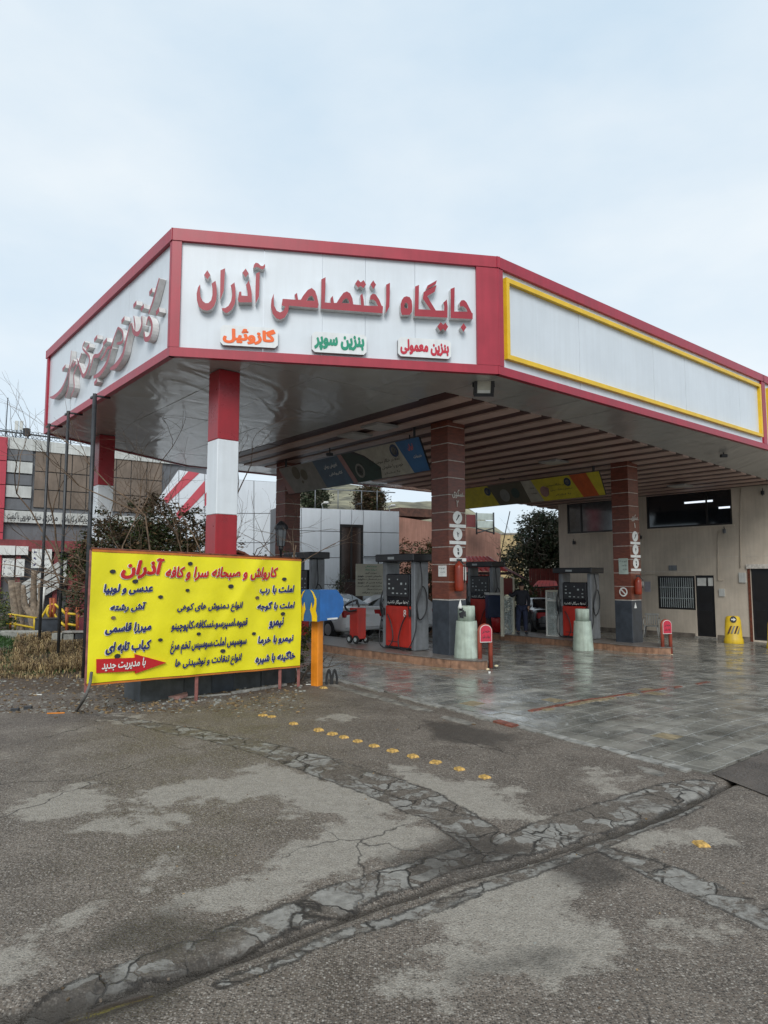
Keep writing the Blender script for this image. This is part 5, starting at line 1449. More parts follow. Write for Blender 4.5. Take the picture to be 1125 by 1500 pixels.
# ------------------------------------------------------------------ cars
def car(loc, rz, paint, label, L_=4.2, Wd=1.66, H=1.42, plate=True, hatch=False):
    """local +X is the front"""
    o = thing('parked_car', label, 'car', loc, rz)
    k = H / 1.42; h = Wd / 2
    if hatch:
        st_ = [(-2.0, .42, .62, .66, .80), (-1.96, .32, .88, .92, .95), (-1.85, .26, .95, 1.20, .98), (-1.5, .24, .97, 1.38, 1.0), (-.6, .22, .95, 1.42, 1.0), (.1, .22, .93, 1.40, 1.0), (.55, .22, .91, 1.22, 1.0), (1.0, .22, .89, .93, .99), (1.55, .24, .82, .84, .97), (1.9, .28, .70, .72, .90), (2.02, .36, .58, .59, .78)]
    else:
        st_ = [(-2.1, .42, .74, .76, .80), (-2.06, .30, .96, .97, .93), (-1.95, .26, 1.0, 1.02, .97), (-1.45, .24, .99, 1.03, .99), (-1.1, .23, .97, 1.22, 1.0), (-.7, .22, .96, 1.40, 1.0), (-.2, .22, .95, 1.42, 1.0), (.3, .22, .93, 1.38, 1.0), (.95, .22, .91, .95, .99), (1.5, .24, .85, .87, .97), (1.95, .28, .72, .74, .90), (2.08, .36, .6, .61, .78)]
    m_ = MB(); rings = []
    sx_ = L_ / 4.2
    for (x, zb, zl, zt, wf) in st_:
        gh = zt - zl > .12
        roofw = .70 if gh else .93
        zm = (zb + zl) / 2
        hw = h * wf
        r_ = [(-hw * .90, zb), (-hw, zb + .10), (-hw * 1.0, zm), (-hw * .975, zl), (-hw * (roofw + .02), max(zl + .01, zt - .05)), (-hw * (roofw - .12), zt), (0, zt + .015)]
        r_ = r_ + [(-a_, b_) for a_, b_ in r_[-2::-1]]
        rings.append([Vector((x * sx_, a_, b_ * k)) for a_, b_ in r_])
    n = len(rings[0])
    for r_ in rings: m_.v += [tuple(v) for v in r_]
    for i in range(len(rings) - 1):
        for j in range(n):
            q_ = (j + 1) % n
            m_.f.append((i * n + j, (i + 1) * n + j, (i + 1) * n + q_, i * n + q_)); m_.m.append(0); m_.smooth.append(True)
    m_.f.append(tuple(range(n))); m_.m.append(0); m_.smooth.append(False)
    e = (len(rings) - 1) * n; m_.f.append(tuple(e + j for j in range(n - 1, -1, -1))); m_.m.append(0); m_.smooth.append(False)
    m_.build('body', paint, o, False)
    # windows: quads between the belt line and the roof line of the rings
    def band(i0, i1, side, t0=.12, t1=.90, inset=.04):
        m_ = MB(); A = rings[i0]; B_ = rings[i1]
        ja, jb = (3, 4) if side < 0 else (n - 4, n - 5)
        def pt(r_, t): return r_[ja].lerp(r_[jb], t)
        off = Vector((0, side * .012, .004))
        p = [pt(A, t0) + off, pt(B_, t0) + off, pt(B_, t1) + off, pt(A, t1) + off]
        c_ = sum(p, Vector()) / 4
        p = [v + (c_ - v).normalized() * inset for v in p]
        m_.add(p, [(0, 1, 2, 3) if side < 0 else (3, 2, 1, 0)]); m_.build('side_window', M_glass, o, False)
    gl = [i for i, s in enumerate(st_) if s[3] - s[2] > .12]
    for side in (-1, 1):
        mid = gl[len(gl) // 2]
        band(gl[0], mid, side); band(mid, gl[-1], side)
    def cross(i0, i1, t0, t1, name):
        A, B_ = rings[i0], rings[i1]
        m_ = MB(); off = Vector((-.014 if i0 < i1 and name == 'rear_window' else .014, 0, .02))
        a0, a1 = A[5].lerp(B_[5], t0), A[7].lerp(B_[7], t0); b0, b1 = A[5].lerp(B_[5], t1), A[7].lerp(B_[7], t1)
        f_ = lambda v: Vector((v.x, v.y * 1.12, v.z)) + off
        g2 = lambda v: Vector((v.x, v.y * 1.02, v.z)) + off
        m_.add([f_(a0), f_(a1), g2(b1), g2(b0)], [(0, 1, 2, 3)]); m_.build(name, M_glass, o, False)
    cross(gl[0] - 1, gl[1], .08, .88, 'rear_window'); cross(gl[-1] + (1 if hatch else 1), gl[-1] - (0 if hatch else 0), .08, .92, 'windscreen')
    for sx in (-1.32, 1.28):
        for s in (-1, 1):
            m_ = MB(); m_.lathe([(.22, -.10), (.30, -.09), (.31, -.05), (.31, .05), (.30, .09), (.22, .10)], 20)
            T = lambda p: Vector((sx * sx_, s * (h - .09), .305)) + Matrix.Rotation(math.pi / 2, 3, 'X') @ p
            m_.v = [tuple(T(Vector(v))) for v in m_.v]; w_ = m_.build('wheel', M_tyre, o, False)
            m_ = MB(); m_.lathe([(.19, -.104), (.19, .104)], 14); m_.v = [tuple(T(Vector(v))) for v in m_.v]; m_.build('rim', M_rim, w_, False)
            m_ = MB()
            for kk in range(10):
                t0, t1 = math.pi * kk / 10, math.pi * (kk + 1) / 10
                y_ = s * (h + .004)
                m_.quad(Vector((sx * sx_ + .37 * math.cos(t0), y_, .28 + .37 * math.sin(t0))), Vector((sx * sx_ + .37 * math.cos(t1), y_, .28 + .37 * math.sin(t1))), Vector((sx * sx_ + .30 * math.cos(t1), y_, .28 + .30 * math.sin(t1))), Vector((sx * sx_ + .30 * math.cos(t0), y_, .28 + .30 * math.sin(t0))))
            m_.build('wheel_arch', M_ink, o, False)
    xr = st_[1][0] * sx_
    for s in (-1, 1):
        m_ = MB(); m_.box(xr - .035, s * h * .94 - s * .0, .70 * k, xr + .16, s * h * .55, .93 * k, bev=.02); m_.build('tail_light', M_tail, o, False)
        m_ = MB(); m_.box(2.0 * sx_ - .12, s * h * .80, .56 * k, 2.0 * sx_ + .02, s * h * .45, .68 * k, bev=.02); m_.build('headlight', M_disp, o, False)
        m_ = MB(); m_.box(.62, s * (h + .02), .92 * k, .76, s * (h + .17), 1.04 * k, bev=.02); m_.build('mirror', paint, o, False)
        m_ = MB(); m_.box(-.15, s * (h + .003), .80 * k, -.02, s * (h + .02), .83 * k); m_.build('door_handle', M_ink, o, False)
        m_ = MB(); m_.box(-1.0 * sx_, s * (h - .005), .50 * k, .95 * sx_, s * (h + .012), .55 * k); m_.build('rubbing_strip', M_ink, o, False)
    m_ = MB(); m_.box(xr - .06, -h * .9, .36 * k, xr + .1, h * .9, .56 * k, bev=.04); m_.build('rear_bumper', paint, o, False)
    if plate:
        m_ = MB(); m_.box(xr - .045, -.25, .70 * k, xr - .03, .25, .80 * k); m_.build('number_plate', M_paper, o, False)
    return o
c1 = G(478, 24.2); car(c1, PHI + math.pi / 2, M_carw, 'white saloon car seen from behind between the two pumps', L_=4.3, Wd=1.7, H=1.44)
c2 = G(565, 25.9); car(c2, PHI + math.pi / 2 + .05, M_cars, 'silver hatchback partly hidden behind pump 8', hatch=True, H=1.45)
c3 = G(789, 27.5); car(c3, math.pi / 2 + .1, M_cark, 'black car with pale plate behind the standing attendant', H=1.40)

# ------------------------------------------------------------------ attendant
pp = W(765, 929, gz(18.2) + .2)
man = thing('person', 'attendant in dark jacket and navy trousers standing with raised arm', 'person', pp, .0)
def skin_mesh(name, verts, edges, radii, mk, root=0, parent=man, sub=2):
    me_ = bpy.data.meshes.new(name); me_.from_pydata([Vector(v) for v in verts], edges, []); me_.materials.append(mk)
    o_ = bpy.data.objects.new(name, me_); COL.objects.link(o_)
    s_ = o_.modifiers.new('skin', 'SKIN'); u_ = o_.modifiers.new('sub', 'SUBSURF'); u_.levels = sub; u_.render_levels = sub
    for i, v in enumerate(me_.skin_vertices[0].data):
        r_ = radii[i]; v.radius = r_ if isinstance(r_, tuple) else (r_, r_); v.use_root = (i == root)
    bpy.context.view_layer.update()
    dg = bpy.context.evaluated_depsgraph_get()
    m2 = bpy.data.meshes.new_from_object(o_.evaluated_get(dg)); bpy.data.objects.remove(o_)
    for p_ in m2.polygons: p_.use_smooth = True
    m2.name = name
    q_ = bpy.data.objects.new(name, m2); COL.objects.link(q_); q_.parent = parent
    return q_
M_skin = mat('skin', (.38, .22, .15), .55, var=.05); M_jack = mat('navy_black_jacket', (.018, .020, .030), .75, var=.3, scale=8); M_trou = mat('navy_trousers', (.022, .030, .065), .8, var=.25, scale=8)
M_hair = mat('black_hair', (.010, .009, .008), .6)
V = [(0, 0, .95), (0, 0, 1.18), (0, .01, 1.38), (0, 0, 1.47), (0, -.01, 1.56), (0, -.03, 1.66),
     (-.17, 0, 1.41), (-.36, -.10, 1.28), (-.50, -.16, 1.42), (-.56, -.18, 1.47), (.17, 0, 1.40), (.25, .0, 1.14), (.20, -.14, .92), (.19, -.17, .84),
     (-.09, 0, .90), (-.12, .01, .48), (-.13, .03, .08), (-.14, -.10, .03), (.09, 0, .90), (.12, -.01, .48), (.13, .03, .08), (.14, -.10, .03)]
E_ = [(0, 1), (1, 2), (2, 3), (3, 4), (4, 5), (2, 6), (6, 7), (7, 8), (8, 9), (2, 10), (10, 11), (11, 12), (12, 13), (0, 14), (14, 15), (15, 16), (16, 17), (0, 18), (18, 19), (19, 20), (20, 21)]
Rr = [(.15, .11), (.14, .10), (.15, .10), .055, .085, .075, .06, .045, .035, .03, .06, .045, .035, .03, .085, .06, .045, .035, .085, .06, .045, .035]
skin_mesh('body', V, E_, Rr, M_skin)
jv = [0, 1, 2, 3, 6, 7, 8, 10, 11, 12]; jm = {v: i for i, v in enumerate(jv)}
jr = {0: (.19, .14), 1: (.185, .14), 2: (.20, .14), 3: .075, 6: .085, 7: .068, 8: .055, 10: .085, 11: .068, 12: .055}
Vj = [V[i] for i in jv]; Vj[0] = (0, 0, .86); Vj[3] = (0, 0, 1.475)
skin_mesh('jacket', Vj, [(jm[a_], jm[b_]) for a_, b_ in E_ if a_ in jm and b_ in jm], [jr[i] for i in jv], M_jack)
tv = [0, 14, 15, 16, 18, 19, 20]; tm = {v: i for i, v in enumerate(tv)}
skin_mesh('trousers', [V[i] for i in tv], [(tm[a_], tm[b_]) for a_, b_ in E_ if a_ in tm and b_ in tm], [(.155, .12), .11, .085, .075, .11, .085, .075], M_trou)
for sx in (-1, 1):
    skin_mesh('shoe', [(sx * .13, .06, .05), (sx * .14, -.06, .05), (sx * .145, -.17, .04)], [(0, 1), (1, 2)], [.05, .055, .04], M_ink)
skin_mesh('hair', [(0, .02, 1.60), (0, .0, 1.69), (0, -.05, 1.735)], [(0, 1), (1, 2)], [(.088, .09), (.098, .10), (.06, .06)], M_hair)
for i_, (hx, hy, hz, dx, dz) in enumerate(((-.56, -.18, 1.47, -1, .6), (.19, -.17, .84, .0, -1))):
    for j_ in range(4):
        b0 = Vector((hx, hy + (j_ - 1.5) * .018, hz)); skin_mesh('finger', [b0, b0 + Vector((dx * .04, 0, dz * .04)), b0 + Vector((dx * .07, -.015, dz * .06))], [(0, 1), (1, 2)], [.010, .009, .007], M_skin, sub=1)
    skin_mesh('thumb', [(hx, hy, hz), (hx + .02, hy - .04, hz + .02)], [(0, 1)], [.011, .009], M_skin, sub=1)
for sx in (-1, 1):
    skin_mesh('ear', [(sx * .085, -.0, 1.60), (sx * .092, .0, 1.64)], [(0, 1)], [.012, .015], M_skin, sub=1)
skin_mesh('nose', [(0, -.095, 1.645), (0, -.125, 1.61)], [(0, 1)], [.010, .016], M_skin, sub=1)

# white framed booth, bins beside the attendant
FBo = Plane(WD(738, 920, 22.6), WD(754, 920, 23.4))
booth = thing('glazed_booth', 'narrow pale framed glass screen beside the attendant', 'booth', FBo.at(0, gz(17.8) + .18))
for s_ in (0, FBo.len):
    m_ = MB(); slab(m_, FBo, s_ - .045, s_ + .045, gz(17.8) + .18, ZD(845, 22.8), 0, -.09); m_.build('frame_post', M_cream, booth)
m_ = MB(); slab(m_, FBo, .046, FBo.len - .046, ZD(871, 22.8), ZD(847, 22.8), -.03, -.05); m_.build('maroon_panel', mat('maroon_panel', (.13, .02, .02), .5), booth)
m_ = MB(); slab(m_, FBo, .046, FBo.len - .046, gz(17.8) + .25, ZD(873, 22.8), -.03, -.04); m_.build('pane', M_clear, booth)
p = W(728, 926, gz(18) + .2)
o = thing('blue_cabinet', 'dark blue cabinet with white top behind the nearest brown column', 'cabinet', p + Vector((0, .5, 0)), .1)
MB().box(-.28, -.22, .45, .30, .22, 1.28, bev=.02).build('cabinet_body', mat('navy_cabinet', (.012, .03, .085), .4), o, False); MB().box(-.3, -.24, 1.281, .32, .24, 1.36, bev=.01).build('top', M_paper, o, False); MB().box(-.26, -.2, 0, .28, .2, .449).build('plinth', M_ink, o, False)
o = thing('sand_bucket', 'red sand box on the far island beside the dark pump', 'box', p, .1)
MB().lathe([(.16, 0), (.20, .48), (.19, .50), (.17, .46)], 18).build('bucket', mat('bucket_red', (.42, .01, .015), .4, var=.1), o, False)
MB().tube([(.19, 0, .48), (.0, -.2, .36), (-.19, 0, .48)], .008, 5).build('handle', M_grey, o, False)

# ------------------------------------------------------------------ vegetation helpers
def leaf_cloud(blobs, n, size, seed=1, flat=0.0):
    """many small leaf faces spread through ellipsoids (cx, cy, cz, rx, ry, rz)"""
    r_ = random.Random(seed); m_ = MB()
    vol = [b_[3] * b_[4] * b_[5] for b_ in blobs]; tot = sum(vol)
    clumps = []
    for b_, v_ in zip(blobs, vol):
        for _ in range(max(2, int(n / 26 * v_ / tot))):
            d = Vector((r_.gauss(0, 1), r_.gauss(0, 1), r_.gauss(0, 1))).normalized() * (r_.random() ** .38)
            clumps.append((Vector((b_[0] + d.x * b_[3], b_[1] + d.y * b_[4], b_[2] + d.z * b_[5])), r_.randrange(3)))
    for c_, mi in clumps:
        cr_ = size * r_.uniform(1.5, 4.2)
        for _ in range(26):
            p = c_ + Vector((r_.gauss(0, 1), r_.gauss(0, 1), r_.gauss(0, .8))) * cr_ * .5
            a_ = Vector((r_.gauss(0, 1), r_.gauss(0, 1), r_.gauss(0, .6))).normalized() * size * r_.uniform(.5, 1.1)
            b2 = a_.cross(Vector((r_.gauss(0, 1), r_.gauss(0, 1), r_.gauss(0, 1)))).normalized() * size * r_.uniform(.2, .45)
            o_ = len(m_.v)
            m_.v += [tuple(p - a_), tuple(p + b2), tuple(p + a_), tuple(p - b2)]
            m_.f.append((o_, o_ + 1, o_ + 2, o_ + 3)); m_.m.append(mi if r_.random() < .75 else r_.randrange(3)); m_.smooth.append(False)
    return m_
def leafmat(n, c):
    return mat(n, c, .6, var=.3, scale=4, spec=.3)
LG = [leafmat('leaf_dark_green', (.030, .055, .018)), leafmat('leaf_mid_green', (.055, .085, .028)), leafmat('leaf_olive', (.085, .095, .035))]
LD = [leafmat('leaf_dry_brown', (.13, .080, .040)), leafmat('leaf_dry_dark', (.060, .042, .024)), leafmat('leaf_dull_green', (.045, .055, .022))]
LE = [leafmat('needle_dark', (.030, .050, .024)), leafmat('needle_mid', (.065, .085, .042)), leafmat('needle_grey', (.14, .13, .09))]
LR = [leafmat('leaf_rust', (.17, .065, .030)), leafmat('leaf_olive_dry', (.10, .095, .035)), leafmat('leaf_pale_green', (.085, .11, .045))]
LY = [leafmat('leaf_yellow_green', (.16, .17, .03)), leafmat('leaf_mid2', (.07, .10, .03)), leafmat('leaf_dark2', (.03, .05, .02))]
def branching(m_, p, d, ln, r, depth, rr, droop=0.0, spread=.55):
    if depth == 0 or r < .002: return
    pts = [p]; q_ = p.copy(); dd = d.copy(); n = 4
    for i in range(n):
        dd = (dd + Vector((rr.gauss(0, .16), rr.gauss(0, .16), rr.gauss(0, .12) - droop))).normalized()
        q_ = q_ + dd * ln / n; pts.append(q_.copy())
    m_.tube(pts, [r * (1 - .42 * i / n) for i in range(n + 1)], 5 if r > .012 else 3, cap=False)
    for k_ in range(2 if depth > 2 else rr.choice((2, 3))):
        nd = (dd + Vector((rr.gauss(0, spread), rr.gauss(0, spread), rr.gauss(0, spread * .6) + .05))).normalized()
        branching(m_, pts[rr.choice((2, 3, 4))], nd, ln * rr.uniform(.6, .85), r * .56, depth - 1, rr, droop, spread)
def bush(label, px, Y, blobs, n, size, mats, name='bush', cat='bush', z=None, seed=1, group=None, trunk=True):
    b0 = G(px, Y) if z is None else Vector((G(px, Y).x, Y, z))
    o = thing(name, label, cat, b0, 0, group)
    leaf_cloud(blobs, n, size, seed).build('foliage', mats, o, False)
    if trunk:
        m_ = MB(); rr = random.Random(seed)
        for _ in range(3): branching(m_, Vector((rr.uniform(-.1, .1), rr.uniform(-.1, .1), -.05)), Vector((rr.gauss(0, .4), rr.gauss(0, .4), 1)).normalized(), max(b_[2] for b_ in blobs) * .6, .03, 4, rr)
        m_.build('stem', M_bark, o, False)
    return o

# ------------------------------------------------------------------ raised verge at the left
mb = MB()
vx = np.linspace(-26, -1.55, 70); vy = np.linspace(12.2, 31, 56)
def verge_h(x, y):
    n_ = 0.06 * math.sin(x * 1.7 + y * .6) + .04 * math.sin(x * 3.9 - y * 2.1)
    a_ = CA * x + SA * y
    t = min(1, max(0, (y - 13.0 - .12 * abs(x + 5)) / 3.6)); t = t * t * (3 - 2 * t)
    u = min(1, max(0, (7.2 - a_) / 1.6))
    w2 = min(1, max(0, (31 - y) / 4))
    return -.03 + (.36 + n_) * t * u * w2
for y_ in vy:
    for x_ in vx: mb.v.append((x_, y_, verge_h(x_, y_) + random.uniform(-.012, .012)))
nx_ = len(vx)
for j in range(len(vy) - 1):
    for i in range(nx_ - 1):
        mb.f.append((j * nx_ + i, j * nx_ + i + 1, (j + 1) * nx_ + i + 1, (j + 1) * nx_ + i)); mb.m.append(0); mb.smooth.append(True)
M_soil = mat('dry_soil_litter', (.085, .062, .042), .95, var=.45, scale=3.5, bump=1.0, bscale=18)
tag(mb.build('verge', M_soil), kind='structure')
def V_(px, Y): 
    v = WD(px, 841, Y); v.z = verge_h(v.x, v.y); return v
# dry straw and green grass: nobody could count the blades
def blades(region, n, hgt, mats, name, droop, seed):
    r_ = random.Random(seed); m_ = MB(); done = 0
    while done < n:
        px = r_.uniform(region[0], region[1]); Y_ = r_.uniform(region[2], region[3]); b0 = V_(px, Y_)
        dens = math.sin(b0.x * 2.3) * math.sin(b0.y * 1.9 + 1) + r_.uniform(-.9, 1)
        if dens < -.1: continue
        done += 1
        for _ in range(3):
            d = Vector((r_.gauss(0, 1), r_.gauss(0, 1), 0)).normalized(); h_ = hgt * r_.uniform(.4, 1.2); w_ = Vector((-d.y, d.x, 0)) * .006
            p0 = b0 + Vector((r_.gauss(0, .04), r_.gauss(0, .04), -.02)); p1 = p0 + d * h_ * .3 + Vector((0, 0, h_ * .8)); p2 = p0 + d * h_ * droop + Vector((0, 0, h_ * (1.15 - droop * .5)))
            o_ = len(m_.v); m_.v += [tuple(p0 - w_), tuple(p0 + w_), tuple(p1 + w_), tuple(p1 - w_), tuple(p2)]
            m_.f += [(o_, o_ + 1, o_ + 2, o_ + 3), (o_ + 3, o_ + 2, o_ + 4)]; k_ = r_.randrange(len(mats)); m_.m += [k_, k_]; m_.smooth += [False, False]
    tag(m_.build(name, mats), 'dry straw-coloured grass heaped on the verge below the black poles' if 'dry' in name else 'short green grass on the verge at the left edge', 'grass', kind='stuff')
MS = [mat('straw_pale', (.46, .34, .17), .8, var=.3), mat('straw_brown', (.27, .18, .085), .8, var=.3), mat('straw_dark', (.11, .07, .035), .8, var=.3)]
MG = [mat('blade_green', (.045, .11, .022), .6, var=.3), mat('blade_green_dark', (.025, .065, .015), .6, var=.3)]
blades((28, 150, 14.0, 17.5), 2600, .24, MS, 'dry_grass', .95, 3)
blades((-60, 130, 13.3, 15.6), 1500, .12, MS, 'dry_grass', .95, 4)
blades((10, 120, 13.6, 17.5), 1300, .10, MG, 'green_grass', .5, 6)
blades((-60, 52, 16.2, 18.5), 4200, .13, MG, 'green_grass', .35, 5)
# litter, pebbles and leaves on the soil and asphalt
m_ = MB(); r_ = random.Random(12)
for _ in range(2600):
    if r_.random() < .93: p = W(r_.uniform(-40, 450), r_.uniform(985, 1045), 0)
    else: p = W(r_.uniform(-40, 1150), r_.uniform(1040, 1480) , 0)
    p.z = gxy(p.x, p.y)
    if CA * p.x + SA * p.y > PAVE_EDGE(-SA * p.x + CA * p.y) - .2: continue
    s_ = r_.uniform(.006, .026) * (1 if p.y > 9 else .32); an = r_.uniform(0, 6.28); k_ = r_.randrange(4)
    m_.box(-s_, -s_ * .7, -.006, s_, s_ * .7, s_ * r_.uniform(.3, .9), k_, T=lambda v: p + Matrix.Rotation(an, 3, 'Z') @ v)
tag(m_.build('ground_litter', [M_bark, M_conc, MS[2], MS[1]]), 'scattered pebbles, crumbs and dead leaves on the dirty ground', 'litter', kind='stuff')

# ------------------------------------------------------------------ yellow menu banner on its frame
p0 = WD(133, 841, 9.85); p1 = WD(441, 841, 12.4)
MBn = Plane(p0, p1)
MBn.n = Vector((MBn.u.y, -MBn.u.x, 0))
menu = thing('menu_banner', 'large yellow vinyl menu banner with red and blue Persian lettering on a metal frame', 'banner', Vector((MBn.at(MBn.len / 2, 0).x, MBn.at(MBn.len / 2, 0).y, 0)))
def zt_(s): return 2.335 + (2.245 - 2.335) * s / MBn.len
def zb_(s): return .455 + (.375 - .455) * s / MBn.len
def wave(s, v):
    return .012 * math.exp(-((s * 1.0 - v * 1.3 - 1.6) / .10) ** 2) + .012 * math.exp(-((s + v * .9 - 3.4) / .07) ** 2) - .010 * math.exp(-((s - v * .5 - .45) / .08) ** 2) + .010 * math.sin(s * 5.1 + v * 3) + .008 * math.sin(s * 9 - v * 6 + 1) + .05 * max(0, (s / MBn.len - .86)) * math.sin(v * 9 - s * 9)
def sheet(s, z, off=0.0):
    v = (z - zb_(s)) / (zt_(s) - zb_(s))
    return MBn.at(s, z, wave(s, v) + off)
ns, nv = 120, 40
mb = MB()
for j in range(nv + 1):
    for i in range(ns + 1):
        s_ = MBn.len * i / ns; v_ = j / nv; sag = -.012 * math.sin(math.pi * i / ns * 6) * (v_ if v_ > .97 else 0)
        z_ = zb_(s_) + (zt_(s_) - zb_(s_)) * v_ + sag
        mb.v.append(tuple(sheet(s_, z_)))
for j in range(nv):
    for i in range(ns):
        a_ = j * (ns + 1) + i; mb.f.append((a_, a_ + 1, a_ + ns + 2, a_ + ns + 1)); mb.m.append(0); mb.smooth.append(True)
M_vinyl = mat('yellow_vinyl', (.84, .75, .010), .42, var=.06, scale=1.5, bump=.5, bscale=3.0)
mb.build('vinyl_sheet', M_vinyl, menu)
for z_f, nm in ((zt_, 'top_hem'), (zb_, 'bottom_hem')):
    m_ = MB(); pts_ = []
    for i in range(ns + 1):
        s_ = MBn.len * i / ns; pts_.append((s_, z_f(s_)))
    for i in range(ns):
        (s0, z0), (s1, z1) = pts_[i], pts_[i + 1]; up = .028 if nm == 'top_hem' else -.005; dn = -.004 if nm == 'top_hem' else -.03
        m_.quad(sheet(s0, z0 - .002, .006) + Vector((0, 0, dn)), sheet(s1, z1 - .002, .006) + Vector((0, 0, dn)), sheet(s1, z1 - .002, .006) + Vector((0, 0, up)), sheet(s0, z0 - .002, .006) + Vector((0, 0, up)))
    m_.build(nm, mat('orange_hem', (.55, .17, .02), .5, var=.15), menu)
    m_ = MB(); m_.tube([MBn.at(s_, z_ + (.035 if nm == 'top_hem' else -.01), -.03) for s_, z_ in ((0, z_f(0)), (MBn.len, z_f(MBn.len)))], .02, 6); m_.build('frame_rail', M_rust, menu)
for (px, z_) in ((133, 0), (293, 0), (414, 0), (441, .4)):
    s_ = MBn.hit(px, 900)[0]
    m_ = MB(); m_.box(-.025, -.02, -.03 + (.35 if px == 133 else 0) + z_ * .0, .025, .02, zt_(s_) + .02, T=lambda v: MBn.at(s_, 0, -.055) + v); m_.build('frame_post', mat('pinkish_primer', (.25, .09, .075), .6, var=.25, scale=9), menu)
hx = [MBn.at(.02, .55, .0), W(131, 1000, .30) , W(124, 1020, .16), W(112, 1041, 0)]
MB().tube(smooth_path([WD(134, 985, 9.83), WD(131, 1004, 9.70), WD(123, 1024, 9.62), W(112, 1041, 0.01)], 5), .022, 8).build('bent_prop_pipe', mat('worn_grey_pipe', (.10, .095, .085), .7, var=.3, scale=10), menu)
M_bred = mat('banner_red_print', (.52, .012, .015), .45, var=.05); M_bblue = mat('banner_blue_print', (.014, .018, .13), .45, var=.08); M_bwhite = mat('banner_white_print', (.78, .78, .72), .45, var=.04)
def c8(x, y): return (120 + x / 3.3088, 790 + y / 3.3088)
def banner_text(word, x0, x1, y0, y1, col_, bold=.03, shear=-.0, halo=True, xy=None):
    """box given by the middle heights of its two ends, in photo crop units"""
    a0 = MBn.hit(*c8(x0, (y0 + y1) / 2)); a1 = MBn.hit(*c8(x1, (y0 + y1) / 2))
    mid = c8((x0 + x1) / 2, y0), c8((x0 + x1) / 2, y1)
    zt2 = MBn.hit(*mid[0])[1]; zb2 = MBn.hit(*mid[1])[1]
    m_ = MB()
    if halo:
        h_ = MB(); put_text(h_, word, sheet, a0[0] - .010, a1[0] + .002, zb2 - .010, zt2 + .002, .010, bold + .016, shear); h_.build('lettering_outline', M_bwhite, menu)
    put_text(m_, word, sheet, a0[0], a1[0], zb2, zt2, .019, bold + .002, shear); m_.build('lettering', col_, menu)
SH = .22
banner_text('آذران', 188, 398, 90, 192, M_bred, .05, SH)
banner_text('کارواش و صبحانه سرا و کافه', 402, 948, 133, 200, M_bred, .035, SH)
for w_, x0, x1, y0, y1 in (('عدسی و لوبیا', 105, 342, 215, 268), ('آش رشته', 135, 312, 305, 352), ('میرزا قاسمی', 108, 334, 403, 458), ('کباب تابه ای', 110, 333, 492, 552)):
    banner_text(w_, x0, x1, y0, y1, M_bblue, .04, SH)
for w_, x0, x1, y0, y1 in (('انواع دمنوش های کوهی', 458, 775, 305, 355), ('قهوه،اسپرسو،نسکافه،کاپوچینو', 428, 798, 388, 442), ('سوسیس املت،سوسیس تخم مرغ', 425, 794, 478, 543), ('انواع تنقلات و نوشیدنی ها', 448, 772, 565, 620)):
    banner_text(w_, x0, x1, y0, y1, M_bblue, .035, SH, halo=False)
for w_, x0, x1, y0, y1 in (('املت با رب', 862, 1026, 222, 268), ('املت با گوجه', 848, 1030, 300, 345), ('نیمرو', 902, 977, 378, 430), ('نیمرو با خرما', 850, 1022, 463, 508), ('خاگینه با شیره', 836, 1030, 545, 598)):
    banner_text(w_, x0, x1, y0, y1, M_bblue, .04, SH)
arr = [MBn.hit(*c8(x, y)) for x, y in ((67, 580), (256, 574), (256, 556), (405, 597), (256, 650), (256, 637), (67, 648))]
m_ = MB(); m_.prism(arr, lambda s, z: MBn.at(s, z, .030), lambda s, z: MBn.at(s, z, -.01)); m_.build('red_arrow', M_bred, menu)
a0 = MBn.hit(*c8(92, 605)); a1 = MBn.hit(*c8(304, 600)); m_ = MB()
put_text(m_, 'با مدیریت جدید', lambda s, z, o=0: MBn.at(s, z, .034 + o), a0[0], a1[0], MBn.hit(*c8(200, 632))[1], MBn.hit(*c8(200, 580))[1], .0, .022, SH); m_.build('lettering', M_bwhite, menu)
for (x, y) in ((150, 156), (257, 204), (378, 279), (512, 247), (525, 118), (720, 228), (977, 193), (848, 283), (973, 361), (150, 380), (378, 487), (564, 458), (832, 457), (171, 566), (682, 541)):
    s_, z_ = MBn.hit(*c8(x, y)); o_h = random.uniform(.8, 1.15)
    m_ = MB(); m_.prism([(s_ + .042 * o_h * math.cos(t), z_ + .030 * o_h * math.sin(t)) for t in np.linspace(0, 6.2832, 13)[:-1]], lambda s, z: sheet(s, z, .022), lambda s, z: sheet(s, z, .003)); m_.build('wind_hole', M_ink if (x, y) not in ((150, 380), (848, 283)) else M_twig, menu)
# planter trough behind the banner, broken slab and kerb in front of it
MPl = Plane(MBn.at(1.0, 0, -.5), MBn.at(MBn.len + .25, 0, -.5))
pln = thing('planter_trough', 'long dark grey planter trough standing behind the yellow banner', 'planter', MPl.at(1, 0))
for i in range(4):
    m_ = MB(); l_ = MPl.len / 4; slab(m_, MPl, i * l_ + .006, (i + 1) * l_ - .006, -.02, .58, random.uniform(0, .02), -.6); m_.build('trough_panel', mat('slate_trough', (.075, .082, .088), .6, var=.3, scale=4, streak=.2), pln)
m_ = MB(); slab(m_, MPl, -.03, MPl.len + .03, .581, .63, .03, -.63); m_.build('trough_rim', M_dark, pln)
ks = thing('stone_edging', 'thin broken stone edging lying in front of the banner posts', 'kerb', W(340, 1020, 0))
kp = [W(224, 1008, 0), W(250, 1024, 0), W(340, 1017, 0), W(420, 1004, 0)]
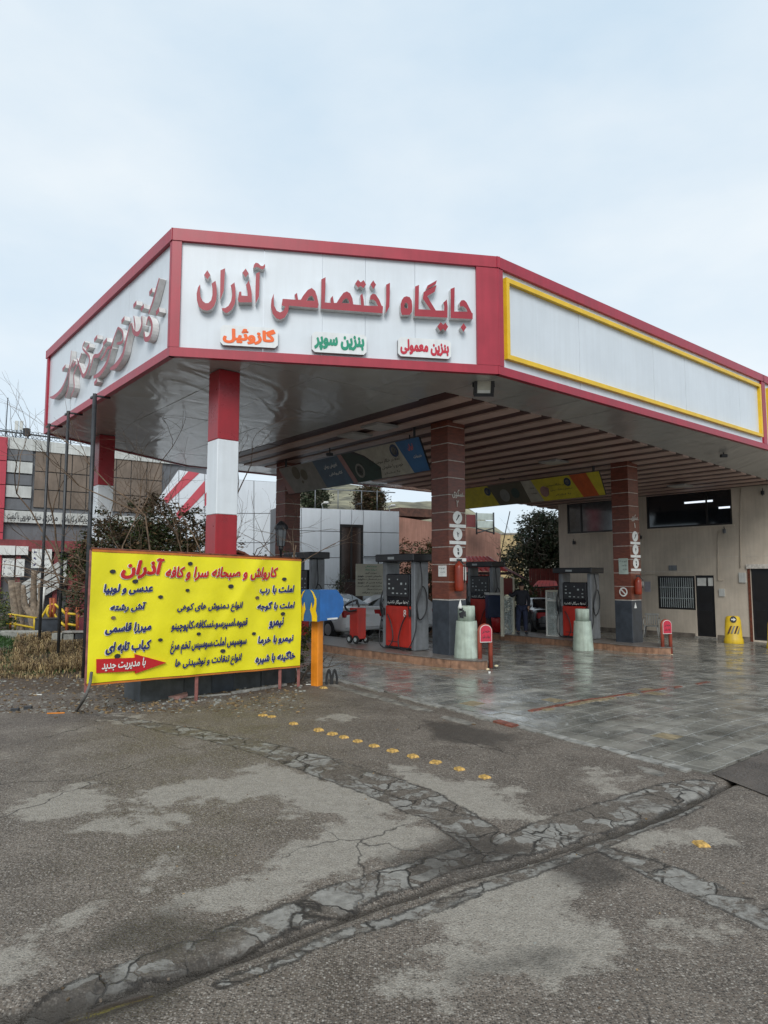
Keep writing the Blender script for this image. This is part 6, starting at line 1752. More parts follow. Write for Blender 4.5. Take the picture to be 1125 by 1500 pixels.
for a_, b_ in zip(kp[:-1], kp[1:]):
    d = b_ - a_; n_ = max(1, round(d.length / .7))
    for i in range(n_):
        q0_ = a_ + d * (i / n_); q1_ = a_ + d * ((i + .97) / n_); nn = Vector((-d.y, d.x, 0)).normalized() * .028
        dz = random.uniform(.02, .045)
        m_ = MB(); m_.add([q0_ - nn, q1_ - nn, q1_ + nn, q0_ + nn, q0_ - nn + Vector((0, 0, dz)), q1_ - nn + Vector((0, 0, dz)), q1_ + nn + Vector((0, 0, dz)), q0_ + nn + Vector((0, 0, dz))], [(0, 3, 2, 1), (4, 5, 6, 7), (0, 1, 5, 4), (1, 2, 6, 5), (2, 3, 7, 6), (3, 0, 4, 7)]); m_.build('edging_stone', M_stgrey, ks)
sl = thing('broken_slab', 'pinkish broken stone slab leaning on the stone edging', 'slab', W(255, 1016, .0))
m_ = MB(); pg = [W(235, 1020, .03), W(245, 1009, .06), W(272, 1010, .08), W(275, 1016, .07), W(262, 1020, .05)]
n_ = len(pg); m_.add(pg + [p - Vector((0, 0, .05)) for p in pg], [tuple(range(n_))] + [tuple(range(2 * n_ - 1, n_ - 1, -1))] + [(i, n_ + i, n_ + (i + 1) % n_, (i + 1) % n_) for i in range(n_)]); m_.build('slab_stone', mat('pink_stone', (.36, .20, .17), .8, var=.25, scale=10, bump=.3), sl)
for (x, y, lab, mk, sc) in ((22, 1042, 'left one of two small dark bricks lying on the asphalt', M_dark, .055), (41, 1039, 'right one of two small dark bricks lying on the asphalt', M_dark, .055)):
    p = W(x, y, 0); o = thing('small_brick', lab, 'brick', p, .2)
    MB().box(-sc, -sc * .6, -.01, sc, sc * .6, sc * .9, bev=.006).build('brick_block', mk, o, False)
for (x, y, lab, mk, l_) in ((82, 1045, 'thin orange stick lying on the asphalt near the bent pipe', M_orange, .12), (55, 1018, 'scrap of white paper on the dark soil', M_paper, .07), (452, 1003, 'small white rag beside the orange post', M_paper, .05)):
    p = W(x, y, 0.004); o = thing('litter_piece', lab, 'litter', p, .15)
    MB().box(-l_, -.014, -.002, l_, .014, .012, bev=.003).build('scrap', mk, o, False)
MB_h = thing('rusty_hoop', 'rusty orange-brown bent hoop rising behind the banner', 'hoop', MBn.at(2.6, 0, -.7))
c_ = MBn.at(2.75, 0, -.72)
for k_ in range(2):
    MB().tube([c_ + MBn.u * (-.62 * math.cos(t)) + Vector((0, 0, 1.55 + (.82 + .04 * k_) * math.sin(t))) + MBn.n * (.08 * k_) for t in np.linspace(-.3, math.pi + .3, 22)], .03, 7).build('bent_tube', M_rust, MB_h)

# ------------------------------------------------------------------ charity box on the orange post
bp_ = W(464, 1004, 0)
cbx = thing('donation_box', 'blue faceted donation box with yellow hand shapes on an orange post', 'donation box', bp_, -.62)
MB().box(-.085, -.075, -.03, .085, .075, 1.18, bev=.012).build('post', M_orange, cbx, False)
T = lambda v: v
# octagonal box extruded along local y; front face looks to -y
oc = [(-.27, 1.18), (.27, 1.18), (.36, 1.42), (.36, 1.46), (.36, 1.50), (.27, 1.70), (-.27, 1.70)]
body_pg = [(-.26, 1.17), (.20, 1.17), (.245, 1.27), (.245, 1.58), (.18, 1.73), (-.20, 1.73), (-.26, 1.60), (-.29, 1.44), (-.26, 1.3)]
# side silhouette (depth, height), extruded across x
sil = [(-.22, 1.17), (.30, 1.17), (.47, 1.32), (.49, 1.45), (.47, 1.56), (.28, 1.72), (-.22, 1.72)]
MB().prism(sil, lambda y, z: Vector((-.22, y, z)), lambda y, z: Vector((.22, y, z))).build('box_shell', M_blue, cbx, False)
MB().box(-.24, -.235, 1.16, .24, -.221, 1.725).build('front_plate', mat('box_front_blue', (.02, .10, .28), .3, var=.1), cbx, False)
lh = [(-.06, 0), (-.05, .15), (.03, .25), (.07, .40), (.05, .46), (-.02, .36), (-.04, .28), (-.06, .30), (-.04, .44), (-.08, .50), (-.14, .40), (-.12, .22), (-.18, .08), (-.17, 0)]
hd = [(.0, 0), (.11, 0), (.12, .10), (.16, .20), (.145, .26), (.13, .33), (.11, .24), (.10, .22), (.065, .30), (.055, .38), (.10, .49), (.155, .555), (.10, .52), (.02, .40), (.015, .30), (.03, .18), (.0, .10)]
m_ = MB(); m_.prism([(.20 - x * 1.0, 1.165 + z) for x, z in hd], lambda x, z: Vector((x, -.248, z)), lambda x, z: Vector((x, -.235, z))); m_.build('yellow_hand', mat('hand_yellow', (.78, .50, .01), .4), cbx, False)
m_ = MB(); m_.prism([(-.235 + x * 1.0, 1.165 + z) for x, z in hd], lambda x, z: Vector((x, -.248, z)), lambda x, z: Vector((x, -.235, z))); m_.build('yellow_hand', mat('hand_yellow', (.78, .50, .01), .4), cbx, False)
MB().box(.221, .02, 1.18, .232, .30, 1.21).build('coin_tray', M_paper, cbx, False)
MB().box(-.02, -.1, 1.721, .02, .06, 1.735).build('slot_rim', M_dark, cbx, False)
o = thing('rubber_shoes', 'pair of dark rubber offcuts leaning at the foot of the orange post', 'rubber', W(482, 1003, 0), .3)
for k_ in range(2): MB().tube(smooth_path([(-.05 + k_ * .11, 0, 0), (-.04 + k_ * .11, .02, .14), (0 + k_ * .11, .03, .26), (.04 + k_ * .11, .02, .12), (.03 + k_ * .11, 0, 0)]), .02, 6).build('rubber_loop', M_tyre, o, False)
o = thing('pale_block', 'narrow pale stone block against the back of the orange post', 'block', W(474, 1000, 0) + Vector((0, .15, 0)), .3)
MB().box(-.05, -.05, -.01, .06, .05, .24, bev=.01).build('block_body', M_stgrey, o, False)
bush('small leafy plant between the banner and the orange post', 445, 13.2, [(0, 0, .75, .22, .2, .35), (.05, 0, .35, .15, .15, .25)], 700, .035, LY, seed=31)

# ------------------------------------------------------------------ black hooked poles at the left
for i, (px, lab, dz) in enumerate(((69.5, 'farthest left black steel pole hooked to the canopy corner', 0), (97.5, 'middle black steel pole hooked to the left fascia', 0), (136, 'nearest black steel pole hooked to the left fascia beside the banner', 0))):
    s_ = F_left.hit(px, 620 + (634 - 620) * (1 - i) if i < 2 else 598, .25)[0]
    b_ = F_left.at(max(s_, .1), 0, .22); z0 = verge_h(b_.x, b_.y)
    o = thing('steel_pole', lab, 'pole', Vector((b_.x, b_.y, z0)), 0, 'black hooked steel poles along the left fascia')
    MB().tube([(0, 0, -.1), (0, 0, ZB - z0 - .02)], .034 if i < 2 else .045, 8).build('shaft', M_dark, o, False)
    d = -F_left.n
    m_ = MB(); m_.box(-.03, -.03, ZB - z0 - .03, .03, .03, ZB - z0 + .03)
    m_.tube([Vector((0, 0, ZB - z0 - .01)) - F_left.u * .25, Vector((0, 0, ZB - z0 - .01)), Vector((0, 0, ZB - z0 - .01)) + d * .3], .03, 4); m_.build('hook_arm', M_dark, o, False)

# ------------------------------------------------------------------ big tangled shrub and bare trees
def tree_thing(label, base, starts, cat='tree', name='bare_tree', leaves=None, mats=LD, seed=1, group=None):
    o = thing(name, label, cat, base, 0, group); rr = random.Random(seed); m_ = MB()
    for (p, d, ln, r_, dep, droop, spr) in starts: branching(m_, Vector(p), Vector(d).normalized(), ln, r_, dep, rr, droop, spr)
    m_.build('branches', M_twig, o, False)
    if leaves: leaf_cloud(*leaves).build('foliage', mats, o, False)
    return o
bs = V_(238, 14.6)
rr = random.Random(5)
starts = [((rr.uniform(-1.2, 1.2), rr.uniform(-.3, .5), .1), (rr.gauss(0, .35), rr.gauss(0, .25), 1), rr.uniform(1.5, 2.1), rr.uniform(.02, .04), 7, .02, .45) for _ in range(13)]
tree_thing('tangled brown and green climbing shrub rising behind the yellow banner', bs, starts, 'bush', 'climbing_shrub',
           ([(-.9, 0, 2.2, 1.0, .6, .85), (.1, .1, 2.5, .95, .6, 1.0), (.9, 0, 2.1, .65, .5, .9), (-.3, .2, 3.2, .55, .4, .5), (-1.5, 0, 1.9, .45, .4, .7), (0, 0, 1.2, 1.9, .5, .8), (-1.3, 0, 2.7, .5, .4, .5)], 19000, .056, 8), LD, 6)
bs = V_(225, 14.9)
tree_thing('olive green bush growing inside the tangled climbing shrub', bs, [((0, 0, 0), (0, 0, 1), 1.4, .03, 5, 0, .5)], 'bush', 'bush', ([(-1.3, -.1, 2.0, .6, .4, .55), (.5, -.1, 2.2, .8, .4, .6), (-.2, -.2, 2.6, .6, .4, .5)], 6000, .062, 9), LG, 8)
bs = V_(250, 13.6)
rr = random.Random(21)
tree_thing('leafless tree whose thin twigs reach up under the canopy left of the painted column', bs, [((-.3, 0, 1.0), (-.25, 0, 1), 2.2, .028, 7, 0, .5), ((.35, .2, 1.2), (.2, 0, 1), 2.0, .03, 7, 0, .5), ((-1.0, .1, .8), (-.1, .1, 1), 2.4, .022, 7, 0, .5), ((.1, .1, 1.4), (.3, 0, .9), 1.9, .028, 6, 0, .55)], seed=22)
bs = V_(395, 14.2)
tree_thing('leafless twigs spreading between the painted column and the dark column', bs, [((-.4, 0, 1.2), (-.1, 0, 1), 1.3, .02, 6, 0, .7), ((.2, 0, 1.4), (.3, 0, .8), 1.3, .022, 6, 0, .7), ((0, .1, 1.3), (.6, 0, .7), 1.3, .02, 6, 0, .6)], seed=33,
           leaves=([(-.3, 0, 2.5, .5, .3, .35), (.1, 0, 2.2, .4, .3, .3)], 260, .05, 3))
bs = V_(90, 19.5)
tree_thing('thin leaning leafless tree behind the black poles', bs, [((0, 0, 0), (-.05, 0, 1), 2.6, .05, 7, 0, .40), ((0, 0, 1.2), (.5, 0, 1), 2.4, .04, 6, 0, .4), ((0, 0, 1.9), (-.6, 0, 1), 2.4, .03, 6, 0, .45)], seed=41)
bs = V_(30, 21)
tree_thing('faint leafless sapling at the far left in front of the grey building', bs, [((0, 0, 0), (.1, 0, 1), 1.4, .03, 7, 0, .38), ((.6, 0, 0), (.0, 0, 1), 1.3, .025, 6, 0, .42)], seed=43)
# pollarded stumps
def stump(label, base, limbs, seed):
    o = thing('pollarded_trunk', label, 'tree', base, 0, 'cut-back trunks beside the yellow railing'); m_ = MB(); rr = random.Random(seed)
    for (pts_, r0, r1) in limbs:
        q_ = smooth_path(pts_, 4); m_.tube(q_, [r0 + (r1 - r0) * i / (len(q_) - 1) + rr.uniform(-.004, .004) for i in range(len(q_))], 9)
    m_.build('trunk', mat('pale_bark', (.24, .19, .14), .9, var=.35, scale=9, bump=.6, bscale=14), o, False)
stump('left pollarded trunk with two thick pale limbs', V_(30, 19.4), [([(0, 0, -.1), (-.1, 0, .6), (-.25, 0, 1.45)], .13, .09), ([(0.05, .05, -.1), (-.05, .1, .7), (-.1, .05, 1.4)], .14, .10)], 1)
stump('right pollarded trunk with three pale upright limbs', V_(55, 18.8), [([(0, 0, -.1), (-.1, 0, .5), (-.30, 0, .8), (-.38, 0, 1.35)], .13, .06), ([(0, 0, .3), (-.12, .1, .9), (-.1, 0, 1.75)], .11, .07), ([(0, 0, .3), (.05, .1, .8), (.08, 0, 1.4)], .08, .05)], 2)
bush('yellow-green clipped hedge at the left edge', 3, 21.5, [(0, 0, .9, .55, .5, .6), (-.8, 0, .9, .6, .5, .6)], 2600, .05, LY, seed=51, trunk=False)
bush('dark green bush at the left edge below the railing', 2, 17.6, [(0, 0, .7, .5, .5, .55), (-.7, 0, .7, .6, .5, .6), (.15, .1, .35, .4, .4, .3)], 2600, .05, LG, seed=52, trunk=False)
bush('dark green shrub beside the maroon post left of the banner', 107, 19.0, [(0, 0, 1.1, .38, .4, .55), (.1, 0, .6, .4, .4, .4)], 2400, .045, LE, seed=53)

# ------------------------------------------------------------------ yellow railings, planter box and blocks
M_ry = mat('rail_yellow', (.72, .50, .03), .5, var=.15, streak=.1)
M_ro = mat('rail_post_brown_orange', (.33, .085, .03), .6, var=.25)
def rail_pts(l, Y): return [WD(x, y, Y) for x, y in l]
def c9(x, y): return (x / 6.8214, 760 + y / 6.8214)
o = thing('yellow_railing', 'long low yellow pipe railing in front of the pollarded trunks', 'railing', V_(35, 18.0))
for l in ([(60, 960), (110, 955), (370, 992)], [(60, 1045), (130, 1050), (370, 1095)]):
    MB().tube([WD(*c9(*q_), 18.0) for q_ in l], .028, 7).build('rail', M_ry, o)
for x in (105, 155, 345):
    MB().tube([WD(*c9(x, 955 + (x - 100) * .13), 18.0), WD(*c9(x, 1075), 18.0) - Vector((0, 0, .15))], .026, 7).build('post', M_ry if x != 105 else M_ro, o)
o = thing('pointed_railing', 'yellow and brown railing forming a peak above the dark planter box', 'railing', V_(73, 18.2))
for l in ([(400, 1030), (430, 960), (485, 870), (540, 845), (610, 910)], [(545, 850), (530, 920), (560, 985), (620, 1030)], [(485, 880), (470, 940), (500, 1000)]):
    MB().tube([WD(*c9(*q_), 18.2) for q_ in l], .032, 7).build('rail', M_ry, o)
for x in (508, 540):
    MB().tube([WD(*c9(x, 790), 18.2), WD(*c9(x, 1015), 18.2)], .04, 7).build('post', M_ro, o)
o = thing('corner_railing', 'yellow railing panels between brown posts beside the maroon post', 'railing', V_(108, 17.6))
for l in ([(610, 900), (655, 950)], [(670, 945), (760, 955)], [(780, 985), (840, 925)], [(610, 1035), (655, 1075)], [(670, 1050), (760, 1065)], [(780, 1085), (840, 1045)], [(662, 945), (665, 1080)], [(770, 960), (775, 1085)]):
    MB().tube([WD(*c9(*q_), 17.6) for q_ in l], .032, 7).build('rail', M_ry, o)
for x in (668, 775):
    MB().tube([WD(*c9(x, 885), 17.6), WD(*c9(x, 1150), 17.6)], .045, 7).build('post', M_ro, o)
o = thing('planter_box', 'dark slate planter box under the peaked railing', 'planter', V_(73, 17.8), .35)
MB().box(-.27, -.22, -.05, .27, .22, .50, bev=.015).build('box_wall', M_base, o, False)
MB().box(-.28, -.23, .501, .28, .23, .53).build('box_rim', M_dark, o, False)
o = thing('low_wall', 'low grey concrete block wall with open bays beside the maroon post', 'wall', V_(103, 16.4), .15)
for k_ in range(3): MB().box(-.33 + k_ * .26, -.1, -.1, -.09 + k_ * .26 - .01, .1, .34, bev=.01).build('concrete_block', M_conc if k_ < 2 else M_dark, o, False)
MB().box(-.1, -.14, .345, .62, .14, .39, bev=.01).build('coping', M_stgrey, o, False)
o = thing('stone_ledge', 'low grey stone ledge below the yellow railing', 'ledge', V_(32, 17.3), 0)
MB().box(-.5, -.12, -.1, .55, .1, .22, bev=.02).build('ledge_stone', M_conc, o, False)
o = thing('maroon_post', 'maroon square steel post standing left of the banner', 'post', V_(124, 17.0))
MB().box(-.07, -.07, -.1, .07, .07, ZD(800, 17.0) - .2, bev=.01).build('square_tube', mat('maroon_paint', (.16, .02, .03), .45, var=.2, streak=.2), o, False)
def lantern(px, Y, ytop, label, sc=1.0):
    b = V_(px, Y); zt2 = ZD(ytop, Y) - b.z
    o = thing('garden_lantern', label, 'lamp', b, 0, 'black garden lanterns'); 
    MB().lathe([(.06, -.05), (.05, .1), (.032, .2), (.03, zt2 - .62 * sc), (.05, zt2 - .6 * sc), (.06, zt2 - .52 * sc)], 8).build('post', M_black, o, False)
    MB().lathe([(.07 * sc, zt2 - .52 * sc), (.11 * sc, zt2 - .16 * sc)], 6, sm=False).build('glass_cage', M_grey, o, False)
    for k_ in range(6):
        t = k_ * math.pi / 3
        MB().tube([(.075 * sc * math.cos(t), .075 * sc * math.sin(t), zt2 - .52 * sc), (.115 * sc * math.cos(t), .115 * sc * math.sin(t), zt2 - .16 * sc)], .008, 4).build('cage_bar', M_black, o, False)
    MB().lathe([(.15 * sc, zt2 - .17 * sc), (.13 * sc, zt2 - .10 * sc), (.05 * sc, zt2 - .02 * sc), (.012, zt2)], 8, sm=False).build('cap', M_black, o, False)
lantern(411, 15.4, 763, 'black garden lantern in front of the dark stone column', 1.1)
lantern(117, 19.6, 806, 'black garden lantern above the dark green shrub', 1.0)
o = thing('white_pipe', 'short white plastic pipe standing by the leftmost black pole', 'pipe', WD(61, 896, 17.0))
MB().tube([(0, 0, 0), (.05, 0, .62)], .035, 8).build('pipe_tube', M_paper, o, False)

# ------------------------------------------------------------------ grey building at the far left
LB0 = WD(-180, 841, 25.2); LB1 = WD(300, 841, 32.5)
FL = Plane(LB0, LB1)
hl = lambda x, y, off=0.0: FL.hit(x, y, off)
lb = thing('shop_building', 'long grey and brown panelled building with white lettering band at the left', 'building', FL.at(6, 0))
m_ = MB(); slab(m_, FL, 0, FL.len, -.1, hl(60, 657)[1] - .05, -.06, -6); m_.build('core_wall', M_grey_wall, lb)
# cornice panels
sx = [hl(x, 700)[0] for x in (-180, -120, -60, 11, 34, 50, 72, 95, 131, 165, 200, 240, 299)]
zc0 = hl(11, 657)[1]; zc1 = hl(11, 640)[1]
for a_, b_ in zip(sx[:-1], sx[1:]):
    drop = lambda s: max(0, s - hl(40, 700)[0]) * .03
    m_ = MB()
    vs = [FL.at(a_ + .01, zc0, .05), FL.at(b_ - .01, zc0, .05), FL.at(b_ - .01, zc1 - drop(b_), .05), FL.at(a_ + .01, zc1 - drop(a_), .05)]
    vs += [v - FL.n * .3 for v in vs]
    m_.add(vs, [(0, 1, 2, 3), (7, 6, 5, 4), (0, 4, 5, 1), (1, 5, 6, 2), (2, 6, 7, 3), (3, 7, 4, 0)]); m_.build('cornice_panel', M_pale, lb)
# brown panels
cols_ = [hl(x, 700)[0] for x in (50, 68, 88, 105, 127, 148, 170, 192, 215, 238)]
zr = [hl(100, y)[1] for y in (664, 694, 720, 746)]
for i in range(len(cols_) - 1):
    for j in range(3):
        m_ = MB(); slab(m_, FL, cols_[i] + .02, cols_[i + 1] - .02, zr[j + 1] + .02, zr[j] - .02, random.uniform(.0, .015), -.05); m_.build('facade_panel', M_brown_panel, lb)
ss_ = (hl(9, 700)[0], hl(48, 700)[0])
yy = (657, 675.5, 694, 711, 730, 748)
for j in range(5):
    m_ = MB(); slab(m_, FL, ss_[0], ss_[1] - .04, hl(28, yy[j + 1])[1] + .03, hl(28, yy[j])[1] - .03, .02 + .05 * (j % 2), -.05); m_.build('facade_panel', M_pale if j % 2 else M_grey_wall, lb)
pr = hl(-60, 700)[0], hl(9, 700)[0]
for j in range(7):
    z0_, z1_ = hl(0, 640 + 35 * (j + 1))[1], hl(0, 640 + 35 * j)[1]
    m_ = MB(); slab(m_, FL, pr[0], pr[1] - .03, max(z0_, 0) + .015, z1_ - .015, .14, -.05); m_.build('red_panel', M_pinkred, lb)
m_ = MB(); slab(m_, FL, hl(5, 700)[0], hl(238, 700)[0], hl(60, 767)[1], hl(60, 750)[1], .09, -.04); m_.build('lettering_band', M_pale, lb)
for w_, x0, x1 in (('جایگاه و کارواش', 90, 128), ('کارخانه خصوصی آذران', 172, 236), ('خدمات خودرویی با کیفیت', 10, 60), ('مرکزی', 62, 84)):
    a_, b_ = hl(x0, 758)[0], hl(x1, 758)[0]; m_ = MB(); put_text(m_, w_, FL.at, a_, b_, hl(60, 765.5)[1], hl(60, 752)[1], .095, .02); m_.build('lettering', M_ink, lb)
m_ = MB(); slab(m_, FL, hl(-60, 800)[0], hl(118, 800)[0], hl(60, 808)[1], hl(60, 792)[1], .35, -.04); m_.build('red_beam', mat('faded_maroon', (.26, .055, .06), .6, var=.2, streak=.2), lb)
for x in (79, 101, 112, 24):
    s_ = hl(x, 850)[0]; m_ = MB(); slab(m_, FL, s_ - .08, s_ + .08, 0, hl(60, 808)[1], .3, .14); m_.build('maroon_pillar', mat('faded_maroon', (.26, .055, .06), .6), lb)
m_ = MB(); slab(m_, FL, hl(98, 850)[0], hl(113, 850)[0], .5, hl(60, 824)[1], .10, 0); m_.build('red_door', mat('salmon_door', (.40, .10, .08), .5, var=.15), lb)
# stair side with white slats
for k_ in range(4):
    for j in range(6):
        x0 = 32 + j * 11; y0 = 858 + 10 * k_ - j * 6.5
        if x0 > 90: continue
        a_ = hl(x0, y0, .5); b_ = hl(x0 + 10.4, y0 - 6.2, .5)
        m_ = MB(); m_.prism([(a_[0], a_[1] - .13), (b_[0], b_[1] - .13), (b_[0], b_[1] + .09), (a_[0], a_[1] + .09)], lambda s, z: FL.at(s, z, .5), lambda s, z: FL.at(s, z, .42)); m_.build('stair_slat', M_pale, lb)
# roof parapet railing and boxes
m_ = MB(); zr0 = hl(40, 640)[1]; zr1 = hl(40, 628)[1]
m_.tube([FL.at(sx[0], zr1, -.6), FL.at(sx[-1], zr1 - .3, -.6)], .035, 5)
m_.build('roof_rail', M_dark, lb)
for i in range(16):
    s_ = sx[0] + (sx[-1] - sx[0]) * i / 15; m_ = MB(); m_.tube([FL.at(s_, zc0, -.6), FL.at(s_, zr1 - .3 * i / 15, -.6)], .025, 4); m_.build('rail_post', M_dark, lb)
m_ = MB()
for i in range(70):
    s_ = sx[0] + (sx[-1] - sx[0]) * i / 69; c_ = FL.at(s_, (zr0 + zr1) / 2 + .02, -.6)
    m_.tube([c_ + FL.u * (.16 * math.cos(t)) + Vector((0, 0, .16 * math.sin(t))) for t in np.linspace(0, 6.28, 9)], .012, 3, cap=False)
m_.build('ring_infill', M_dark, lb, kind='stuff')
for x, y, w_, lab, mk in ((39, 637, 7, 'black rooftop unit box on the grey building', M_black), (23, 637, 4, 'left of two blurry grey rooftop aerials', M_grey), (30, 637, 4, 'right of two blurry grey rooftop aerials', M_grey)):
    D = FL.at(hl(x, y)[0], 0).y
    o = thing('rooftop_unit', lab, 'roof unit', WD(x, y, D + .5))
    if mk is M_black: MB().box(-.12, -.1, -.05, .12, .1, .28, bev=.02).build('unit_case', mk, o, False)
    else:
        MB().tube([(0, 0, -.1), (.05, 0, .55)], .03, 5).build('mast', mk, o, False)
        MB().box(-.05, -.03, .2, .09, .03, .6, bev=.01).build('panel_antenna', M_pale, o, False)
o = thing('roof_mast', 'thin dark mast rising from the roof at the far left', 'mast', WD(8, 640, 28.5)); MB().tube([(0, 0, 0), (.02, 0, 1.7)], .02, 4).build('mast_tube', M_dark, o, False)
# direction boards
def board(x0, y0, x1, y1, label, arrows, lines=3):
    a_, z1_ = hl(x0, y0, .4); b_, z0_ = hl(x1, y1, .4)
    o = thing('direction_board', label, 'sign', FL.at((a_ + b_) / 2, z0_, .4), 0, 'white information boards by the grey building')
    m_ = MB(); slab(m_, FL, a_, b_, z0_, z1_, .4, .36); m_.build('board_face', M_disc, o)
    for i in range(arrows):
        c_ = a_ + (b_ - a_) * .16; z_ = z1_ - (z1_ - z0_) * (i + .5) / arrows; r_ = (b_ - a_) * .07; an = (0, -.8, .8)[i % 3]
        m_ = MB()
        pg = [(-1.2, 0), (-.2, 1), (-.2, .4), (1.2, .4), (1.2, -.4), (-.2, -.4), (-.2, -1)]
        m_.prism([(c_ + r_ * (x * math.cos(an) - y * math.sin(an)), z_ + r_ * (x * math.sin(an) + y * math.cos(an))) for x, y in pg], lambda s, z: FL.at(s, z, .405), lambda s, z: FL.at(s, z, .401)); m_.build('arrow', M_bblue, o)
    for i in range(lines):
        z_ = z1_ - (z1_ - z0_) * (i + .5) / lines; h_ = (z1_ - z0_) / lines * .2
        m_ = MB(); put_text(m_, ('کارواش', 'تعویض روغن', 'کافه')[i % 3], lambda s, z, o_=0: FL.at(s, z, .4 + o_), a_ + (b_ - a_) * .45, b_ - .08, z_ - h_, z_ + h_, .004, .0); m_.build('lettering', M_grey, o)
board(4, 818, 20, 845, 'leftmost white direction board with three blue arrows', 3); board(24, 819, 35, 845, 'narrow white board right of the leftmost arrow board', 0)
board(47, 804, 75, 832, 'large white direction board with three dark arrows behind a black pole', 3)
board(-2, 799, 22, 813, 'blank white board high at the left edge', 0, 0); board(24, 800, 41, 813, 'smaller blank white board under the red beam', 0, 0)

# ------------------------------------------------------------------ white panelled buildings behind the pumps
D1 = 31.0
FWB = Plane(WD(405, 841, 30.2), WD(585, 841, 32.4))
wbld = thing('white_building', 'white panelled building with tall brown window and ball trees on its roof', 'building', FWB.at(3, 0))
hw = lambda x, y, off=0.0: FWB.hit(x, y, off)
xs_ = [405, 441, 470, 498, 515, 532, 558, 585]; cs = [hw(x, 800)[0] for x in xs_]
zrow = [hw(510, y)[1] for y in (746, 779, 817, 856, 895)]; zrow[-1] = -.1
win = (hw(498, 800)[0], hw(532, 800)[0], hw(515, 852)[1], hw(515, 769)[1])
m_ = MB(); slab(m_, FWB, 0, FWB.len, -.1, zrow[0] - .03, -.08, -5); m_.build('core_wall', M_grey_wall, wbld)
for i in range(len(cs) - 1):
    for j in range(4):
        zt2, zb2 = zrow[j], zrow[j + 1]
        if i in (3, 4):
            if j == 0: zb2 = win[3] + .01
            else: continue
        m_ = MB(); slab(m_, FWB, cs[i] + .015, cs[i + 1] - .015, zb2 + .015, zt2 - .015, random.uniform(0, .012), -.07); m_.build('white_panel', M_white, wbld)
M_bgl = mat('brown_glass', (.045, .028, .022), .1, var=.3, scale=1)
window(win, par=wbld, F=FWB, mull=(.5,), fw=.09, glass=M_bgl)
m_ = MB(); slab(m_, FWB, win[0], win[1], -.1, win[2] - .02, -.03, -.07); m_.build('brown_lower_panel', mat('dark_brown_panel', (.05, .022, .018), .5, var=.2), wbld)
o = thing('pipe_bracket', 'square dark pipe bracket on the white building above the notice board', 'bracket', FWB.at(*hw(540, 817), .05))
MB().tube([FWB.at(*hw(532, 815.5), .1), FWB.at(*hw(553, 815.5), .1), FWB.at(*hw(553, 826), .1)], .03, 4).build('pipe', M_dark, o)
rf = zrow[0]
m_ = MB()
for x in (441, 466, 500, 535, 558): 
    m_ = MB(); p = FWB.at(*hw(x, 746), -.5); m_.tube([p, p + Vector((0, 0, .95))], .03, 4); m_.build('roof_rail_post', M_grey, wbld)
m_ = MB(); m_.tube([FWB.at(.5, rf + .95, -.5), FWB.at(FWB.len, rf + .95, -.5)], .03, 4); m_.build('roof_rail', M_grey, wbld)
for (x, lab, r_, mats_) in ((472, 'round clipped dark tree on the white building roof, left one', .58, LE), (556, 'round clipped brownish tree on the white building roof, right one', .70, LD)):
    p = FWB.at(hw(x, 746)[0], rf, -1.3)
    o = thing('ball_tree', lab, 'tree', p, 0, 'clipped ball trees on the white roof')
    leaf_cloud([(0, 0, .62, r_, r_, r_ * 1.05)] * 2, 9000, .085, 7).build('crown', mats_, o, False); MB().tube([(0, 0, -.1), (0, 0, .6)], .06, 6).build('trunk', M_bark, o, False)
for (x, lab) in ((474, 'left white floodlight on the roof edge of the white building'), (523, 'middle dark floodlight on the roof edge of the white building'), (572, 'right white floodlight on the roof edge of the white building')):
    p = FWB.at(hw(x, 746)[0], rf, -.1); o = thing('roof_floodlight', lab, 'lamp', p, 0, 'floodlights on the white roof edge')
    MB().tube([(0, 0, 0), (-.05, -.1, .2), (.12, -.2, .28)], .025, 5).build('arm', M_paper if x != 523 else M_dark, o, False); MB().box(.05, -.3, .2, .28, -.1, .3, bev=.03).build('lamp_head', M_paper if x != 523 else M_dark, o, False)
# taller white annex with red stripes between the columns
FA = Plane(WD(222, 841, 30.6), WD(408, 841, 31.6)); ha = lambda x, y, off=0.0: FA.hit(x, y, off)
anx = thing('striped_annex', 'white panelled wall with slanting red stripes seen behind the tangled shrub', 'building', FA.at(3, 0))
ap = [ha(225, 900), ha(408, 900), ha(408, 706), ha(345, 702), ha(300, 694), ha(262, 688), ha(226, 738)]
ap[0] = (ap[0][0], -.1); ap[1] = (ap[1][0], -.1)
m_ = MB(); m_.prism(ap, lambda s, z: FA.at(s, z, -.05), lambda s, z: FA.at(s, z, -3)); m_.build('gable_wall', M_grey_wall, anx)
for i, (x0, x1) in enumerate(((226, 262), (262, 300), (300, 345), (345, 372), (372, 408))):
    yt = {226: 738, 262: 688, 300: 694, 345: 702, 372: 704, 408: 706}
    ys_ = [None, 745, 785, 825]
    tops = (ha(x0, yt[x0]), ha(x1, yt[x1]))
    prev = tops
    for yb in (752, 795, 900):
        bot = (ha(x0, yb), ha(x1, yb))
        if yb == 900: bot = ((bot[0][0], -.1), (bot[1][0], -.1))
        pg = [(bot[0][0] + .015, bot[0][1] + .015), (bot[1][0] - .015, bot[1][1] + .015), (prev[1][0] - .015, prev[1][1] - .015), (prev[0][0] + .015, prev[0][1] - .015)]
        m_ = MB(); m_.prism(pg, lambda s, z: FA.at(s, z, 0), lambda s, z: FA.at(s, z, -.04)); m_.build('white_panel', M_white, anx); prev = bot
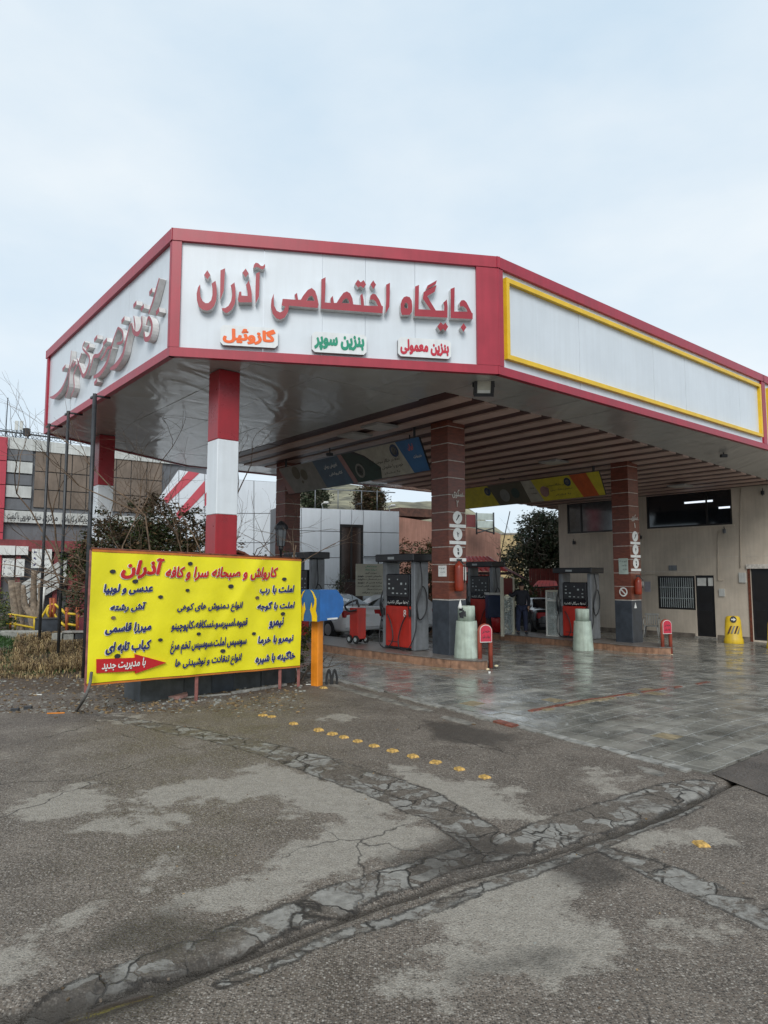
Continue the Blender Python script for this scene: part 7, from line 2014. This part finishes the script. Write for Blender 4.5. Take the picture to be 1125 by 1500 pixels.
for pg in ([(276, 690.5), (292, 693), (244, 738), (240, 730)], [(300, 704), (300, 722), (262, 762), (258, 752)], [(322, 700), (338, 702), (300, 742), (300, 724)]):
    m_ = MB(); m_.prism([ha(*q_) for q_ in pg], lambda s, z: FA.at(s, z, .02), lambda s, z: FA.at(s, z, .002)); m_.build('red_stripe', M_pinkred, anx)
# conical shrubs, notice board
bush('conical dark green cypress in front of the white building, left', 497, 28.5, [(0, 0, .5, .55, .5, .5), (0, 0, 1.1, .42, .4, .6), (0, 0, 1.8, .22, .2, .5)], 2600, .06, LE, 'cypress', 'tree', seed=61)
bush('low pale-leaved shrub beside the conical cypress', 514, 28.0, [(0, 0, .7, .4, .4, .5), (-1.6, 0, .8, .5, .4, .5)], 1500, .06, LY, seed=62)
bush('conical green cypress between notice board and pump 8', 573, 29.5, [(0, 0, .6, .6, .5, .6), (0, 0, 1.4, .38, .35, .6), (.1, 0, 2.0, .2, .2, .4)], 2200, .06, LR, 'cypress', 'tree', seed=63)
FN = Plane(WD(521.5, 841, 25.5), WD(562, 841, 25.8)); nb_ = thing('notice_board', 'cream notice board of Persian rules standing behind the white cars', 'notice board', FN.at(.5, 0))
zt2, zb2 = ZD(826, 25.6), ZD(873, 25.6)
m_ = MB(); slab(m_, FN, 0, FN.len, zb2, zt2, 0, -.04); m_.build('board_face', M_cream, nb_)
for s_ in (.05, FN.len - .02): 
    m_ = MB(); slab(m_, FN, s_ - .03, s_ + .03, gz(11), zt2 + .02, -.045, -.1); m_.build('board_post', M_dark, nb_)
words = ['بسمه تعالی', 'ضوابط جایگاه', 'سوخت گیری', 'خاموش نمودن خودرو', 'عدم استعمال دخانیات', 'پیاده شدن از خودرو', 'رعایت نوبت الزامی است', 'سرعت مجاز', 'مدیریت جایگاه']
for i, w_ in enumerate(words):
    z_ = zt2 - (zt2 - zb2) * (i + .8) / 9.8; h_ = .04
    a_, b_ = (.35, .8) if i < 3 else (FN.len - .25 - .045 * len(w_) * 1.0, FN.len - .08)
    m_ = MB(); put_text(m_, w_, FN.at, max(.06, a_), b_, z_ - h_, z_ + h_, .004, .02); m_.build('lettering', M_tgr if i < 2 else M_ink, nb_)
    if i in (3, 4, 5):
        m_ = MB(); put_text(m_, 'توجه', FN.at, .08, .26, z_ - h_, z_ + h_, .004, .02); m_.build('lettering', M_ink, nb_)

# ------------------------------------------------------------------ hillside, pink and yellow buildings, hoarding, kiosk
hill = MB(); hx_ = np.linspace(-30, 60, 46); hy_ = np.linspace(44, 120, 20)
for y_ in hy_:
    for x_ in hx_: hill.v.append((x_, y_, min(17.5 if x_ < -3 else 13.0, (y_ - 44) * .26) * (1 - max(0, (x_ - 10) / 20) if x_ > 10 else 1) * (1 if x_ < 28 else 0) - .8 + .3 * math.sin(x_ * .7) * math.sin(y_ * .3)))
for j in range(19):
    for i in range(45): hill.f.append((j * 46 + i, j * 46 + i + 1, (j + 1) * 46 + i + 1, (j + 1) * 46 + i)); hill.m.append(0); hill.smooth.append(True)
tag(hill.build('hillside', mat('hillside_scrub', (.20, .185, .12), .95, var=.5, scale=.35, bump=1, bscale=1)), kind='structure')
for (px, Y, lab, bl_, n, mt, sd_) in ((600, 34, 'rusty leaved shrub climbing the pink wall right of the white building', [(0, 0, 2.6, .9, .6, 1.6), (.3, 0, 1.2, .9, .6, 1.2)], 3600, LR, 71),
                                      (628, 35, 'olive and rust shrub just left of the nearest brown column', [(0, 0, 2.4, .8, .6, 1.5), (.2, 0, 3.6, .5, .5, .6)], 3000, LR, 72)):
    bush(lab, px, Y, bl_, n, .09, mt, 'tall_shrub', 'bush', seed=sd_)
FP = Plane(WD(585, 841, 40), WD(733, 841, 44)); hp = lambda x, y, o=0: FP.hit(x, y, o)
pk = thing('pink_building', 'faded salmon pink plastered building behind the brown column', 'building', FP.at(3, 0))
M_pink = mat('salmon_plaster', (.34, .175, .13), .85, var=.18, scale=.7, streak=.2)
pz = hp(660, 772)[1]
m_ = MB(); m_.prism([(hp(585, 800)[0], -.8), (hp(733, 800)[0], -.8), hp(733, 782), hp(727, 780), hp(700, 775), hp(585, 757)], lambda s, z: FP.at(s, z, 0), lambda s, z: FP.at(s, z, -6)); m_.build('wall', M_pink, pk)
m_ = MB(); slab(m_, FP, hp(585, 800)[0], hp(643, 800)[0], hp(610, 757)[1], hp(610, 745)[1], .1, -3); m_.build('brown_parapet', mat('brown_brick_band', (.10, .045, .03), .8, var=.3, scale=5), pk)
FY = Plane(WD(731, 841, 52), WD(768, 841, 52)); yb = thing('yellow_building', 'pale yellow building with small white window beside the pine', 'building', FY.at(1, 0))
yw = (FY.hit(733, 820)[0], FY.hit(741, 820)[0], FY.hit(737, 829)[1], FY.hit(737, 816)[1])
wall_holes(FY, 0, FY.len, -.8, FY.hit(745, 783)[1], [yw], 0, -.4, mat('yellow_plaster', (.50, .38, .20), .85, var=.2, scale=.8, streak=.2), yb)
window(yw, par=yb, F=FY, fw=.08, glass=M_disp)
m_ = MB(); slab(m_, FY, 0, FY.len, FY.hit(745, 783)[1] + .003, FY.hit(745, 783)[1] + .12, .06, -.4); m_.build('parapet_cap', M_stgrey, yb)
FH = Plane(WD(681, 841, 41), WD(722, 841, 41.5)); hh_ = lambda x, y, o=0: FH.hit(x, y, o)
hb = thing('hoarding', 'blank pale billboard with dark frame on the pink building roof', 'billboard', FH.at(1, pz))
for (y0, y1) in ((752, 761.5), (763, 773)):
    m_ = MB(); slab(m_, FH, hh_(697, 760)[0], hh_(722, 760)[0], hh_(710, y1)[1], hh_(710, y0)[1], .05, -.05); m_.build('board_panel', mat('pale_green_sheet', (.46, .52, .48), .5, var=.1), hb)
m_ = MB(); slab(m_, FH, hh_(683, 760)[0], hh_(696, 760)[0], hh_(690, 772)[1], hh_(690, 754)[1], .05, -.05); m_.build('side_panel', mat('maroon_sheet', (.14, .03, .03), .5), hb)
for x in (697, 722): m_ = MB(); m_.tube([FH.at(hh_(x, 760)[0], hh_(x, 783)[1], .1), FH.at(hh_(x, 760)[0], hh_(x, 751)[1], .1)], .06, 4); m_.build('frame_post', M_dark, hb)
m_ = MB(); m_.tube([FH.at(*hh_(697, 781), .1), FH.at(*hh_(722, 774), .1)], .05, 4); m_.tube([FH.at(*hh_(697, 774), .1), FH.at(*hh_(722, 781), .1)], .05, 4); m_.build('cross_brace', M_dark, hb)
o = thing('guy_wire', 'thin dark cable hanging from the canopy edge over the yellow building', 'cable', WD(747, 749, 27)); MB().tube([WD(747, 749, 27), WD(738, 790, 27.5), WD(729, 834, 28)], .02, 4).build('wire', M_dark, o)
# red tiled kiosk
M_tile = mat('red_roof_tile', (.52, .035, .03), .45, var=.25, scale=3)
kb = G(700, 31); kk = thing('kiosk', 'kiosk with stepped bright red tiled roofs behind the dark pump', 'kiosk', kb)
MB().box(-1.2, -.4, -.3, 1.1, 1.6, 2.15).build('kiosk_wall', M_grey_wall, kk, False)
def tile_roof(x0, x1, xt0, xt1, y, z0, z1, dy):
    n = 12; rows = 3
    for r in range(rows):
        m_ = MB(); t0, t1 = r / rows, (r + 1) / rows
        for i in range(n):
            u0, u1 = i / n, (i + 1) / n
            f_ = lambda u, t: Vector(((x0 + (x1 - x0) * u) * (1 - t) + (xt0 + (xt1 - xt0) * u) * t, y + dy * t, z0 + (z1 - z0) * t))
            a_, b_, c_, d_ = f_(u0, t0), f_(u1, t0), f_(u1, t1), f_(u0, t1); lift = Vector((0, -.06, .05)); mid0, mid1 = (a_ + b_) / 2 + lift, (c_ + d_) / 2 + lift * .4
            m_.add([a_, mid0, b_, c_, mid1, d_], [(0, 1, 4, 5), (1, 2, 3, 4)])
        m_.build('tile_course', M_tile, kk, False)
tile_roof(-1.6, 1.35, -1.4, .55, -.7, 2.45, 3.15, .9); tile_roof(-1.4, 1.0, -1.2, .8, -.9, 1.95, 2.3, .3)
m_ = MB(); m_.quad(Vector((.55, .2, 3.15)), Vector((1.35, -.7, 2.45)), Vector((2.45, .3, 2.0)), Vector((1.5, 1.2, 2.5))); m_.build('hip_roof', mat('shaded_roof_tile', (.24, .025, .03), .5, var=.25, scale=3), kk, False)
MB().box(-1.6, -.72, 2.32, 1.38, -.5, 2.44).build('eave_board', mat('dark_eave', (.05, .02, .02), .6), kk, False)
# pine, hedge and awning in front of it
bs = G(795, 37)
o = thing('pine_tree', 'dark evergreen pine filling the gap left of the beige office', 'tree', bs)
leaf_cloud([(0, 0, 4.6, 1.4, 1.3, 1.4), (-.8, 0, 3.2, 1.3, 1.2, 1.3), (.9, 0, 3.4, 1.4, 1.2, 1.3), (.1, 0, 5.2, .8, .8, .7), (1.3, 0, 4.8, 1.0, .9, 1.0), (-1.2, 0, 1.8, .7, .8, 1.0)], 17000, .12, 81).build('crown', LE, o, False)
m_ = MB(); rr = random.Random(9)
for k_ in range(7): branching(m_, Vector((rr.uniform(-.4, .8), 0, -.4 + k_ * .4)), Vector((rr.gauss(0, .3), rr.gauss(0, .2), 1)).normalized(), 2.4, .10 if k_ == 0 else .05, 5, rr)
m_.build('trunk', M_bark, o, False)
bush('green hedge behind the attendant and the glass booth', 748, 29.5, [(0, 0, 1.2, 1.0, .5, 1.0), (-.9, 0, 1.0, .6, .5, .9), (.9, 0, 1.3, .5, .5, .9)], 3600, .07, LG, 'hedge', 'hedge', seed=82)
FRw = Plane(WD(775, 841, 34), WD(822, 841, 34)); rw = thing('red_fence', 'corrugated dark red sheet fence behind the red awning', 'fence', FRw.at(1, 0))
for i in range(14):
    m_ = MB(); l_ = FRw.len / 14; slab(m_, FRw, i * l_ + .006, (i + 1) * l_ - .006, -.4, ZD(833, 34), .03 * (i % 2), -.03); m_.build('sheet_rib', mat('red_sheet', (.20, .025, .022), .5, var=.2), rw)
aw = thing('red_awning', 'bright red half-domed awning left of the beige wall', 'awning', WD(798, 861, 30.5))
n_ = 6
for i in range(n_):
    m_ = MB(); x0, x1 = 779 + 38.5 * i / n_, 779 + 38.5 * (i + 1) / n_
    top = lambda x: 850 + 2.0 * abs((x - 798) / 20) ** 2
    m_.quad(WD(x0, 860.5, 30.0), WD(x1 - .3, 860.5 if x1 < 815 else 858, 30.0), WD(788 + 27 * (i + 1) / n_ - .2, top(788 + 25 * (i + 1) / n_), 31.2), WD(788 + 27 * i / n_, top(788 + 25 * i / n_), 31.2)); m_.build('awning_panel', mat('awning_red', (.75, .03, .02), .5, var=.08), aw)
m_ = MB(); m_.tube([WD(779, 860.8, 30.0), WD(817.5, 859, 30.0)], .03, 5); m_.build('awning_bar', M_dark, aw)
for x in (781, 815): m_ = MB(); m_.tube([WD(x, 860.8, 30.0), Vector((WD(x, 860, 30).x, 30.0, -.4))], .03, 5); m_.build('awning_post', M_dark, aw)
o = thing('marble_steps', 'pale stone steps on the ground beyond the far island', 'steps', W(790, 928, -.2))
for k_ in range(3): MB().box(-.6, .0 + k_ * .35, -.1, .8, .36 + k_ * .35, .02 + .09 * k_, bev=.01).build('step', M_stgrey, o, False)
bush('low scrub beyond the display cabinet', 812, 33, [(0, 0, .7, .7, .4, .7)], 1500, .08, LR, seed=83)
# low background mass that closes the horizon left and right
FBk = Plane(Vector((-75, 70, 0)), Vector((75, 78, 0)))
bw = thing('distant_wall', 'long pale boundary wall closing the yard in the distance', 'wall', FBk.at(40, 0))
for i in range(24):
    m_ = MB(); l_ = FBk.len / 24; slab(m_, FBk, i * l_ + .03, (i + 1) * l_ - .03, -2.5, 2.6 + .3 * (i % 2), 0, -.3); m_.build('wall_bay', M_plaster, bw)

# ------------------------------------------------------------------ small things under the canopy
for i, (x, y, lab) in enumerate(((556, 624, 'pale square ceiling lamp above the grey hanging banner'), (520, 637, 'pale square ceiling lamp over the far end of the grey hanging banner'), (811, 676, 'pale square ceiling lamp above the yellow hanging banner'), (996, 711, 'pale square ceiling lamp over the big dark office window'))):
    p = W(x, y, 5.50); a_ = CA * p.x + SA * p.y; p = W(x, y, ceil(a_) - .04)
    o = thing('ceiling_lamp', lab, 'lamp', p, PHI, 'square lamps set in the striped ceiling')
    MB().box(-.33, -.33, -.045, .33, .33, .01, bev=.01).build('lamp_frame', mat('lamp_frame_grey', (.30, .29, .28), .5), o, False)
    MB().box(-.29, -.29, -.052, .29, .29, -.046).build('lamp_cover', mat('lamp_cover_pale', (.50, .48, .45), .4), o, False)
for (x, y, lab) in ((1060, 664, 'small dark camera hanging under the right soffit'), (600, 642, 'small dark bracket above the grey hanging banner'), (483, 662, 'dark bracket holding the far part of the grey hanging banner'), (735, 698, 'dark bracket above the middle of the yellow hanging banner')):
    p = W(x, y, 5.5)
    o = thing('ceiling_fitting', lab, 'bracket', p, 0, 'small dark fittings under the canopy')
    MB().tube([(0, 0, .12), (0, 0, -.04)], .02, 5).build('stem', M_black, o, False); MB().box(-.10, -.05, -.12, .10, .05, -.03, bev=.015).build('fitting_body', M_black, o, False)
